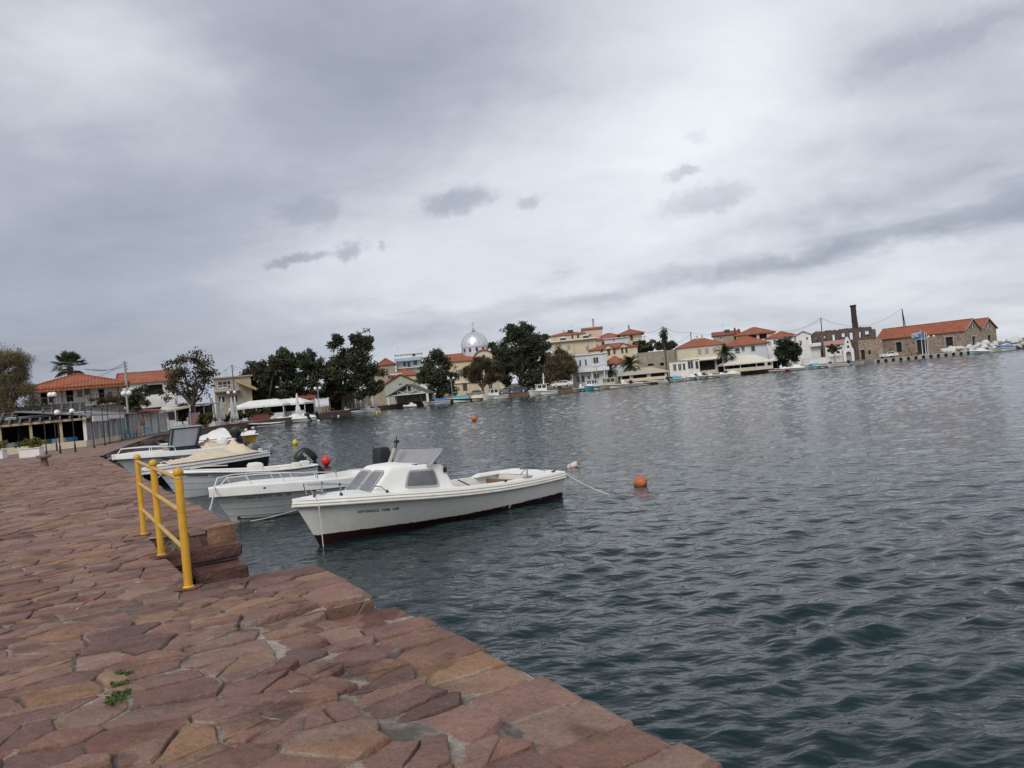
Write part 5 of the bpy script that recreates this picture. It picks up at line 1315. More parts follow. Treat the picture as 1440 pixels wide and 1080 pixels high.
def parasol(label, px, pyt, pyb, Y, lean=0.0, m=None, group='closed parasols', w=.26):
    a = W(px, pyt, Y); t = thing('parasol', label, 'parasol', (a.x, Y, QZ), 0, group); h = a.z-QZ; zb = max(.3, W(px, pyb, Y).z-QZ)
    mb = MB(); mb.tube([(0, 0, 0), (0, 0, h)], .035, 8); mb.lathe([(.32, 0), (.32, .08), (.08, .1)], (0, 0, 0), 12); mb.build('pole', M['metal_w'], t)
    mb = MB(); rs = []
    for i in range(9):
        f = i/8; z = zb+(h-zb)*f; r = w*(1.0-.75*f**1.6)*(1.15 if i in (1,) else 1)*(.72 if i == 3 else 1); rs.append([(r*(1+.22*(-1)**k)*math.cos(2*math.pi*k/16)+lean*f, r*(1+.22*(-1)**k)*math.sin(2*math.pi*k/16), z) for k in range(16)])
    mb.loft(rs); mb.build('canopy', m or M['white_canvas'], t, smooth=True); return t
def canopy(name, label, cat, pts_front, pts_back, posts, m, pm, Y_thick=.06, valance=.25):
    """cloth roof between a front and a back edge (lists of world points)"""
    o = pts_front[0].copy(); o.z = QZ; t = thing(name, label, cat, o); mb = MB()
    a = [p-o for p in pts_front]; b = [p-o for p in pts_back]
    mb.loft([a, b], closed=False, caps=False); mb.loft([[p+Vector((0, 0, -.02)) for p in a], [p+Vector((0, 0, -.02)) for p in b]], closed=False, caps=False)
    if valance: mb.loft([a, [p+Vector((0, -.02, -valance)) for p in a]], closed=False, caps=False)
    mb.build('roof_cloth', m, t, fix=False)
    for (p, zt) in posts: q = MB(); q.tube([(p.x-o.x, p.y-o.y, 0), (p.x-o.x, p.y-o.y, zt-QZ)], .06, 8); q.build('post', pm, t, smooth=True)
    return t
# ================================================================== LEFT SHORE
# --- tavern pavilion with the open timber roof
def tavern():
    va, vb = W(-70, 600, 54.2), W(119, 590, 58); xa, Yf = va.x, va.y; rz = math.atan2(vb.y-va.y, vb.x-va.x); w = math.hypot(vb.y-va.y, vb.x-va.x); D_ = 6.5
    t = thing('tavern_pavilion', 'low open fronted tavern with bare grey rafters over a dark interior behind the planters', 'tavern', (xa, Yf, QZ-.02), rz)
    zf, zb_ = 3.02-QZ, 4.35-QZ
    mb = MB(); mb.box(0, w, 0, .25, 0, .50); mb.build('low_wall', M['wall_yellow'], t)
    mb = MB(); mb.box(0, w, D_, D_+.2, 0, zb_); mb.box(0, .2, .3, D_, 0, zf); mb.build('back_wall', M['dark'], t)  # wall and floor coloured near-black to paint in the interior shade
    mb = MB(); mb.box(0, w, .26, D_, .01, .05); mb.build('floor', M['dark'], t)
    n = 13
    for k in range(n):
        x = w*(k+.5)/n
        if k % 3 == 1: q = MB(); q.box(x-.09, x+.09, .05, .23, .50, zf); q.build('post', M['wood_pale'], t)
        mb = MB(); mb.prism([(x-.06, -.3, zf+.08), (x+.06, -.3, zf+.08), (x+.06, D_, zb_+.12), (x-.06, D_, zb_+.12)], (0, 0, .14)); mb.build('rafter', M['wood_grey'], t)
    mb = MB(); mb.box(-.2, w+.1, -.12, .02, zf-.06, zf+.09); mb.build('front_beam', M['wood_pale'], t)
    mb = MB(); mb.prism([(0, .05, zf+.02), (w, .05, zf+.02), (w, D_, zb_+.02), (0, D_, zb_+.02)], (0, 0, .04)); mb.build('gap_shade_sheet', mat('rafter_gap_shade', (.035, .033, .03), .9, .4, 1.5, .3, 6), t)  # dark sheet stands in for the shaded interior below open rafters
    for k in range(5): mb = MB(); y = D_*(k+1)/6; z = zf+(zb_-zf)*y/D_+.26; mb.box(0, w, y-.03, y+.03, z, z+.06); mb.build('batten', M['wood_grey'], t)
    mb = MB(); mb.box(w*.38, w, 1.2, 1.3, zf+.42, zf+.60); mb.build('rolled_awning', M['metal_w'], t)
    rg = random.Random(8)
    for k in range(6):
        x = w*(.42+.09*k); y = 1.4+rg.random()
        c = thing('table', 'tavern table under a blue and white cloth, seen inside the dark pavilion', 'table', (xa+x*math.cos(rz)-y*math.sin(rz), Yf+x*math.sin(rz)+y*math.cos(rz), QZ+.03), 0, 'tavern tables in the pavilion')
        q = MB(); q.lathe([(.42, .74), (.42, .76)], (0, 0, 0), 14); q.lathe([(.03, 0), (.03, .74)], (0, 0, 0), 8); q.build('top', M['wood'], c)
        q = MB(); q.loft([[(.46*math.cos(a)*(1+.08*math.cos(5*a))*f, .46*math.sin(a)*(1+.08*math.cos(5*a))*f, z) for a in [2*math.pi*i/20 for i in range(20)]] for f, z in ((1.08, .45), (1, .775), (.2, .78))]); tag(q.build('tablecloth', M['bluepl'] if k % 2 else M['wall_grey'], c, smooth=True))
tavern()
# --- glazed veranda leading along the promenade
def veranda():
    a = W(120, 590, 58.2); b = W(188, 585, 77); a.z = b.z = QZ-.02; d = b-a; L = d.length; ang = math.atan2(d.y, d.x)
    t = thing('glazed_veranda', 'long glazed veranda of the tavern with white posts and clear plastic sheets along the promenade', 'veranda', a, ang); H = 2.25; D_ = 4.5
    mb = MB(); mb.box(0, L, 0, .2, 0, .45); mb.build('low_wall', M['wall_yellow'], t)
    n = 9
    for k in range(n+1):
        x = L*k/n; q = MB(); q.box(x-.09, x+.09, -.02, .18, .45, H); q.build('post', M['frame_w'], t)
        if k < n: q = MB(); q.box(x+.1, L*(k+1)/n-.1, .06, .075, .46, H-.1); q.build('clear_sheet', M['pvc'], t)
    mb = MB(); mb.prism([(-.2, -.4, H+.02), (L, -.4, H+.02), (L, D_, H+.75), (-.2, D_, H+.75)], (0, 0, .1)); mb.build('roof', mat('grey_roof_sheet', (.20, .20, .195), .7, .2, 2), t)
    mb = MB(); mb.box(-.1, L*.28, -.55, -.42, H-.42, H-.02); mb.build('valance', M['tent'], t); mb = MB(); mb.box(L*.3, L*.6, -.55, -.42, H-.3, H+.02); mb.build('valance', M['tent'], t)
    mb = MB(); mb.box(0, L, D_-.1, D_, 0, H+.7); mb.build('back_wall', M['dark'], t)
    mb = MB(); mb.box(L+.02, L+.12, .3, D_, 0, H); mb.build('end_wall', M['wall_grey'], t)
veranda()
# --- red awning and second glazed room at its far end
ra, rb = W(158, 578, 74), W(222, 577.5, 80)
canopy('awning', 'flat dark red cloth awning above the far end of the glazed veranda', 'awning', [W(160, 579, 75), W(224, 577, 84)], [W(172, 575, 80), W(228, 575, 90)], [(W(222, 580, 84), 3.3), (W(196, 580, 80), 3.3)], M['awn_red'], M['galv'], valance=.15)
def glassroom():
    a = W(190, 584, 79); b = W(233, 580, 92); a.z = b.z = QZ-.02; d = b-a; L = d.length; t = thing('glass_room', 'small grey framed glass dining room with clear panels at the bend of the promenade', 'veranda', a, math.atan2(d.y, d.x)); H = W(212, 580, 85).z-QZ
    n = 4
    for k in range(n+1):
        x = L*k/n; q = MB(); q.box(x-.09, x+.09, 0, .18, 0, H); q.build('post', M['wall_grey'], t)
        if k < n: q = MB(); q.box(x+.1, L*(k+1)/n-.1, .06, .075, .3, H-.15); q.build('clear_sheet', M['pvc'], t)
    mb = MB(); mb.box(0, L, -.05, 4, H+.003, H+.25); mb.build('roof', M['wall_grey'], t)
    mb = MB(); mb.box(0, L, 0.01, .17, 0, .28); mb.build('low_wall', M['wall_grey'], t); mb = MB(); mb.box(0, L, 3.8, 4, 0, H); mb.build('back_wall', M['dark'], t)
glassroom()
# --- two storey house above the tavern
def ex1(t, w, h, dp, rh, L):
    x0 = -w/2; z = L(100, 571)[1]
    balcony(t, x0+.2, w/2-.3, z, 1.1, M['frame_br'], M['concrete'])
    for k in range(4): mb = MB(); x = x0+.4+k*(w-.8)/3; mb.box(x-.07, x+.07, -1.05, -.9, z+.01, h-.1); mb.build('veranda_post', M['frame_br'], t)
    mb = MB(); mb.prism([(x0-.5, -1.3, h-.42), (w/2+.4, -1.3, h-.42), (w/2+.4, -.2, h-.22), (x0-.5, -.2, h-.22)], (0, 0, .1)); mb.build('veranda_roof', M['tile_big'], t)
house('two_storey_house', 'two storey white house with a weathered red roof and long balcony behind the tavern', 40, 171, 543, 525, 77, 'hip', M['wall_white'], M['tile_big'],
      [(62, 561, 8, 17, 'dark'), (72, 559, 5, 12, 'winb'), (98, 557, 9, 16, 'dark'), (123, 550, 7, 8, 'winb'), (143, 556, 7, 18, 'dark'), (112, 553, 6, 8, 'winb'), (155, 555, 6, 10, 'win')], depth=9, over=.7, extras=ex1)
bush('brown and green climbing plant along the balcony of the two storey house', 150, 562, 18, 7, 74.5, 60, 30, .12, BROWN, 61, 'climbing_plant')
bush('dark green bushy tree between the two storey house and the pale house', 188, 560, 17, 14, 78, 80, 50, .2, DARKL, 62, 'dark_shrub')
fan_palm('fan palm standing behind the red roof of the two storey house', 98, 516, 88, 27, 46, 3, ((.06, .075, .04), (.085, .10, .055), (.11, .12, .07), (.16, .14, .08)))
# --- tamarisk at the left edge
tree('tamarisk_tree', 'big feathery brown green tamarisk at the left edge of the photo', 60, (8, 640), [(2, 535, 36, 44), (-28, 520, 40, 50), (30, 550, 17, 40), (20, 508, 22, 22), (10, 575, 26, 26)], 520, 80, .7, .085, [(.16, .13, .07), (.20, .155, .085), (.125, .105, .055), (.24, .18, .10)], 71, .3, wispy=True)
# --- pale house with the orange roof
def ex2(t, w, h, dp, rh, L):
    z = L(215, 566)[1]; balcony(t, -w/2+1.0, w/2-.2, z-.5, 1.3, M['wall_white'], M['wall_white'], True, .9)
    mb = MB(); mb.box(-w/2+1.2, w/2-.3, -.95, -.06, z-1.15, z-.7); mb.build('shade_strip', M['dark'], t)  # near-black box modelled in place of the shade below the balcony
house('pale_house', 'white house with an orange tile roof and an open upper veranda behind the utility pole', 166, 246, 538, 522, 101, 'gablex', M['wall_white'], M['tile'], [(216, 548, 24, 14, 'dark'), (230, 575, 10, 12, 'win')], depth=9, over=.3, extras=ex2)
p_pole1 = pole('grey utility pole rising beside the white globe lamp near the pale house', 175, 508, 78, r=.13, m=M['concrete'])
lamp2('street lamp with two white globes on a thick pale pole beside the red awning', 177.5, 553, 74, .50, .24, True, M['concrete'], .11)
lamp2('black street lamp with a single white globe, left of its twin behind the planter', 80, 580, 47.5, .1, .165, False, M['blackpaint'], .034)
lamp2('black street lamp with a single white globe, right of its twin near the veranda corner', 101, 578, 47.5, .1, .15, False, M['blackpaint'], .034)
lamp2('street lamp with two large globes close together in front of the two storey house', 73, 555, 54, .24, .18, True, M['blackpaint'], .034)
# slim black posts along the forecourt
for px, pyb, Y in ((66, 640, 47), (133, 633, 53), (148, 629, 56), (155, 625, 60), (172, 619, 66)):
    p = W(px, pyb, Y); mb = MB(); mb.tube([(0, 0, 0), (0, 0, 2.6)], [.035, .025], 8); mb.lathe([(.08, 0), (.08, .1), (.04, .13)], (0, 0, 0), 10); mb.ball((0, 0, 2.63), .06, 8)
    tag(mb.build('iron_post', M['blackpaint'], smooth=True, loc=(p.x, Y, QZ)), 'slim black iron post along the edge of the tavern forecourt', 'post', 'black iron posts along the forecourt')
c0 = p_pole1
for k, (b, sg) in enumerate(((W(120, 519, 40), .4), (W(60, 545, 62), .5), (W(130, 519, 66), .2))):
    cable('dark overhead cable running left from the pole by the pale house', c0-Vector((0, 0, .25*k)), b, sg)
# --- dense sparse-leaved tree
tree('plane_tree', 'half bare tree with brown and green leaves and forking dark limbs beside the pale house', 97, (273, 600), [(245, 532, 20, 24), (262, 515, 22, 18), (283, 520, 18, 28), (240, 552, 18, 14), (280, 548, 26, 20), (296, 535, 12, 18), (276, 500, 8, 12)], 290, 15, .62, .20, MIXED+[(.16, .11, .06)], 81, .26, fork=.42)
# --- awning, kiosk, screens behind the small boats
canopy('awning', 'long cream cloth awning under the half bare tree', 'awning', [W(222, 579, 92), W(268, 570, 96)], [W(228, 572, 99), W(272, 566, 103)], [(W(246, 575, 94), 3.6), (W(266, 571, 96), 3.9)], M['tent_cream'], M['metal_w'])
def kiosk():
    p = W(288, 590, 99); t = thing('kiosk', 'small white framed glazed kiosk to the left of the closed parasols', 'kiosk', (p.x, 99, QZ)); w, d, H = 2.4, 2.2, W(288, 569, 99).z-QZ
    mb = MB(); mb.box(-w/2, w/2, 0, d, 0, .9); mb.build('base', M['wall_white'], t)
    for x in (-w/2+.06, 0, w/2-.06):
        for y in (.06, d-.06): q = MB(); q.box(x-.06, x+.06, y-.06, y+.06, .9, H); q.build('post', M['frame_w'], t)
    mb = MB(); mb.box(-w/2+.1, w/2-.1, .04, .06, .92, H-.1); mb.build('glass', M['glass'], t); mb = MB(); mb.box(-w/2-.3, w/2+.3, -.3, d+.3, H, H+.18); mb.build('roof', M['metal_w'], t, bevel=.03)
kiosk()
for i, (px, py, wp, hp, Y, lb) in enumerate(((243, 585, 12, 11, 95, 'low screen of rose printed cloth left of the green shrub under the awning'), (273, 590, 15, 19, 96, 'tall screen of rose printed cloth right of the green shrub under the awning'), (201, 593, 6, 12, 78, 'narrow rose printed screen behind the wooden crates'))):
    p = W(px, py, Y); w, h = wp*Y/FPX, hp*Y/FPX; t = thing('screen', lb, 'screen', (p.x, Y, QZ), R(6)); zc = p.z-QZ
    mb = MB(); mb.box(-w/2, w/2, 0, .05, zc-h/2, zc+h/2); mb.build('cloth', M['flower'], t); mb = MB(); [mb.box(s*w/2-.03, s*w/2+.03, .055, .1, 0, zc+h/2+.03) for s in (-1, 1)]; mb.build('stand', M['frame_w'], t)
bush('green leafy shrub between the two rose printed screens', 258, 580, 10, 12, 97, 50, 40, .2, DARKL+[(.09, .1, .04)], 63)
bush('yellow green shrub in front of the kiosk', 290, 590, 11, 8, 95, 50, 40, .17, [(.1, .1, .03), (.14, .11, .04), (.06, .07, .03)], 64)
for i, (px, lb) in enumerate(((231, 'leftmost'), (238, ''), (245, ''), (252, ''), (259, ''))):
    p = W(px, 600, 88+i*.3); chair('white plastic chair in the row on the promenade beside the rose printed screen', Vector((p.x, 88+i*.5, QZ)), M['white'], R(170), 1.12, 'white plastic chairs in a row')
for i, (px, Y, lb) in enumerate(((179, 70, 0), (183, 71, 0), (186, 72, 0), (209, 76, 0), (212, 77, 0))):
    p = W(px, 612, Y); chair('bright blue wooden chair on the promenade beside the glass dining rooms', Vector((p.x, Y, QZ)), M['bluepl'], R(40+35*i), 1.0, 'blue wooden chairs on the promenade')
for i, (px, Y) in enumerate(((190, 72.5), (195, 73), (200, 74))):
    p = W(px, 608, Y); t = thing('crate_stack', 'stack of pale wooden crates used as shelves among the blue chairs', 'crates', (p.x, Y, QZ), R(20), 'wooden crate shelves')
    for k in range(3):
        mb = MB(); z = .36*k; mb.box(-.19, -.165, -.15, .15, z, z+.35); mb.box(.165, .19, -.15, .15, z, z+.35); mb.box(-.163, .163, -.15, .15, z, z+.025); mb.box(-.163, .163, -.15, .15, z+.325, z+.35); mb.build('crate', M['wood_pale'] if i != 2 else M['wood'], t)
# --- closed parasols
parasol('leaning closed white parasol, first from the left, by the kiosk', 299, 559, 594, 100, -.25, w=.36)
parasol('closed white parasol, second from the left, behind the yellow hulled boat', 311, 560, 590, 103)
parasol('closed white parasol, third from the left, close beside the street lamp pole', 325, 559, 589, 105, w=.24)
parasol('closed white parasol, close against the right side of the third one', 329.5, 558, 590, 105.5, w=.24)
parasol('closed white parasol standing alone in front of the dark trees', 417, 553, 580, 122, w=.3)
# --- ochre block
def ex3(t, w, h, dp, rh, L):
    z5 = L(325, 549)[1]; balcony(t, -w/2, 1.0, z5, 1.3, M['metal_w'], M['wall_tan']); mb = MB(); mb.prism([(.6, -1.6, z5+1.8), (w/2+.8, -1.6, z5+.1), (w/2+.8, -1.6, z5-.4), (.6, -1.6, z5+1.3)], (0, 1.4, 0)); mb.build('stair_wall', M['wall_ochre'], t)
    aerial(t, -1, 3, h+.2, 1.4)
house('ochre_block', 'flat roofed tan and ochre building with a balcony behind the closed parasols', 300, 352, 531, 529, 132, 'flat', M['wall_tan'], M['wall_tan'], [(313, 541, 13, 9, 'win'), (322, 541, 4, 10, 'door'), (312, 562, 9, 10, 'win'), (330, 560, 7, 8, 'winb')], depth=9, extras=ex3)
p_pole2 = pole('dark thin utility pole in front of the ochre building', 326, 513, 118, r=.09)
lamp2('street lamp with two white globes beside the pair of closed parasols', 325.5, 552, 108, .85, .23, True, M['wood_grey'], .07)
cable('overhead cable from the ochre building pole towards the dark trees', p_pole2, W(360, 521, 140), .3); cable('overhead cable from the ochre building pole towards the half bare tree', p_pole2, W(285, 533, 110), .5)
# --- white tents of the waterside restaurant
def tent(label, px0, px1, pye, pyr, Y, D_=6, m=None, low=True, ridge=.4, name='restaurant_tent'):
    pm = (px0+px1)/2; a = W(px0, pye+(pm-px0)*TILT, Y); b = W(px1, pye-(px1-pm)*TILT, Y); zr = W(pm, pyr, Y+D_/2).z; w = b.x-a.x; t = thing(name, label, 'tent', ((a.x+b.x)/2, Y, QZ-.02)); h = (a.z+b.z)/2-QZ; rr = zr-QZ
    mb = MB(); c = [(-w/2, -.2, h), (w/2, -.2, h), (w/2, D_, h), (-w/2, D_, h)]; r0, r1 = (-w/2+w*ridge*.6, D_/2, rr), (w/2-w*ridge*.6, D_/2, rr)
    mb.quad(c[0], c[1], r1, r0); mb.poly([c[1], c[2], r1]); mb.quad(c[2], c[3], r0, r1); mb.poly([c[3], c[0], r0])
    for p, q in zip(c, c[1:]+c[:1]): mb.quad(p, q, (q[0], q[1], h-.28), (p[0], p[1], h-.28))
    mb.build('roof_cloth', m or M['tent'], t, fix=False)
    n = max(2, int(w/3)); 
    for k in range(n+1):
        for y in (0, D_-.2): q = MB(); q.box(-w/2+w*k/n-.05, -w/2+w*k/n+.05, y-.05, y+.05, 0, h-.02); q.build('post', M['metal_w'], t)
    mb = MB(); mb.box(-w/2, w/2, D_+.1, D_+.2, 0, h); mb.build('back_wall', M['dark'], t)  # wall coloured near-black to paint in the shade under the tent
    if low: mb = MB(); mb.box(-w/2+.1, w/2-.1, -.18, -.08, .02, .85); mb.build('low_screen', M['wall_grey'] if low != 2 else M['wall_yellow'], t)
    return t
tent('wide white restaurant tent, the left one of two over the dark terrace', 322, 398, 571, 563, 120, 7)
tent('white restaurant tent, the right one of two, with glass screens', 372, 428, 568, 561, 124, 6)
for i, px in enumerate((318, 328, 338, 350, 362, 376)):
    bush('dark green potted shrub in the row along the terrace of the white tents', px, 587-(px-318)*.12, 7, 6, 113+i*.4, 26, 30, .2, DARKL, 90+i, 'potted_shrub', group='dark shrubs along the terrace')
mb = MB(); p0 = W(372, 590, 116); mb.box(-1.3, 1.3, 0, .5, 0, .75); mb.box(-1.35, 1.35, -.05, .55, .75, .85); tag(mb.build('brick_trough', M['redhull'], loc=(p0.x, 114, QZ), bevel=.02), 'dark red planter trough on the terrace under the white tents', 'planter')
lamp2('street lamp with two white globes in front of the tall dark trees', 446.5, 546, 127, .75, .25, True, M['galv'], .08)
# --- big dark trees behind the tents
tree('ficus_tree', 'dark rounded tree with browning leaves, first in the big dark group', 138, (378, 590), [(362, 530, 22, 26), (378, 520, 20, 24), (350, 545, 14, 18), (385, 548, 18, 20), (355, 558, 16, 12), (372, 556, 18, 14)], 560, 36, .75, .28, DARKL+[(.07, .055, .03), (.085, .06, .03)], 101, .3)
tree('ficus_tree', 'dark uneven topped tree, second from the left in the big dark group', 142, (420, 590), [(398, 512, 18, 22), (420, 520, 22, 26), (440, 515, 18, 24), (410, 545, 20, 20), (436, 545, 18, 20), (455, 530, 14, 20), (420, 556, 26, 12)], 640, 36, .75, .28, DARKL, 102, .32)
tree('ficus_tree', 'tallest dark tree of the big dark group, with ragged wind blown top', 148, (485, 590), [(470, 500, 18, 28), (500, 495, 24, 26), (490, 525, 34, 26), (520, 530, 22, 26), (462, 535, 18, 24), (507, 545, 26, 18), (478, 552, 24, 14), (528, 548, 12, 14), (455, 548, 14, 14), (474, 480, 8, 10), (500, 478, 9, 8), (515, 484, 9, 10)], 950, 34, .85, .29, DARKL, 103, .36)
house('red_roofed_shed', 'low cream shed with a dark red roof under the dark trees', 419, 442, 560, 555, 140, 'gablex', M['wall_cream'], M['tile_dark'], [(435, 567, 5, 12, 'shutb')], depth=4)
def ex4(t, w, h, dp, rh, L):
    mb = MB(); mb.box(-w/2, w/2, -2.4, -.1, h-.6, h-.5); [mb.box(x-.06, x+.06, -2.3, -2.2, 0, h-.6) for x in (-w/2+.1, 0, w/2-.1)]; mb.build('porch', M['wall_tan'], t)
house('dark_tavern', 'dark open fronted tavern with a dull red roof under the tallest dark tree', 462, 498, 556, 549, 153, 'gablex', M['wall_tan'], M['tile_dark'], [(476, 569, 22, 16, 'dark'), (492, 570, 5, 10, 'win')], depth=6, extras=ex4)
for i, (px, Y) in enumerate(((456, 138), (462, 138.5), (467, 139))):
    p = W(px, 575, Y); chair('reddish wooden chair at the waterfront by the globe lamp', Vector((p.x, Y, QZ)), M['wood'], R(50*i), 1.25, 'reddish wooden chairs at the waterfront')
mb = MB(); p = W(459, 572, 138); mb.box(-.6, .6, -.4, .4, .72, .78); [mb.box(x-.04, x+.04, y-.04, y+.04, 0, .72) for x in (-.5, .5) for y in (-.3, .3)]; tag(mb.build('table', M['wood'], loc=(p.x, 137.3, QZ)), 'wooden table with the reddish chairs at the waterfront', 'table')
# --- gabled open pavilions
def pavilion(label, px0, px1, pye, pya, Y, roofm, D_=6, fill=True, name='open_pavilion'):
    pm = (px0+px1)/2; a = W(px0, pye+(pm-px0)*TILT, Y); b = W(px1, pye-(px1-pm)*TILT, Y); w = b.x-a.x; h = (a.z+b.z)/2-QZ; ap = W(pm, pya, Y).z-QZ; t = thing(name, label, 'pavilion', ((a.x+b.x)/2, Y, QZ-.02), R(-4))
    for x in (-w/2+.15, -w/6, w/6, w/2-.15):
        for y in ((.0, D_) if abs(x) > w/4 else (D_,)): q = MB(); s = .22 if abs(x) > w/4 else .12; q.box(x-s, x+s, y-s, y+s, 0, h); q.build('column', M['wall_white'], t)
    mb = MB()
    for y in (0, D_*.5, D_):
        mb.tube([(-w/2-.3, y, h-.1), (0, y, ap)], .1, 6); mb.tube([(w/2+.3, y, h-.1), (0, y, ap)], .1, 6); mb.tube([(-w/2, y, h+.05), (w/2, y, h+.05)], .1, 6); mb.tube([(0, y, h), (0, y, ap)], .07, 6)
        for s in (-1, 1): mb.tube([(s*w*.25, y, h), (s*w*.25, y, (h+ap)/2)], .06, 5); mb.tube([(0, y, h+.1), (s*w*.25, y, (h+ap)/2)], .06, 5)
    mb.build('truss', M['metal_w'], t)
    if roofm:
        mb = MB()
        for s in (-1, 1): mb.prism([(s*(w/2+.4), -.4, h-.1), (s*(w/2+.4), D_+.4, h-.1), (0, D_+.4, ap+.1), (0, -.4, ap+.1)], (0, 0, .08))
        mb.build('roof', roofm, t)
    mb = MB(); mb.box(-w/2, w/2, D_+.3, D_+.4, 0, h); mb.build('back_wall', M['wall_tan'], t)
    if fill: mb = MB(); mb.box(-w*.2, w*.2, D_*.5, D_*.55, .3, h*.8); mb.build('shutter_screen', M['wood_grey'], t)
    return t
pavilion('open gabled pavilion frame with white trusses and no roofing beside the dark tavern', 488, 516, 558, 549, 156, None, 5, False)
pavilion('open gabled pavilion with a dark roof and white columns near the small covered dinghy', 545, 602, 555, 541, 164, mat('grey_pavilion_roof', (.10, .10, .095), .8, .2, 2), 7)
# ================================================================== TOWN ACROSS THE BAY
def far_boat(label, px, Y, hd, L, B, hm, feats=(), fb=.62, name='moored_boat', bow=.9, group=None, cabc=None):
    p = W(px, 560, Y); t = thing(name, label, 'boat', (p.x, Y, .0), R(hd), group)
    h = Hull(L*.93, B, bow, fb, over=L*.08, tw=.82, draft=.22, N=12, Mq=5, dip=.03, bx=2.4, flare=.7, full=.25)
    mb = MB(); h.shell(mb); mb.build('hull', hm, t, smooth=True)
    mb = MB(); rim(h, mb, 0, 1, .05, 1.0, -.02, .02, True, 12); mb.build('gunwale', M['white'], t, smooth=True)
    x0 = -L*.465
    if 'cover' not in feats:
        mb = MB(); h.deck(mb, .62, 1, .01, .05, 6, .04); h.well(mb, .04, .62, .14, .15, 6, .0)
        for sd in (1, -1): h.strip(mb, .04, .62, .0, .14, .0, .005, 8, sd)
        h.deck(mb, 0, .04, 0, 0, 2, .02); mb.build('deck', M['gwhite'], t, smooth=True)
    for f in feats:
        if f == 'cover': cover(t, h, .02, .97, lambda q: .22+.5*math.exp(-((q-.38)/.16)**2), M['white_canvas'], 'canvas_cover', .08, int(px), .0, 16, 8)
        if f == 'motor': outboard(t, (x0-.05, 0, fb+.05), R(28), M['black'], M['black'], 1.25, 0, 'square')
        if f == 'gmotor': outboard(t, (x0-.05, 0, fb+.05), R(50), M['shut_grey'], M['galv'], 1.2, 0, 'round')
        if f in ('tarp', 'btarp', 'ytarp'):
            m = {'tarp': M['turq'], 'btarp': M['blue'], 'ytarp': M['cream_canvas']}[f]
            mb = MB(); rs = []
            for i in range(7): x = -L*.36+L*.5*i/6; rs.append([(x, B*.46*math.cos(a), fb+.02+(.62+.1*math.sin(i*2))*math.sin(a)) for a in [math.pi*k/8 for k in range(9)]])
            mb.loft(rs, closed=False, caps=False); mb.build('tarpaulin', m, t, smooth=True)
        if f == 'canopy':
            mb = MB(); mb.prism([(-L*.36, -B*.42, fb+1.35), (L*.08, -B*.42, fb+1.42), (L*.08, B*.42, fb+1.42), (-L*.36, B*.42, fb+1.35)], (0, 0, .07)); mb.build('canopy', M['tent'], t, bevel=.02)
            for x in (-L*.34, L*.06):
                for y in (-B*.38, B*.38): q = MB(); q.tube([(x, y, fb-.05), (x, y, fb+1.37)], .03, 5); q.build('canopy_post', M['galv'], t)
        if f == 'console': mb = MB(); mb.box(-.5, .3, -.35, .35, .15, fb+.55); mb.prism([(.3, -.33, fb+.56), (.3, .33, fb+.56), (.08, .3, fb+1.0), (.08, -.3, fb+1.0)], (.04, 0, 0)); mb.build('console', M['white'], t, bevel=.04)
        if f == 'cabin':
            c = cabc or M['white']; xa, xb, w, z0, z1 = -L*.10, L*.24, B*.33, fb+.03, fb+1.45; mb = MB()
            Pq = lambda u, v, d: Vector((xa+u, -w+d, v))
            for sd in (-1, 1): holes_wall(mb, 0, xb-xa, z0, z1, [(.15, z0+.65, (xb-xa)*.46, z1-.15), ((xb-xa)*.54, z0+.65, xb-xa-.15, z1-.15)], (lambda u, v, d, sd=sd: Vector((xa+u, sd*(w-d), v))), .08)
            for x, s_ in ((xb, 1), (xa, -1)): holes_wall(mb, -w, w, z0, z1, [(-w*.75, z0+.65, -.05, z1-.15), (.05, z0+.65, w*.75, z1-.15)], (lambda u, v, d, x=x, s_=s_: Vector((x-s_*d, u, v))), .08)
            mb.build('cabin', c, t, fix=False)
            mb = MB(); mb.box(xa+.09, xb-.09, -w+.09, w-.09, z0+.6, z1-.1); mb.build('cabin_windows', M['glass'], t)
            mb = MB(); mb.box(xa-.55, xb+.2, -w-.12, w+.12, z1+.003, z1+.09); mb.build('cabin_roof', M['white'], t, bevel=.03)
        if f == 'mast': mb = MB(); mb.tube([(-L*.02, 0, fb), (-L*.05, 0, fb+3.7)], [.13, .10], 8); mb.tube([(-L*.045, -.85, fb+2.8), (-L*.045, .85, fb+2.8)], .09, 6); [mb.tube([(-L*.045, s*.5, fb+2.8), (-L*.1, s*B*.4, fb)], .012, 4) for s in (-1, 1)]; mb.build('mast', M['white'], t)
        if f == 'rail':
            mb = MB()
            for sd in (1, -1): mb.tube([h.pt(q, 1, sd, .08, .34) for q in (.6, .75, .9, .97)], .02, 5); [mb.tube([h.pt(q, 1, sd, .08, .34), h.pt(q, 1, sd, .08, 0)], .018, 4) for q in (.6, .78, .95)]
            mb.build('bow_rail', M['galv'], t)
        if f == 'gear': mb = MB(); rgx = random.Random(int(px)); [mb.cbox((rgx.uniform(-L*.3, L*.1), rgx.uniform(-B*.2, B*.2), fb+rgx.uniform(-.15, .2)), (rgx.uniform(.25, .6), rgx.uniform(.25, .5), .4)) for _ in range(1)]; mb.build('gear_box', M['bluepl'], t, bevel=.05)
    return t
WH = hull_mat('far_white_hull', (.76, .75, .72), (.06, .05, .05), .06)
BLH = hull_mat('far_light_blue_hull', (.40, .56, .66), (.08, .07, .07), .06)
TQH = hull_mat('far_turquoise_hull', (.10, .42, .50), (.50, .50, .48), .05)
RDH = hull_mat('far_dark_red_hull', (.15, .045, .035), (.05, .04, .04), .04)
BRH = hull_mat('far_brown_hull', (.10, .06, .045), (.05, .04, .04), .04)
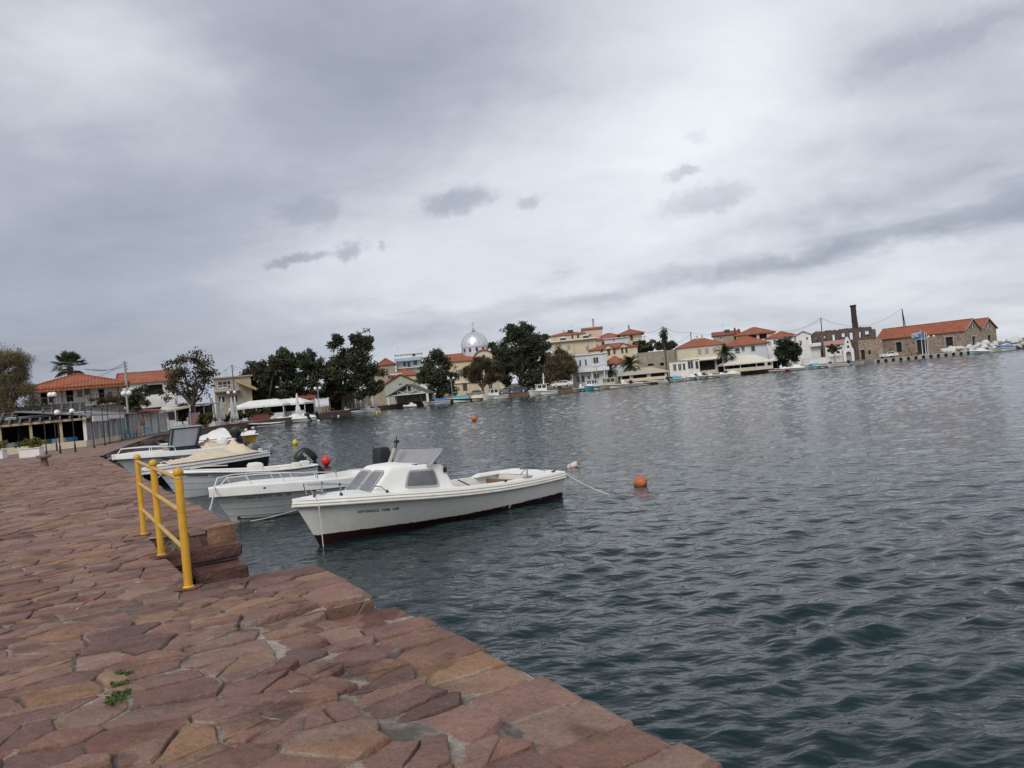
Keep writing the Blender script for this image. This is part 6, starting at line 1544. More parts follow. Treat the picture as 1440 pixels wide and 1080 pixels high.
GRH = hull_mat('far_grey_hull', (.34, .35, .35), (.08, .07, .07), .05)
CRH = hull_mat('far_cream_hull', (.55, .49, .36), (.30, .26, .2), .05)
YLH = hull_mat('yellow_hull', (.50, .29, .045), (.50, .29, .045), -1)
BST = hull_mat('striped_hull', (.05, .06, .08), (.60, .60, .58), .34)
# boats moored along the left shore
far_boat('boat with ochre yellow hull under a smooth white cover, bow pointing right', 313, 62, -8, 5.0, 1.9, YLH, ('cover',), .58, 'covered_boat', .62)
far_boat('plain white open boat with a black outboard, just left of the yellow hulled boat', 278, 56, 187, 5.2, 1.9, WH, ('motor',), .58, bow=.7)
far_boat('low open boat with dark striped white side, left of the covered boats', 368, 106, 170, 5.8, 1.9, BST, ('gear',), .55, bow=.75)
far_boat('boat under a lumpy white cover, the left one of two side by side', 409, 117, 195, 4.6, 1.9, WH, ('cover', 'motor'), .62, 'covered_boat')
far_boat('boat under a lumpy white cover, the right one of two side by side', 424, 121, 190, 4.2, 1.9, WH, ('cover', 'motor'), .62, 'covered_boat')
far_boat('long light blue open boat below the unroofed pavilion frame', 486, 146, 172, 6.4, 2.0, BLH, ('console',), .55, bow=.85)
far_boat('short white boat with a grey outboard lying behind the long light blue boat', 515, 150, 150, 4.6, 2.0, WH, ('gmotor', 'console', 'rail'), .7)
far_boat('tiny white covered dinghy in front of the dark roofed pavilion', 576, 160, 185, 2.8, 1.5, WH, ('cover',), .35, 'dinghy', .45)
far_boat('white boat with a blue tarpaulin beside the dark roofed pavilion', 614, 166, 200, 5.8, 2.1, WH, ('btarp', 'rail'), .7)
far_boat('dark red boat with a white canopy and a turquoise tarpaulin', 642, 168, 190, 6.6, 2.3, RDH, ('tarp', 'canopy'), .85, bow=1.2)
far_boat('dark red boat with a pale yellow cover beside the turquoise tarpaulin', 668, 169, 185, 5.6, 2.1, RDH, ('ytarp',), .65)
far_boat('white cabin boat with a dark windowed wheelhouse in front of the olive tamarisk', 697, 166, 197, 5.6, 2.3, WH, ('cabin', 'rail'), .8, 'cabin_cruiser', 1.2)
far_boat('white fishing boat with wheelhouse and cross shaped mast by the biggest tree', 765, 163, 192, 6.0, 2.4, WH, ('cabin', 'mast'), .85, 'fishing_boat', 1.3)
far_boat('grey boat with a white console left of the turquoise hulled boat', 819, 163, 215, 4.4, 1.8, GRH, ('console', 'gmotor'), .6)
far_boat('turquoise hulled boat with a white wheelhouse below the white two storey house', 836, 162, 222, 5.2, 2.2, TQH, ('cabin',), .8, 'fishing_boat', 1.2)
far_boat('cream boat with a boxy yellowish cabin and a flat roof', 861, 163, 200, 6.0, 2.4, CRH, ('cabin',), .8, 'fishing_boat', 1.15, cabc=M['wall_yellow'])
far_boat('small white boat with a console in front of the pale roofed tavern', 879, 167, 215, 4.6, 1.9, WH, ('console', 'motor'), .6)
far_boat('white open boat with a bow rail, just right of the small boat with a console', 892, 170, 205, 4.6, 1.9, WH, ('rail',), .6)
far_boat('long low brown boat in front of the pale roofed tavern', 908, 172, 186, 6.2, 2.0, BRH, ('gear',), .6, bow=.85)
far_boat('white boat with black outboard, between the brown and the turquoise tarpaulin boats', 927, 175, 170, 4.8, 2.0, WH, ('motor', 'rail'), .65)
far_boat('white boat with a bright turquoise tarpaulin in front of the grey stone building', 948, 178, 215, 4.8, 2.1, WH, ('tarp',), .7)
for i, (px, Y, hd, f, lb) in enumerate(((964, 180, 205, ('console', 'rail'), 'white boat with a console below the whitewashed shop front'), (975, 181, 230, ('cover', 'motor'), 'white covered boat below the dark shop openings'), (988, 182, 235, ('motor', 'console'), 'white boat with an outboard below the cream house with the red hip roof'), (1001, 183, 190, ('console', 'gmotor'), 'white console boat left of the palm by the cream tent'), (1013, 184, 200, ('rail', 'motor'), 'white boat moored under the palm by the cream tent'), (1030, 185, 182, ('cover',), 'white covered boat at the left end of the cream tent'))):
    far_boat(lb, px, Y, hd, 4.9, 1.9, WH if i != 3 else GRH, f, .62)
far_boat('long white speedboat to the right of the red dinghy', 1121, 182, 184, 6.2, 2.1, WH, ('cover',), .6)
far_boat('small red boat to the left of the long white speedboat', 1103, 181, 200, 3.8, 1.8, hull_mat('bright_red_hull', (.40, .04, .03), (.2, .03, .03), .02), ('console',), .6)
far_boat('pale blue boat with a turquoise box, right of the long white speedboat', 1147, 180, 205, 4.6, 2.0, BLH, ('tarp',), .6)
far_boat('grey open boat moored beside the whitewashed wall', 1160, 180, 182, 4.4, 1.8, GRH, ('gear', 'motor'), .55)
far_boat('low white boat with an outboard tied in front of the white chapel', 1184, 178, 182, 5.0, 1.8, WH, ('motor',), .5)
far_boat('small grey rowing boat in front of the cream tent', 1096, 180, 183, 3.6, 1.5, GRH, (), .45, 'rowing_boat', .6)
far_boat('white and blue boat at the pier end below the warehouse gables', 1383, 180, 186, 4.6, 1.8, BLH, ('cover',), .5)
far_boat('larger white boat with a blue tarpaulin below the pale boulders', 1415, 181, 190, 6.4, 2.2, WH, ('btarp',), .75, bow=1.1)
# mooring floats close to the shore
for i, (px, py, m) in enumerate(((346, 607, 'white_b'), (356, 604, 'white_b'), (448, 594, 'white_b'), (466, 587, 'white_b'), (476, 587, 'white_b'), (530, 582, 'yellow_b'), (534, 580, 'yellow_b'), (748, 557, 'white_b'), (804, 550, 'white_b'))):
    buoy('mooring_buoy', {'white_b': 'tiny white mooring float near the far shore', 'yellow_b': 'tiny yellow mooring float beside the short white boat'}[m], G(px, py, 0), .2, M[m], 1.1, 0, .2, 0, False).__setitem__('group', 'tiny white floats' if m == 'white_b' else 'tiny yellow floats')
# ---- cars
def car(label, px, Y, body_m, rz=0, L=4.3, kind='hatch', zb=QZ):
    p = W(px, 545, Y); t = thing('parked_car', label, 'car', (p.x, Y, zb), rz); w = .84
    prof = [(-L/2, .35), (-L/2, .72), (-L/2+.15, .86), (-L*.24, .95), (-L*.12, 1.38), (L*.20, 1.42), (L*.38, 1.02), (L/2-.05, .95), (L/2, .6), (L/2, .35)]
    if kind == 'pickup': prof = [(-L/2, .45), (-L/2, .85), (-L*.28, .98), (-L*.16, 1.45), (L*.10, 1.48), (L*.15, 1.02), (L/2, 1.0), (L/2, .45)]
    mb = MB()
    low = [(x, z) for x, z in prof]
    rings = []
    for y, k in ((-w, .90), (-w*.97, 1.0), (w*.97, 1.0), (w, .90)):
        rings.append([(x, y*(1 if z < 1 else .86), .35+(z-.35)*(k if z > .9 else 1)) for x, z in low])
    mb.loft(rings); mb.build('body', body_m, t, bevel=.03, smooth=True)
    zs, zt = 1.0, 1.33
    xa, xb, xc, xd = (-L*.215, -L*.12, L*.17, L*.30) if kind != 'pickup' else (-L*.25, -L*.16, L*.07, L*.12)
    for sd in (-1, 1):
        for (a0, a1, b1, b0) in ((xa, xb, (xb+xc)/2-.05, (xb+xc)/2-.05), ((xb+xc)/2+.05, (xb+xc)/2+.05, xc, xd)):
            mb = MB(); mb.prism([(a0, sd*w*.985, zs), (b0, sd*w*.985, zs), (b1, sd*w*.87, zt), (a1, sd*w*.87, zt)], (0, sd*.012, .0)); mb.build('window', M['glass'], t)
    mb = MB(); mb.prism([(-L*.235, -w*.8, 1.0), (-L*.235, w*.8, 1.0), (-L*.135, w*.72, 1.34), (-L*.135, -w*.72, 1.34)], (-.02, 0, .008)); mb.build('windscreen', M['glass'], t)
    for x in (-L*.31, L*.30):
        for sd in (-1, 1):
            mb = MB(); mb.tube([(x, sd*(w-.2), .31), (x, sd*(w+.015), .31)], .31, 16); wv = mb.build('wheel', M['rubber'], t); q = MB(); q.tube([(x, sd*(w+.016), .31), (x, sd*(w+.03), .31)], .18, 12); q.build('rim', M['metal_w'], wv)
    for sd in (-1, 1):
        q = MB(); q.box(-L/2-.02, -L/2+.05, sd*.62-.14, sd*.62+.14, .66, .78); q.build('headlight', M['globe'], t, bevel=.02)
        q = MB(); q.box(L/2-.05, L/2+.02, sd*.64-.12, sd*.64+.12, .68, .84); q.build('tail_light', M['red'], t)
    return t
cw_ = mat('white_car_paint', (.66, .66, .65), .3, .05, 2); cd_ = mat('dark_blue_car_paint', (.04, .055, .08), .3, .1, 2); cg_ = mat('grey_car_paint', (.16, .17, .18), .3, .1, 2)
car('white car parked on the waterfront to the right of the mast boat', 790, 171, cw_, R(8), 4.6, zb=QZ+.35)
car('dark blue car parked under the biggest tree, left of the stone coloured one', 727, 172, cd_, R(4), 4.2)
car('dark car parked behind the white cabin boat, partly hidden', 712, 175, cg_, R(10), 4.0)
car('grey car parked under the olive tamarisk behind the covered red boat', 668, 176, cg_, R(4), 4.1)
car('old white saloon car parked in front of the red roofed warehouse', 1254, 189, cw_, R(6), 4.0)
# ---- houses, from left to right
house('tan_house', 'plain tan house wall half hidden by the tallest dark tree', 520, 545, 527, 524, 190, 'flat', M['wall_tan'], M['wall_tan'], [(536, 545, 5, 8, 'winb')], depth=7)
house('red_walled_house', 'house with a dull red upper storey seen between the tall trees', 530, 555, 513, 504, 212, 'hip', M['wall_tan'], M['tile_dark'], [(540, 521, 5, 6, 'win')], depth=9)
def ex_blue(t, w, h, dp, rh, L):
    z = L(575, 507)[1]; balcony(t, -w/2-.2, w/2+.2, z-1.9, 1.3, M['frame_bl'], M['wall_white']); mb = MB(); mb.box(-w/2-.4, w/2+.4, -1.6, -.02, z-.1, z+.75); mb.build('blue_awning', M['wall_blue'], t); aerial(t, -w/2+.8, 2, h+.3, 1.8)
house('blue_house', 'white flat roofed house with a light blue band behind the tall trees', 556, 592, 498, 496, 216, 'flat', M['wall_white'], M['wall_white'], [(569, 512, 4, 6, 'winb'), (575, 512, 4, 7, 'winb'), (584, 510, 5, 6, 'winb'), (582, 499, 4, 3, 'winb'), (567, 522, 4, 6, 'win')], depth=8, extras=ex_blue)
def ex_orange(t, w, h, dp, rh, L): mb = MB(); x0, x1 = -w/2+.2, -w/2+3.2; z = L(557, 527)[1]; mb.box(x0, x0+.2, -1.2, -1.0, z-2.2, z); mb.box(x1-.2, x1, -1.2, -1.0, z-2.2, z); mb.box(x0-.1, x1+.1, -1.3, -.9, z+.003, z+.3); mb.build('white_porch', M['wall_white'], t)
house('orange_roof_house', 'cream house with an orange roof and a white framed porch below the light blue house', 547, 590, 528, 519, 198, 'hip', M['wall_cream'], M['tile'], [(555, 532, 8, 6, 'win'), (572, 534, 5, 7, 'win')], depth=9, extras=ex_orange)
house('green_gable_house', 'pale green house with a red tiled gable behind the dark roofed pavilion', 541, 586, 539, 527, 184, 'gabley', M['wall_green'], M['tile'], [(563, 540, 5, 6, 'win'), (575, 545, 5, 8, 'winb')], depth=9)
# church
def church():
    Y = 228; house('church', 'cream church body with an orange roof below the big silver dome', 622, 706, 506, 495, Y, 'gablex', M['wall_cream'], M['tile'], [(648, 525, 4, 11, 'win'), (662, 525, 4, 11, 'win'), (690, 522, 4, 11, 'win'), (655, 545, 6, 13, 'door')], depth=13, over=.5, extras=ex_church)
def ex_church(t, w, h, dp, rh, L):
    x, z = L(667.5, 485); yc = dp/2; r = 3.95; zb = z-.2
    # transept with arched gable
    xt = L(680, 500)[0]; mb = MB(); n = 12; arc = [(xt+3.1*math.cos(math.pi*k/n), h-.6+2.9*math.sin(math.pi*k/n)) for k in range(n+1)]
    mb.prism([Vector((xt+3.1, -1.2, 0))]+[Vector((a, -1.2, b)) for a, b in arc]+[Vector((xt-3.1, -1.2, 0))], (0, 4, 0)); mb.build('transept', M['wall_cream'], t)
    mb = MB(); mb.loft([[(xt+(3.1+o)*math.cos(math.pi*k/n), y, h-.6+(2.9+o)*math.sin(math.pi*k/n)) for k in range(n+1)] for o, y in ((.35, -1.5), (.35, 3), (0.02, 3), (0.02, -1.5), (.35, -1.5))], closed=False, caps=False); mb.build('transept_roof', M['tile'], t)
    mb = MB(); mb.lathe([(.55, 0), (.55, .06)], (0, 0, 0), 16); o = mb.build('round_window', M['glass'], t); o.rotation_euler = (R(90), 0, 0); o.location = (xt, -1.21, h+.6)
    mb = MB(); n = 24; zd0, zd1 = h+.5, zb
    mb.lathe([(r*.99, zd0-2), (r*.99, zd1-.15), (r*1.05, zd1-.12), (r*1.05, zd1+.05)], (x, yc, 0), 24); dr = mb.build('drum', M['chrome'], t, smooth=30)
    for k in range(12):
        a = 2*math.pi*k/12+.13; q = MB(); cx, cy = x+r*math.cos(a), yc+r*math.sin(a); q.M = Matrix.Translation((cx, cy, zd1-1.0)) @ Matrix.Rotation(a, 4, 'Z'); q.box(-.02, .05, -.32, .32, -.55, .55); q.build('drum_window', M['glass'], dr)
    mb = MB(); H = r*1.12
    mb.lathe([(max(.02, r*1.02*math.cos(math.pi/2*k/14)), zd1+.05+H*math.sin(math.pi/2*k/14)) for k in range(15)], (x, yc, 0), 32); dm = mb.build('dome', M['chrome'], t, smooth=True)
    mb = MB()
    for k in range(16):
        a = 2*math.pi*k/16; mb.tube([(x+r*1.03*math.cos(math.pi/2*j/8)*math.cos(a), yc+r*1.03*math.cos(math.pi/2*j/8)*math.sin(a), zd1+.05+H*1.004*math.sin(math.pi/2*j/8)) for j in range(9)], .055, 5)
    mb.build('seam_ribs', M['galv'], dm)
    mb = MB(); zt = zd1+H; mb.lathe([(.55, -.1), (.5, .35), (.62, .4), (.3, .7), (.12, .9), (.22, 1.1), (.1, 1.3)], (x, yc, zt), 12); mb.tube([(x, yc, zt+1.2), (x, yc, zt+3.1)], .08, 6); mb.tube([(x-.6, yc, zt+2.45), (x+.6, yc, zt+2.45)], .08, 6); mb.build('cross', M['galv'], dm, smooth=True)
church()
tree('broad_tree', 'rounded dark green tree in front of the church nave', 177, (618, 562), [(612, 520, 24, 26), (600, 540, 16, 16), (628, 530, 18, 22), (613, 503, 14, 12), (600, 520, 14, 18), (622, 545, 18, 12), (606, 552, 20, 10), (595, 530, 12, 14), (632, 548, 12, 12)], 640, 32, .85, .30, DARKL, 111, .35)
tree('tamarisk_tree', 'olive brown tamarisk with dark forked limbs in front of the church', 179, (680, 560), [(678, 520, 24, 18), (662, 530, 12, 16), (695, 525, 12, 20), (676, 510, 18, 10)], 380, 36, .8, .34, OLIVE, 112, .3, wispy=True, fork=.3)
lamp2('street lamp with two white globes in front of the rounded dark tree', 634, 532, 173, 1.15, .26, True, M['galv'], .09)
tree('giant_ficus', 'biggest dark tree on the far shore with a broad ragged crown right of the dome', 184, (735, 556), [(728, 490, 32, 30), (745, 480, 26, 22), (716, 505, 24, 26), (755, 500, 18, 24), (735, 515, 34, 22), (705, 515, 12, 16), (722, 470, 12, 12), (750, 525, 20, 18), (712, 530, 16, 14), (700, 490, 12, 14), (765, 485, 8, 14), (735, 465, 16, 10), (757, 520, 14, 18)], 1200, 34, .95, .34, DARKL, 113, .55)
tree('tamarisk_tree', 'brown olive tamarisk right of the biggest tree, in front of the yellow house', 177, (788, 550), [(788, 512, 24, 18), (800, 520, 14, 18), (772, 525, 16, 18), (785, 528, 24, 10), (792, 500, 12, 10)], 420, 36, .85, .34, OLIVE, 114, .32, wispy=True, fork=.3)
tree('small_tree', 'small dark tree filling the gap between the two tamarisks below the biggest tree', 181, (752, 552), [(752, 535, 22, 14), (765, 528, 14, 12), (738, 540, 14, 10)], 220, 20, .8, .40, DARKL, 115, .2)
house('waterfront_house', 'low cream waterfront house behind the trunks below the church', 640, 700, 537, 533, 196, 'flat', M['wall_cream'], M['wall_white'], [(654, 545, 6, 10, 'door'), (690, 545, 6, 7, 'win')], depth=8)
def ex_yb(t, w, h, dp, rh, L):
    chimney(t, -w*.1, 4, h, h+rh+.6, .5); solar_heater(t, w*.1, 3, h+rh*.6); aerial(t, w*.15, 5, h+rh, 2)
house('yellow_house', 'upper pale yellow house with a thin red roof edge right of the biggest tree', 774, 822, 471, 466, 228, 'hip', M['wall_yellow'], M['tile'], [(805, 474, 3, 5, 'shutb'), (813, 473, 3, 5, 'shutb')], depth=10, extras=ex_yb)
def ex_ye(t, w, h, dp, rh, L):
    mb = MB(); mb.box(-w/2-.2, w/2+1.2, -.9, .3, h+.25, h+.42); mb.build('white_slab_edge', M['wall_white'], t)
    solar_heater(t, w*.28, 2.5, h+.45); solar_heater(t, -w*.25, 3, h+.45)
    for x in (-w*.45, -.2, w*.3): q = MB(); q.tube([(x, -.5, h-6), (x, -.5, h)], .05, 5); q.build('drain_pipe', M['galv'], t)
house('yellow_terrace_house', 'wide pale yellow house with a white roof terrace and water heaters above the brown tamarisk', 777, 838, 480, 477, 216, 'flat', M['wall_yellow'], M['wall_yellow'], [(786, 492, 4, 6, 'winb'), (800, 489, 4, 6, 'shut'), (826, 490, 4, 6, 'shut'), (815, 503, 4, 6, 'win')], depth=9, extras=ex_ye)
house('peach_house', 'peach coloured house with a tall chimney rising behind the orange roofs', 819, 846, 463, 460, 240, 'gablex', M['wall_peach'], M['tile'], [(830, 472, 4, 4, 'win')], depth=9, extras=lambda t, w, h, dp, rh, L: chimney(t, w*.1, 4, h, h+3.2, .6, M['concrete']))
def ex_pr(t, w, h, dp, rh, L): chimney(t, -w*.2, 5, h+.5, h+rh+.9, .5); aerial(t, w*.1, 4, h+rh, 1.6)
house('long_orange_roof_house', 'peach house with a long orange roof left of the house with the corner balcony', 832, 882, 477, 468, 226, 'hip', M['wall_peach'], M['tile'], [(838, 487, 4, 5, 'winb'), (848, 484, 4, 7, 'winb'), (866, 484, 4, 5, 'win')], depth=10, extras=ex_pr)
def ex_pb(t, w, h, dp, rh, L): balcony(t, w*.05, w/2+.9, L(895, 479)[1], 1.6, M['frame_br'], M['wall_white']); chimney(t, -w*.05, 4, h+.5, h+rh+1.2, .6, M['concrete']); q = MB(); q.box(w/2+.6, w/2+.8, -1.4, -1.2, L(895, 479)[1]+.01, h-.25); q.build('balcony_post', M['wall_white'], t)
house('balcony_house', 'cream house with red hip roof, brown doors and a corner balcony', 872, 902, 469, 463, 222, 'hip', M['wall_yellow'], M['tile'], [(878, 476, 4, 8, 'shutb'), (888, 475, 4, 8, 'shutb')], depth=9, over=.9, extras=ex_pb)
house('grey_wall_house', 'low house with a blank light grey wall under the long orange roof', 850, 882, 476, 474, 214, 'flat', M['wall_grey'], M['wall_grey'], [(863, 478, 3, 3, 'win')], depth=6)
def ex_cr(t, w, h, dp, rh, L):
    for px in (855, 877):
        x = L(px, 489)[0]; mb = MB(); mb.prism([(x-1.7, -.25, h-.02), (x+1.7, -.25, h-.02), (x, -.25, h+1.05)], (0, .24, 0)); g = mb.build('gable', M['wall_cream'], t)
        mb = MB()
        for s in (-1, 1): mb.prism([(x+s*1.95, -.55, h-.15), (x, -.55, h+1.1), (x, 3.5, h+1.1), (x+s*1.95, 3.5, h-.15)], (0, 0, .12))
        mb.build('gable_roof', M['tile'], g)
house('cream_house', 'long cream house with small roof gables and narrow brown windows above the palms', 829, 896, 490, 483, 204, 'hip', M['wall_cream'], M['tile'], [(846, 494, 3, 5, 'winb'), (856, 495, 4, 10, 'door'), (864, 494, 3, 7, 'winb'), (875, 493, 3, 7, 'winb'), (881, 492.5, 3, 7, 'winb')], depth=9, extras=ex_cr)
house('orange_pyramid_house', 'small low house with an orange pyramid roof behind the left palm', 849, 881, 511, 501, 190, 'hip', M['wall_grey'], M['tile'], [(866, 515, 4, 5, 'win')], depth=6)
def ex_w2(t, w, h, dp, rh, L):
    z = L(828, 520)[1]; balcony(t, -w/2-.6, w/2+.3, z, 1.3, M['galv'], M['wall_white'], False, .9)
    mb = MB(); mb.box(-w/2-.7, w/2+.4, -1.35, -1.27, z-.45, z+.35); mb.build('balcony_front', M['wall_white'], t)
    for x in (-w*.3, w*.05, w*.4): q = MB(); q.box(x-.1, x+.1, -1.15, -.95, 0, z-.2); q.build('porch_post', M['wall_white'], t)
house('white_two_storey_house', 'white two storey house with a long front balcony at the waterfront', 803, 852, 499, 497, 181, 'flat', M['wall_grey'], M['wall_white'], [(816, 511, 3, 9, 'win'), (824, 510, 3, 9, 'win'), (838, 507, 8, 9, 'win'), (839, 529, 8, 8, 'win'), (813, 533, 4, 7, 'winb'), (820, 533, 4, 9, 'door'), (828, 531, 4, 6, 'win')], depth=9, over=.3, extras=ex_w2)
lamp2('street lamp with two white globes in front of the long balcony of the white house', 838, 514, 174, 1.2, .24, True, M['galv'], .08)
palm('dark green palm beside the white two storey house, the left one of two', 857, 521, 184, 16, 40, 11, trunk=.3)
palm('green palm with spreading fronds behind the pale roofed tavern, the right one of two', 886, 513, 186, 19, 40, 12, trunk=.3)
def ex_tv(t, w, h, dp, rh, L):
    mb = MB(); mb.box(-w/2, w/2, -1.9, -1.6, 0, .8); mb.build('low_wall', M['wall_cream'], t)
house('pale_roof_tavern', 'low white tavern with a wide pale roof and big dark windows behind the boats', 872, 937, 525, 518, 182, 'hip', M['wall_white'], mat('pale_fibre_roof', (.42, .37, .30), .85, .1, 1), [(880, 531, 10, 7, 'dark'), (900, 530, 19, 8, 'dark'), (925, 527, 19, 8, 'dark')], depth=7, over=.7, extras=ex_tv)
house('stone_building', 'long roofless looking grey rubble stone building behind the pale roofed tavern', 895, 977, 494, 493, 200, 'flat', M['greystone'], M['greystone'], [(955, 505, 4, 3, 'dark'), (915, 513, 8, 3, 'dark'), (931, 512, 5, 4, 'dark')], depth=8, over=0)
house('white_shop', 'whitewashed shop with tall grey windows in front of the stone building', 941, 983, 508, 506, 190, 'flat', M['wall_white'], M['wall_tan'], [(949, 517, 5, 10, 'win'), (956, 516.5, 5, 10, 'win'), (962, 516, 4, 10, 'win'), (971, 513, 8, 12, 'win'), (980, 513, 4, 10, 'winb')], depth=5, over=.1)
def ex_ch(t, w, h, dp, rh, L):
    z = L(990, 506)[1]; mb = MB(); mb.prism([(-w/2+2, -1.6, z-.1), (w/2, -1.6, z-.1), (w/2, -.01, z+.5), (-w/2+2, -.01, z+.5)], (0, 0, .06)); mb.build('shop_awning', M['tent_cream'], t); chimney(t, -.5, 5, h+1, h+rh+.7, .5); chimney(t, .8, 5, h+1, h+rh+.8, .4)
    mb = MB(); mb.box(-w/2-.06, w/2+.06, -.06, -.003, h-.5, h-.2); mb.build('cornice', M['wall_white'], t)
    mb = MB(); mb.box(-w/2+1, w/2, -.08, -.003, L(990, 503)[1]-.15, L(990, 503)[1]+.1); mb.build('string_course', M['wall_white'], t)
house('cream_shop_house', 'cream two storey house with red hip roof and dark shop openings', 951, 1019, 487, 476, 196, 'hip', M['wall_yellow'], M['tile'], [(984, 495, 5, 8, 'shut'), (994, 494, 5, 8, 'shut'), (1005, 493, 5, 8, 'shut'), (994, 514, 22, 13, 'dark'), (1012, 511, 7, 11, 'dark')], depth=10, extras=ex_ch)
palm('palm at the left end of the cream tent', 1020, 497, 187, 18, 40, 13, trunk=.32)
house('tan_upper_house', 'small tan house with a dark red roof and an aerial behind the cream shop house', 1003, 1040, 471, 466, 230, 'gablex', M['wall_tan'], M['tile_dark'], [(1014, 476, 4, 4, 'win')], depth=8, extras=lambda t, w, h, dp, rh, L: (aerial(t, -w*.1, 4, h+rh, 2.4), solar_heater(t, w*.05, 3, h+rh*.7)))
def ex_c2(t, w, h, dp, rh, L):
    chimney(t, -w/2-.2, 2, h-3, h+2.0, .6, M['tile_dark']); chimney(t, -w/2+.9, 2.4, h-3, h+1.6, .6, M['tile_dark'])
house('veranda_house', 'cream house with red hip roof and dark open verandas, topmost on the right', 1035, 1088, 469, 460, 222, 'hip', M['wall_cream'], M['tile'], [(1058, 474, 11, 6, 'dark'), (1073, 473, 10, 7, 'dark')], depth=10, over=.6, extras=ex_c2)
def ex_d(t, w, h, dp, rh, L): balcony(t, -w/2+.6, w*.1, L(1045, 499)[1], 1.1, M['metal_w'], M['wall_white']); mb = MB(); mb.box(-w/2, w/2+.2, -.25, -.01, h-.25, h-.05); mb.build('dark_eave', M['frame_br'], t)
house('broad_orange_roof_house', 'white house with a broad bright orange roof directly behind the cream tent', 1020, 1078, 484, 473, 199, 'hip', M['wall_grey'], M['tile'], [(1037, 493, 6, 7, 'winb'), (1045, 491, 5, 8, 'win'), (1059, 490, 5, 7, 'winb')], depth=9, over=.6, extras=ex_d)
house('white_villa', 'white house with a red hip roof half hidden by the round dark tree', 1078, 1122, 474, 466, 208, 'hip', M['wall_white'], M['tile'], [(1090, 481, 5, 7, 'win'), (1108, 479, 5, 7, 'shut'), (1082, 483, 4, 6, 'shut')], depth=9)
def ex_g(t, w, h, dp, rh, L): x, z = L(1141, 487); mb = MB(); mb.box(w/2-.3, w/2+2.2, -1.2, -.01, z-.1, z+.75); mb.build('balcony', M['wall_white'], t); mb = MB(); mb.box(w/2+.01, w/2+2.0, 0, 3, 0, z-.15); mb.build('annex', M['wall_white'], t)
house('white_gable_house', 'narrow white house with a pale front gable between the round tree and the ruin', 1119, 1140, 471, 466, 203, 'gabley', M['wall_white'], mat('pale_roof_tiles', (.55, .50, .46), .8, .1, 2), [(1135, 476, 3, 4, 'win'), (1126, 482, 4, 6, 'win')], depth=8, extras=ex_g)
tree('round_tree', 'round dark green tree in front of the white villa right of the cream tent', 188, (1108, 516), [(1106, 492, 18, 18), (1115, 488, 12, 14), (1098, 500, 12, 10), (1118, 500, 9, 10)], 420, 22, .7, .32, [(.035, .045, .024), (.05, .06, .03), (.028, .036, .02)], 116, .25)
tent('wide cream waterfront tent with a hipped cloth roof below the orange roofed house', 1018, 1086, 510, 499, 185, 6, M['tent_cream'], 2, .45)
tent('small white canopy between the cream tent and the round tree', 1084, 1112, 505, 502, 188, 3, M['tent'], False, .3)
bush('dark leafy palms and shrubs on the rise left of the tall bushy pole', 903, 489, 20, 9, 214, 90, 40, .45, DARKL, 121, 'hillside_shrubs', QZ+3)
bush('dark leafy shrubs on the rise right of the tall bushy pole', 936, 486, 13, 7, 214, 60, 40, .45, DARKL, 122, 'hillside_shrubs', QZ+3)
bush('green bush in front of the low pink roofed building', 1173, 491, 9, 6, 190, 40, 40, .25, DARKL, 123)
pA = pole('tall dark utility pole overgrown with climbers behind the pale roofed tavern', 932, 459, 192, r=.16); bush('ragged creeper climbing the upper half of the tall utility pole', 933.5, 473, 3.0, 13, 191.6, 40, 30, .25, DARKL, 124, 'creeper')
pB = pole('short utility pole rising behind the grey stone building', 971, 467, 212, r=.14); pC = pole('utility pole in front of the ruin beside the white gable house', 1154, 447, 192, r=.14)
cable('overhead cable from the balcony house to the tall bushy pole', W(906, 467, 220), pA, .6, .03); cable('overhead cable between the tall bushy pole and the short pole', pA, pB, .7, .03); cable('overhead cable from the short pole to the tan upper house', pB, W(1004, 470, 226), .4, .03)
cable('lower overhead cable from the balcony house towards the short pole', W(906, 472, 220), pB-Vector((0, 0, .6)), 2.6, .03); cable('stay wire slanting down to the right from the tall bushy pole', pA, W(954, 485, 200), .1, .025)
cable('overhead cable from the pole by the ruin to the houses on its left', pC, W(1092, 465, 205), 1.2, .03); cable('lower overhead cable from the pole by the ruin towards the white villa', pC-Vector((0, 0, .5)), W(1100, 470, 205), .6, .025)
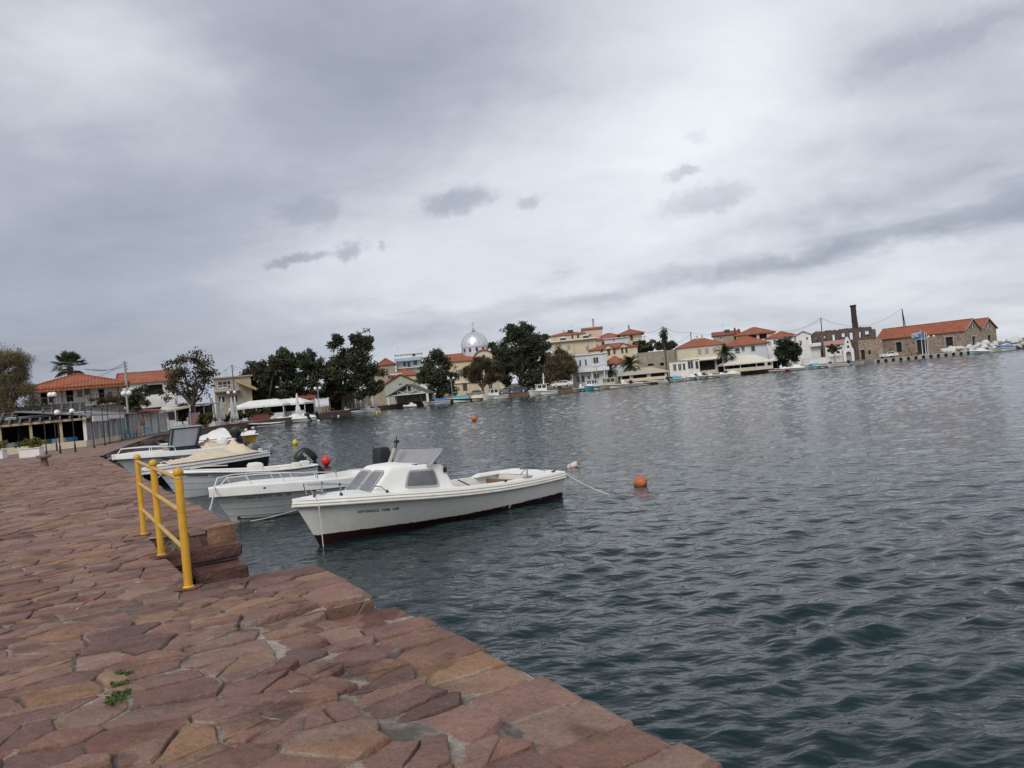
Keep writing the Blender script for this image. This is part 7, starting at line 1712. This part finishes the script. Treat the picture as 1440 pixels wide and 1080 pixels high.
# ---- ruin with chimney
def ruin():
    Y = 204; xa, xb = W(1138, 490, Y).x, W(1230, 480, Y).x; w = xb-xa; t = thing('ruined_factory', 'roofless brown stone ruin with empty window holes showing the sky', 'ruin', (xa, Y, QZ-.1), R(-4)); z0 = QZ-.1
    op = []
    for (px, py, a, b) in ((1148, 479, 4, 7), (1160, 477, 4, 7), (1172, 475, 4, 8), (1185, 470.5, 5, 7), (1196, 472, 5, 11), (1207.5, 470.5, 4, 9), (1217.5, 468.5, 6, 9), (1213, 495, 5, 14), (1221, 492, 3, 6), (1152, 498, 8, 8)):
        p = W(px, py, Y); u, v = p.x-xa, p.z-z0; a, b = a*Y/FPX/2, b*Y/FPX/2; op.append((u-a, max(.05, v-b), u+a, v+b))
    rgx = random.Random(3); N = 46; mb = MB(); H = [W(1138+92*i/N, 467.5-9*i/N, Y).z-z0+rgx.uniform(-.25, .18)-(.0 if 3 < i < N-2 else rgx.uniform(.2, .9)) for i in range(N+1)]
    hm_ = min(H)-.05
    for d0 in (0, .65): holes_wall(mb, 0, w, 0, hm_, op, lambda u, v, d: Vector((u, d0 if d0 else d, v)), .65 if d0 == 0 else .001)
    for i in range(N):
        u0, u1 = w*i/N, w*(i+1)/N; P = [(u0, 0, hm_), (u1, 0, hm_), (u1, 0, H[i+1]), (u0, 0, H[i])]; P2 = [(a, .65, c) for a, b, c in P]
        mb.poly(P); mb.poly(P2[::-1]); mb.quad(P[3], P[2], P2[2], P2[3])
    for u in (0, w): mb.quad((u, 0, 0), (u, .65, 0), (u, .65, hm_+.3), (u, 0, hm_+.3))
    mb.build('front_wall', M['ragstone'], t, fix=False)
    mb = MB(); mb.box(0, .6, .66, 9, 0, hm_*.8); mb.box(w-.6, w, .66, 9, 0, hm_*.9); mb.build('side_walls', M['ragstone'], t); mb = MB(); mb.box(.61, w*.44, 6, 6.5, 0, hm_*.93); mb.box(.61, w*.44, 6.6, 7, 0, .5); mb.build('sky_block_wall', M['ragstone'], t)  # last wall added only to block the sky behind the left holes
    x0 = W(1199, 480, Y).x-xa; zl = W(1215, 478.5, Y).z-z0; mb = MB(); mb.box(x0, w+.4, -3.2, -2.7, 0, zl-2.2+2.0); fw_ = None
    mb = MB(); ops2 = [(W(1213, 495, 201).x-xa-.5, .05, W(1213, 495, 201).x-xa+.5, 2.6), (W(1222, 492, 201).x-xa-.3, 1.4, W(1222, 492, 201).x-xa+.3, 2.4), (W(1205, 492, 201).x-xa-.35, .9, W(1205, 492, 201).x-xa+.35, 2.4)]
    holes_wall(mb, x0, w+.3, 0, zl, ops2, lambda u, v, d: Vector((u, -2.8+d, v)), .5); mb.quad((x0, -2.8, 0), (x0, -.1, 0), (x0, -.1, zl), (x0, -2.8, zl)); mb.quad((w+.3, -2.8, 0), (w+.3, -.1, 0), (w+.3, -.1, zl), (w+.3, -2.8, zl)); mb.quad((x0, -2.8, zl), (w+.3, -2.8, zl), (w+.3, -.1, zl), (x0, -.1, zl))
    fo = mb.build('front_annex', M['warestone'], t, fix=False)
    q = MB(); q.box(ops2[0][0]-.2, ops2[0][2]+.2, -2.86, -2.803, 2.6, 2.85); q.build('lintel', M['concrete'], fo); q = MB(); q.box(ops2[0][0]+.02, ops2[0][2]-.02, -2.45, -2.4, .05, 2.58); q.build('door', M['dark'], fo)
ruin()
def stack():
    Y = 207; b = W(1203, 462, Y); a = W(1199.3, 429, Y); t = thing('brick_chimney', 'tall dark crumbling brick chimney standing behind the ruin', 'chimney', (b.x, Y, QZ)); hb = b.z-QZ; ht = a.z-QZ; rgx = random.Random(5); dx = (a.x-b.x)
    mb = MB(); rs = []; n = 18; k = 10
    for i in range(n+1):
        f = i/n; z = ht*f; r = .92-.22*f; cx = dx*max(0, (z-hb)/(ht-hb)); rs.append([(cx+r*math.cos(2*math.pi*j/k)*(1+rgx.uniform(-.13, .05)), r*math.sin(2*math.pi*j/k)*(1+rgx.uniform(-.1, .05)), z+rgx.uniform(-.1, .1)) for j in range(k)])
    mb.loft(rs); mb.build('shaft', stone_mat('sooty_brick', [(.035, .024, .02), (.065, .042, .034), (.05, .033, .028)], 3.2, (.05, .04, .035), .05), t)
    mb = MB(); rs = [[(dx+r*math.cos(2*math.pi*j/k), r*math.sin(2*math.pi*j/k), ht+z) for j in range(k)] for r, z in ((.7, -.5), (.84, -.45), (.84, -.1), (.74, .0))]; mb.loft(rs); mb.build('cap', M['blackpaint'], t)
stack()
def chapel():
    Y = 190; x = W(1193, 492, Y).x; t = thing('bell_gable', 'small white chapel bell gable with a pointed top and an arched opening at its foot', 'chapel', (x, Y, QZ-.05), R(-8)); H = W(1191, 473, Y).z-QZ
    mb = MB(); w0, w1 = 1.25, .62; arch = [(.62*math.cos(math.pi*k/8), 1.9+.55*math.sin(math.pi*k/8)) for k in range(9)]
    outl = [(w0, 0), (w0, 2.9), (w1+.25, 3.4), (w1, H-1.3), (.35, H-.6), (0, H)]; L_ = [(-a, b) for a, b in outl[::-1]]
    P = [(-.62, 0)]+[( -a, b) for a, b in arch]+[(.62, 0)]
    poly = outl+L_[1:]+[(-.62, 0)]+[(-a, b) for a, b in arch]+[(.62, 0)]
    mb.prism([Vector((a, 0, b)) for a, b in poly], (0, 1.0, 0)); mb.build('wall', M['wall_white'], t)
    mb = MB(); mb.box(-.61, .61, .85, .95, 0, 2.0); mb.build('gate', M['shut_grey'], t)
    for z, s in ((H-2.4, .26), (H-1.25, .22)): q = MB(); q.tube([(0, -.03, z), (0, .02, z)], s, 10); q.box(-s, s, -.03, .02, z-s*1.4, z); q.build('niche', M['dark'], t)
chapel()
house('pink_roof_house', 'low white building with a faded pink roof between the utility pole and the white chapel', 1160, 1187, 485, 479, 197, 'shed', M['wall_white'], mat('faded_pink_roof', (.40, .22, .18), .85, .15, 2), [(1167, 493, 5, 6, 'win')], depth=5)
def garden_wall():
    a, b = W(1128, 506, 191), W(1188, 500, 189); mb = MB(); mb.box(0, b.x-a.x, 0, .3, 0, 1.5); mb.box(-.05, b.x-a.x+.05, -.04, .34, 1.503, 1.6); o = mb.build('garden_wall', M['wall_white'], loc=(a.x, 191, QZ-.03)); tag(o, 'whitewashed garden wall in front of the ruin, left of the chapel', 'wall')
garden_wall()
# ---- warehouse with two gables
def warehouse():
    C = W(1359, 490, 190); C.z = QZ-.05; rz = R(-57); t = thing('warehouse', 'long stone warehouse with a bright red tile roof and two gables at its right end', 'warehouse', C, rz)
    # local: x runs along the long wall to the right, y to the back; the near corner is the origin
    def u_at(px, py):
        r_ = ray(px, py); k = (C.y*math.cos(rz)-C.x*math.sin(rz))/(math.cos(rz)-r_.x*math.sin(rz)); return (k*r_.x-C.x)*math.cos(rz)+(k-C.y)*math.sin(rz), CAMH+r_.z*k-C.z
    uL = u_at(1232, 480)[0]; ze = u_at(1358, 464.5)[1]; gw = 7.6; rh = 2.55
    mb = MB(); ops = []
    for (px, py, a, b) in ((1264, 488, .8, 2.6), (1297, 484.5, 1.5, 3.6), (1335, 481, .9, 2.5)):
        u, v = u_at(px, py); ops.append((u-a, .15 if b > 3 else v-b/2, u+a, (.15 if b > 3 else v-b/2)+b))
    holes_wall(mb, uL, 0, 0, ze, ops, lambda u, v, d: Vector((u, d, v)), .4)
    mb.quad((uL, gw, 0), (uL, 0, 0), (uL, 0, ze), (uL, gw, ze)); mb.poly([(uL, 0, ze), (uL, gw/2, ze+rh), (uL, gw, ze)])
    ends = []
    for k in (0, 1):
        y0 = gw*k; op = [(y0+gw*.40, .15, y0+gw*.62, 3.3), (y0+gw*.42, ze-.2, y0+gw*.60, ze-.2+.0)]
        holes_wall(mb, y0, y0+gw, 0, ze, [op[0]], lambda u, v, d: Vector((-d, u, v)), .4); ends.append(op[0])
        yb = y0+gw/2; a, b = yb-.6, yb+.6; z1, z2 = ze+.25, ze+1.35
        zz_ = lambda y: ze+rh*(1-abs(y-yb)/(gw/2))
        mb.poly([(0, y0, ze), (0, yb-.6, ze), (0, yb-.6, zz_(yb-.6))]); mb.poly([(0, yb+.6, ze), (0, y0+gw, ze), (0, yb+.6, zz_(yb+.6))]); mb.poly([(0, a, ze), (0, b, ze), (0, b, z1), (0, a, z1)]); mb.poly([(0, a, z2), (0, b, z2), (0, b, zz_(b)), (0, yb, ze+rh), (0, a, zz_(a))])
    mb.quad((0, 2*gw, 0), (uL*.3, 2*gw, 0), (uL*.3, 2*gw, ze), (0, 2*gw, ze)); mb.quad((uL, gw, 0), (uL, gw, ze), (0, gw, ze), (0, gw, 0))
    mb.build('wall', M['warestone'], t, fix=False)
    for (r, P) in [(q, (lambda u, v, d: Vector((u, d, v)))) for q in ops]+[(q, (lambda u, v, d: Vector((-d, u, v)))) for q in ends]:
        q = MB(); e = .005; pts = [P(u, v, .34) for u, v in ((r[0]+e, r[1]), (r[2]-e, r[1]), (r[2]-e, r[3]-e), (r[0]+e, r[3]-e))]; q.prism(pts, P(0, 0, .05)); dd = q.build('door', M['dark'], t)
        q = MB(); 
        for (u0, u1, v0, v1) in ((r[0]-.28, r[0]-.003, r[1], r[3]+.3), (r[2]+.003, r[2]+.28, r[1], r[3]+.3), (r[0], r[2], r[3]+.003, r[3]+.3)):
            q.prism([P(u, v, -.004) for u, v in ((u0, v0), (u1, v0), (u1, v1), (u0, v1))], P(0, 0, -.05))
        q.build('door_surround', M['concrete'], dd)
    for k in (0, 1):
        yb = gw*k+gw/2; q = MB(); q.box(-.35, -.3, yb-.59, yb+.59, ze+.255, ze+1.345); q.build('gable_window', M['dark'], t)
        q = MB(); q.box(-.2, -.1, yb+.1, yb+.5, ze+.26, ze+1.34); q.build('gable_shutter', M['wall_white'], t)
        o = .35; x0, x1 = (uL-.2, o) if k == 0 else (-9.0, o); q = MB(); yk0, yk1 = gw*k-(o if k == 0 else 0), gw*(k+1)+(o if k else 0); s0 = rh/(gw/2)*o
        q.prism([(x0, yk0, ze-(s0 if k == 0 else 0)+.05), (x1, yk0, ze-(s0 if k == 0 else 0)+.05), (x1, yb, ze+rh+.05), (x0, yb, ze+rh+.05)], (0, 0, .14)); q.prism([(x1, yk1, ze-(s0 if k else 0)+.05), (x0, yk1, ze-(s0 if k else 0)+.05), (x0, yb, ze+rh+.05), (x1, yb, ze+rh+.05)], (0, 0, .14)); q.tube([(x0, yb, ze+rh+.2), (x1, yb, ze+rh+.2)], .12, 6)
        q.build('roof', M['tile'], t)
        q = MB(); [q.tube([(o+.02, yy, zz), (o+.02, yb, ze+rh+.1)], .09, 5) for yy, zz in ((yk0, ze-.05), (yk1, ze-.05))]; q.build('verge_board', M['concrete'], t)
warehouse()
# ---- pier, flags, twin pole at the right end
a, b = W(1226, 507, 184), W(1371, 494, 182); mb = MB(); mb.box(0, b.x-a.x, 0, 8, -.3, .86); o = mb.build('pier', M['concrete'], loc=(a.x, 183, 0), bevel=.05); tag(o, 'low concrete pier in front of the red roofed warehouse', 'pier')
for i in range(13):
    x = a.x+1+(b.x-a.x-2)*i/12; mb = MB(); mb.M = Matrix.Translation((0, 0, 0)) @ Matrix.Rotation(R(90), 4, 'X'); mb.lathe([(.16, -.1), (.36, -.1), (.36, .1), (.16, .1), (.16, -.1)], (0, 0, 0), 12); tag(mb.build('tyre_fender', M['rubber'], loc=(x, 182.86, .42)), 'black tyre hung as a fender along the concrete pier', 'tyre', 'tyre fenders on the pier')
def flagpole(label, px, pyt, Y, flag):
    p = W(px, pyt, Y); t = thing('flagpole', label, 'flagpole', (p.x, Y, .86)); h = p.z-.86; mb = MB(); mb.tube([(0, 0, 0), (0, 0, h)], [.09, .05], 8); mb.ball((0, 0, h), .1, 8); mb.build('pole', M['metal_w'], t, smooth=True)
    if flag:
        n, k = 12, 9; fw_, fh = 2.4, 1.25
        mb = MB(); g = lambda i, j: (-fw_*i/n, .18*math.sin(i*.9)*i/n*1.2, h-.15-fh*j/k-.5*(i/n)**1.5*.6)
        for i in range(n):
            for j in range(k):
                canton = i < 5 and j < 5; cross = canton and (i == 2 or j == 2); blue = (canton and not cross) or (not canton and j % 2 == 0)
                if flag == 2: blue = True
                mb.quad(g(i, j), g(i+1, j), g(i+1, j+1), g(i, j+1), 1 if blue else 0)
        mb.build('flag', [M['white_canvas'], M['blue']], t, fix=False)
flagpole('white flagpole flying a blue and white striped flag on the pier', 1294.5, 465, 184, 1); flagpole('white flagpole flying a plain blue flag, right of the striped one', 1299.5, 467, 184, 2); flagpole('bare white flagpole without a flag on the pier', 1302.5, 468, 184, 0)
lamp2('street lamp with two white globes in front of the warehouse wall', 1309.5, 473, 186, 1.35, .26, True, M['galv'], .08)
def twin():
    p = W(1267, 434, 212); t = thing('twin_pole', 'dark twin legged utility pole rising behind the warehouse roof', 'utility pole', (p.x+.4, 212, QZ)); h = p.z-QZ; mb = MB()
    for s in (0, 1.0): mb.tube([(s*1.1, 0, 0), (s*.0-.15, 0, h)], [.16, .11], 8)
    mb.tube([(.25, 0, h*.75), (-.1+.3, 0, h*.75)], .08, 5); mb.build('legs', M['blackpaint'], t, smooth=True); return p
pT = twin(); cable('long sagging cable from the twin pole to the pole by the ruin', pT, pC, 3.3, .03)
for i, (px, rzz) in enumerate(((1273, 0), (1286, 20))):
    p = W(px, 498, 187); mb = MB(); mb.box(-.9, .9, -.4, .4, .70, .78); [mb.box(x-.05, x+.05, y-.3, y+.3, 0, .7) for x in (-.75, .75) for y in (0,)]; mb.box(-.9, .9, -.95, -.7, .40, .45); mb.box(-.9, .9, .7, .95, .40, .45); [mb.box(x-.05, x+.05, -.9, .9, .33, .398) for x in (-.6, .6)]; tag(mb.build('picnic_table', M['wood'] if i else M['wood_pale'], loc=(p.x, 187, QZ)), ('pale' if not i else 'darker brown') + ' wooden picnic table on the quay in front of the warehouse', 'table')
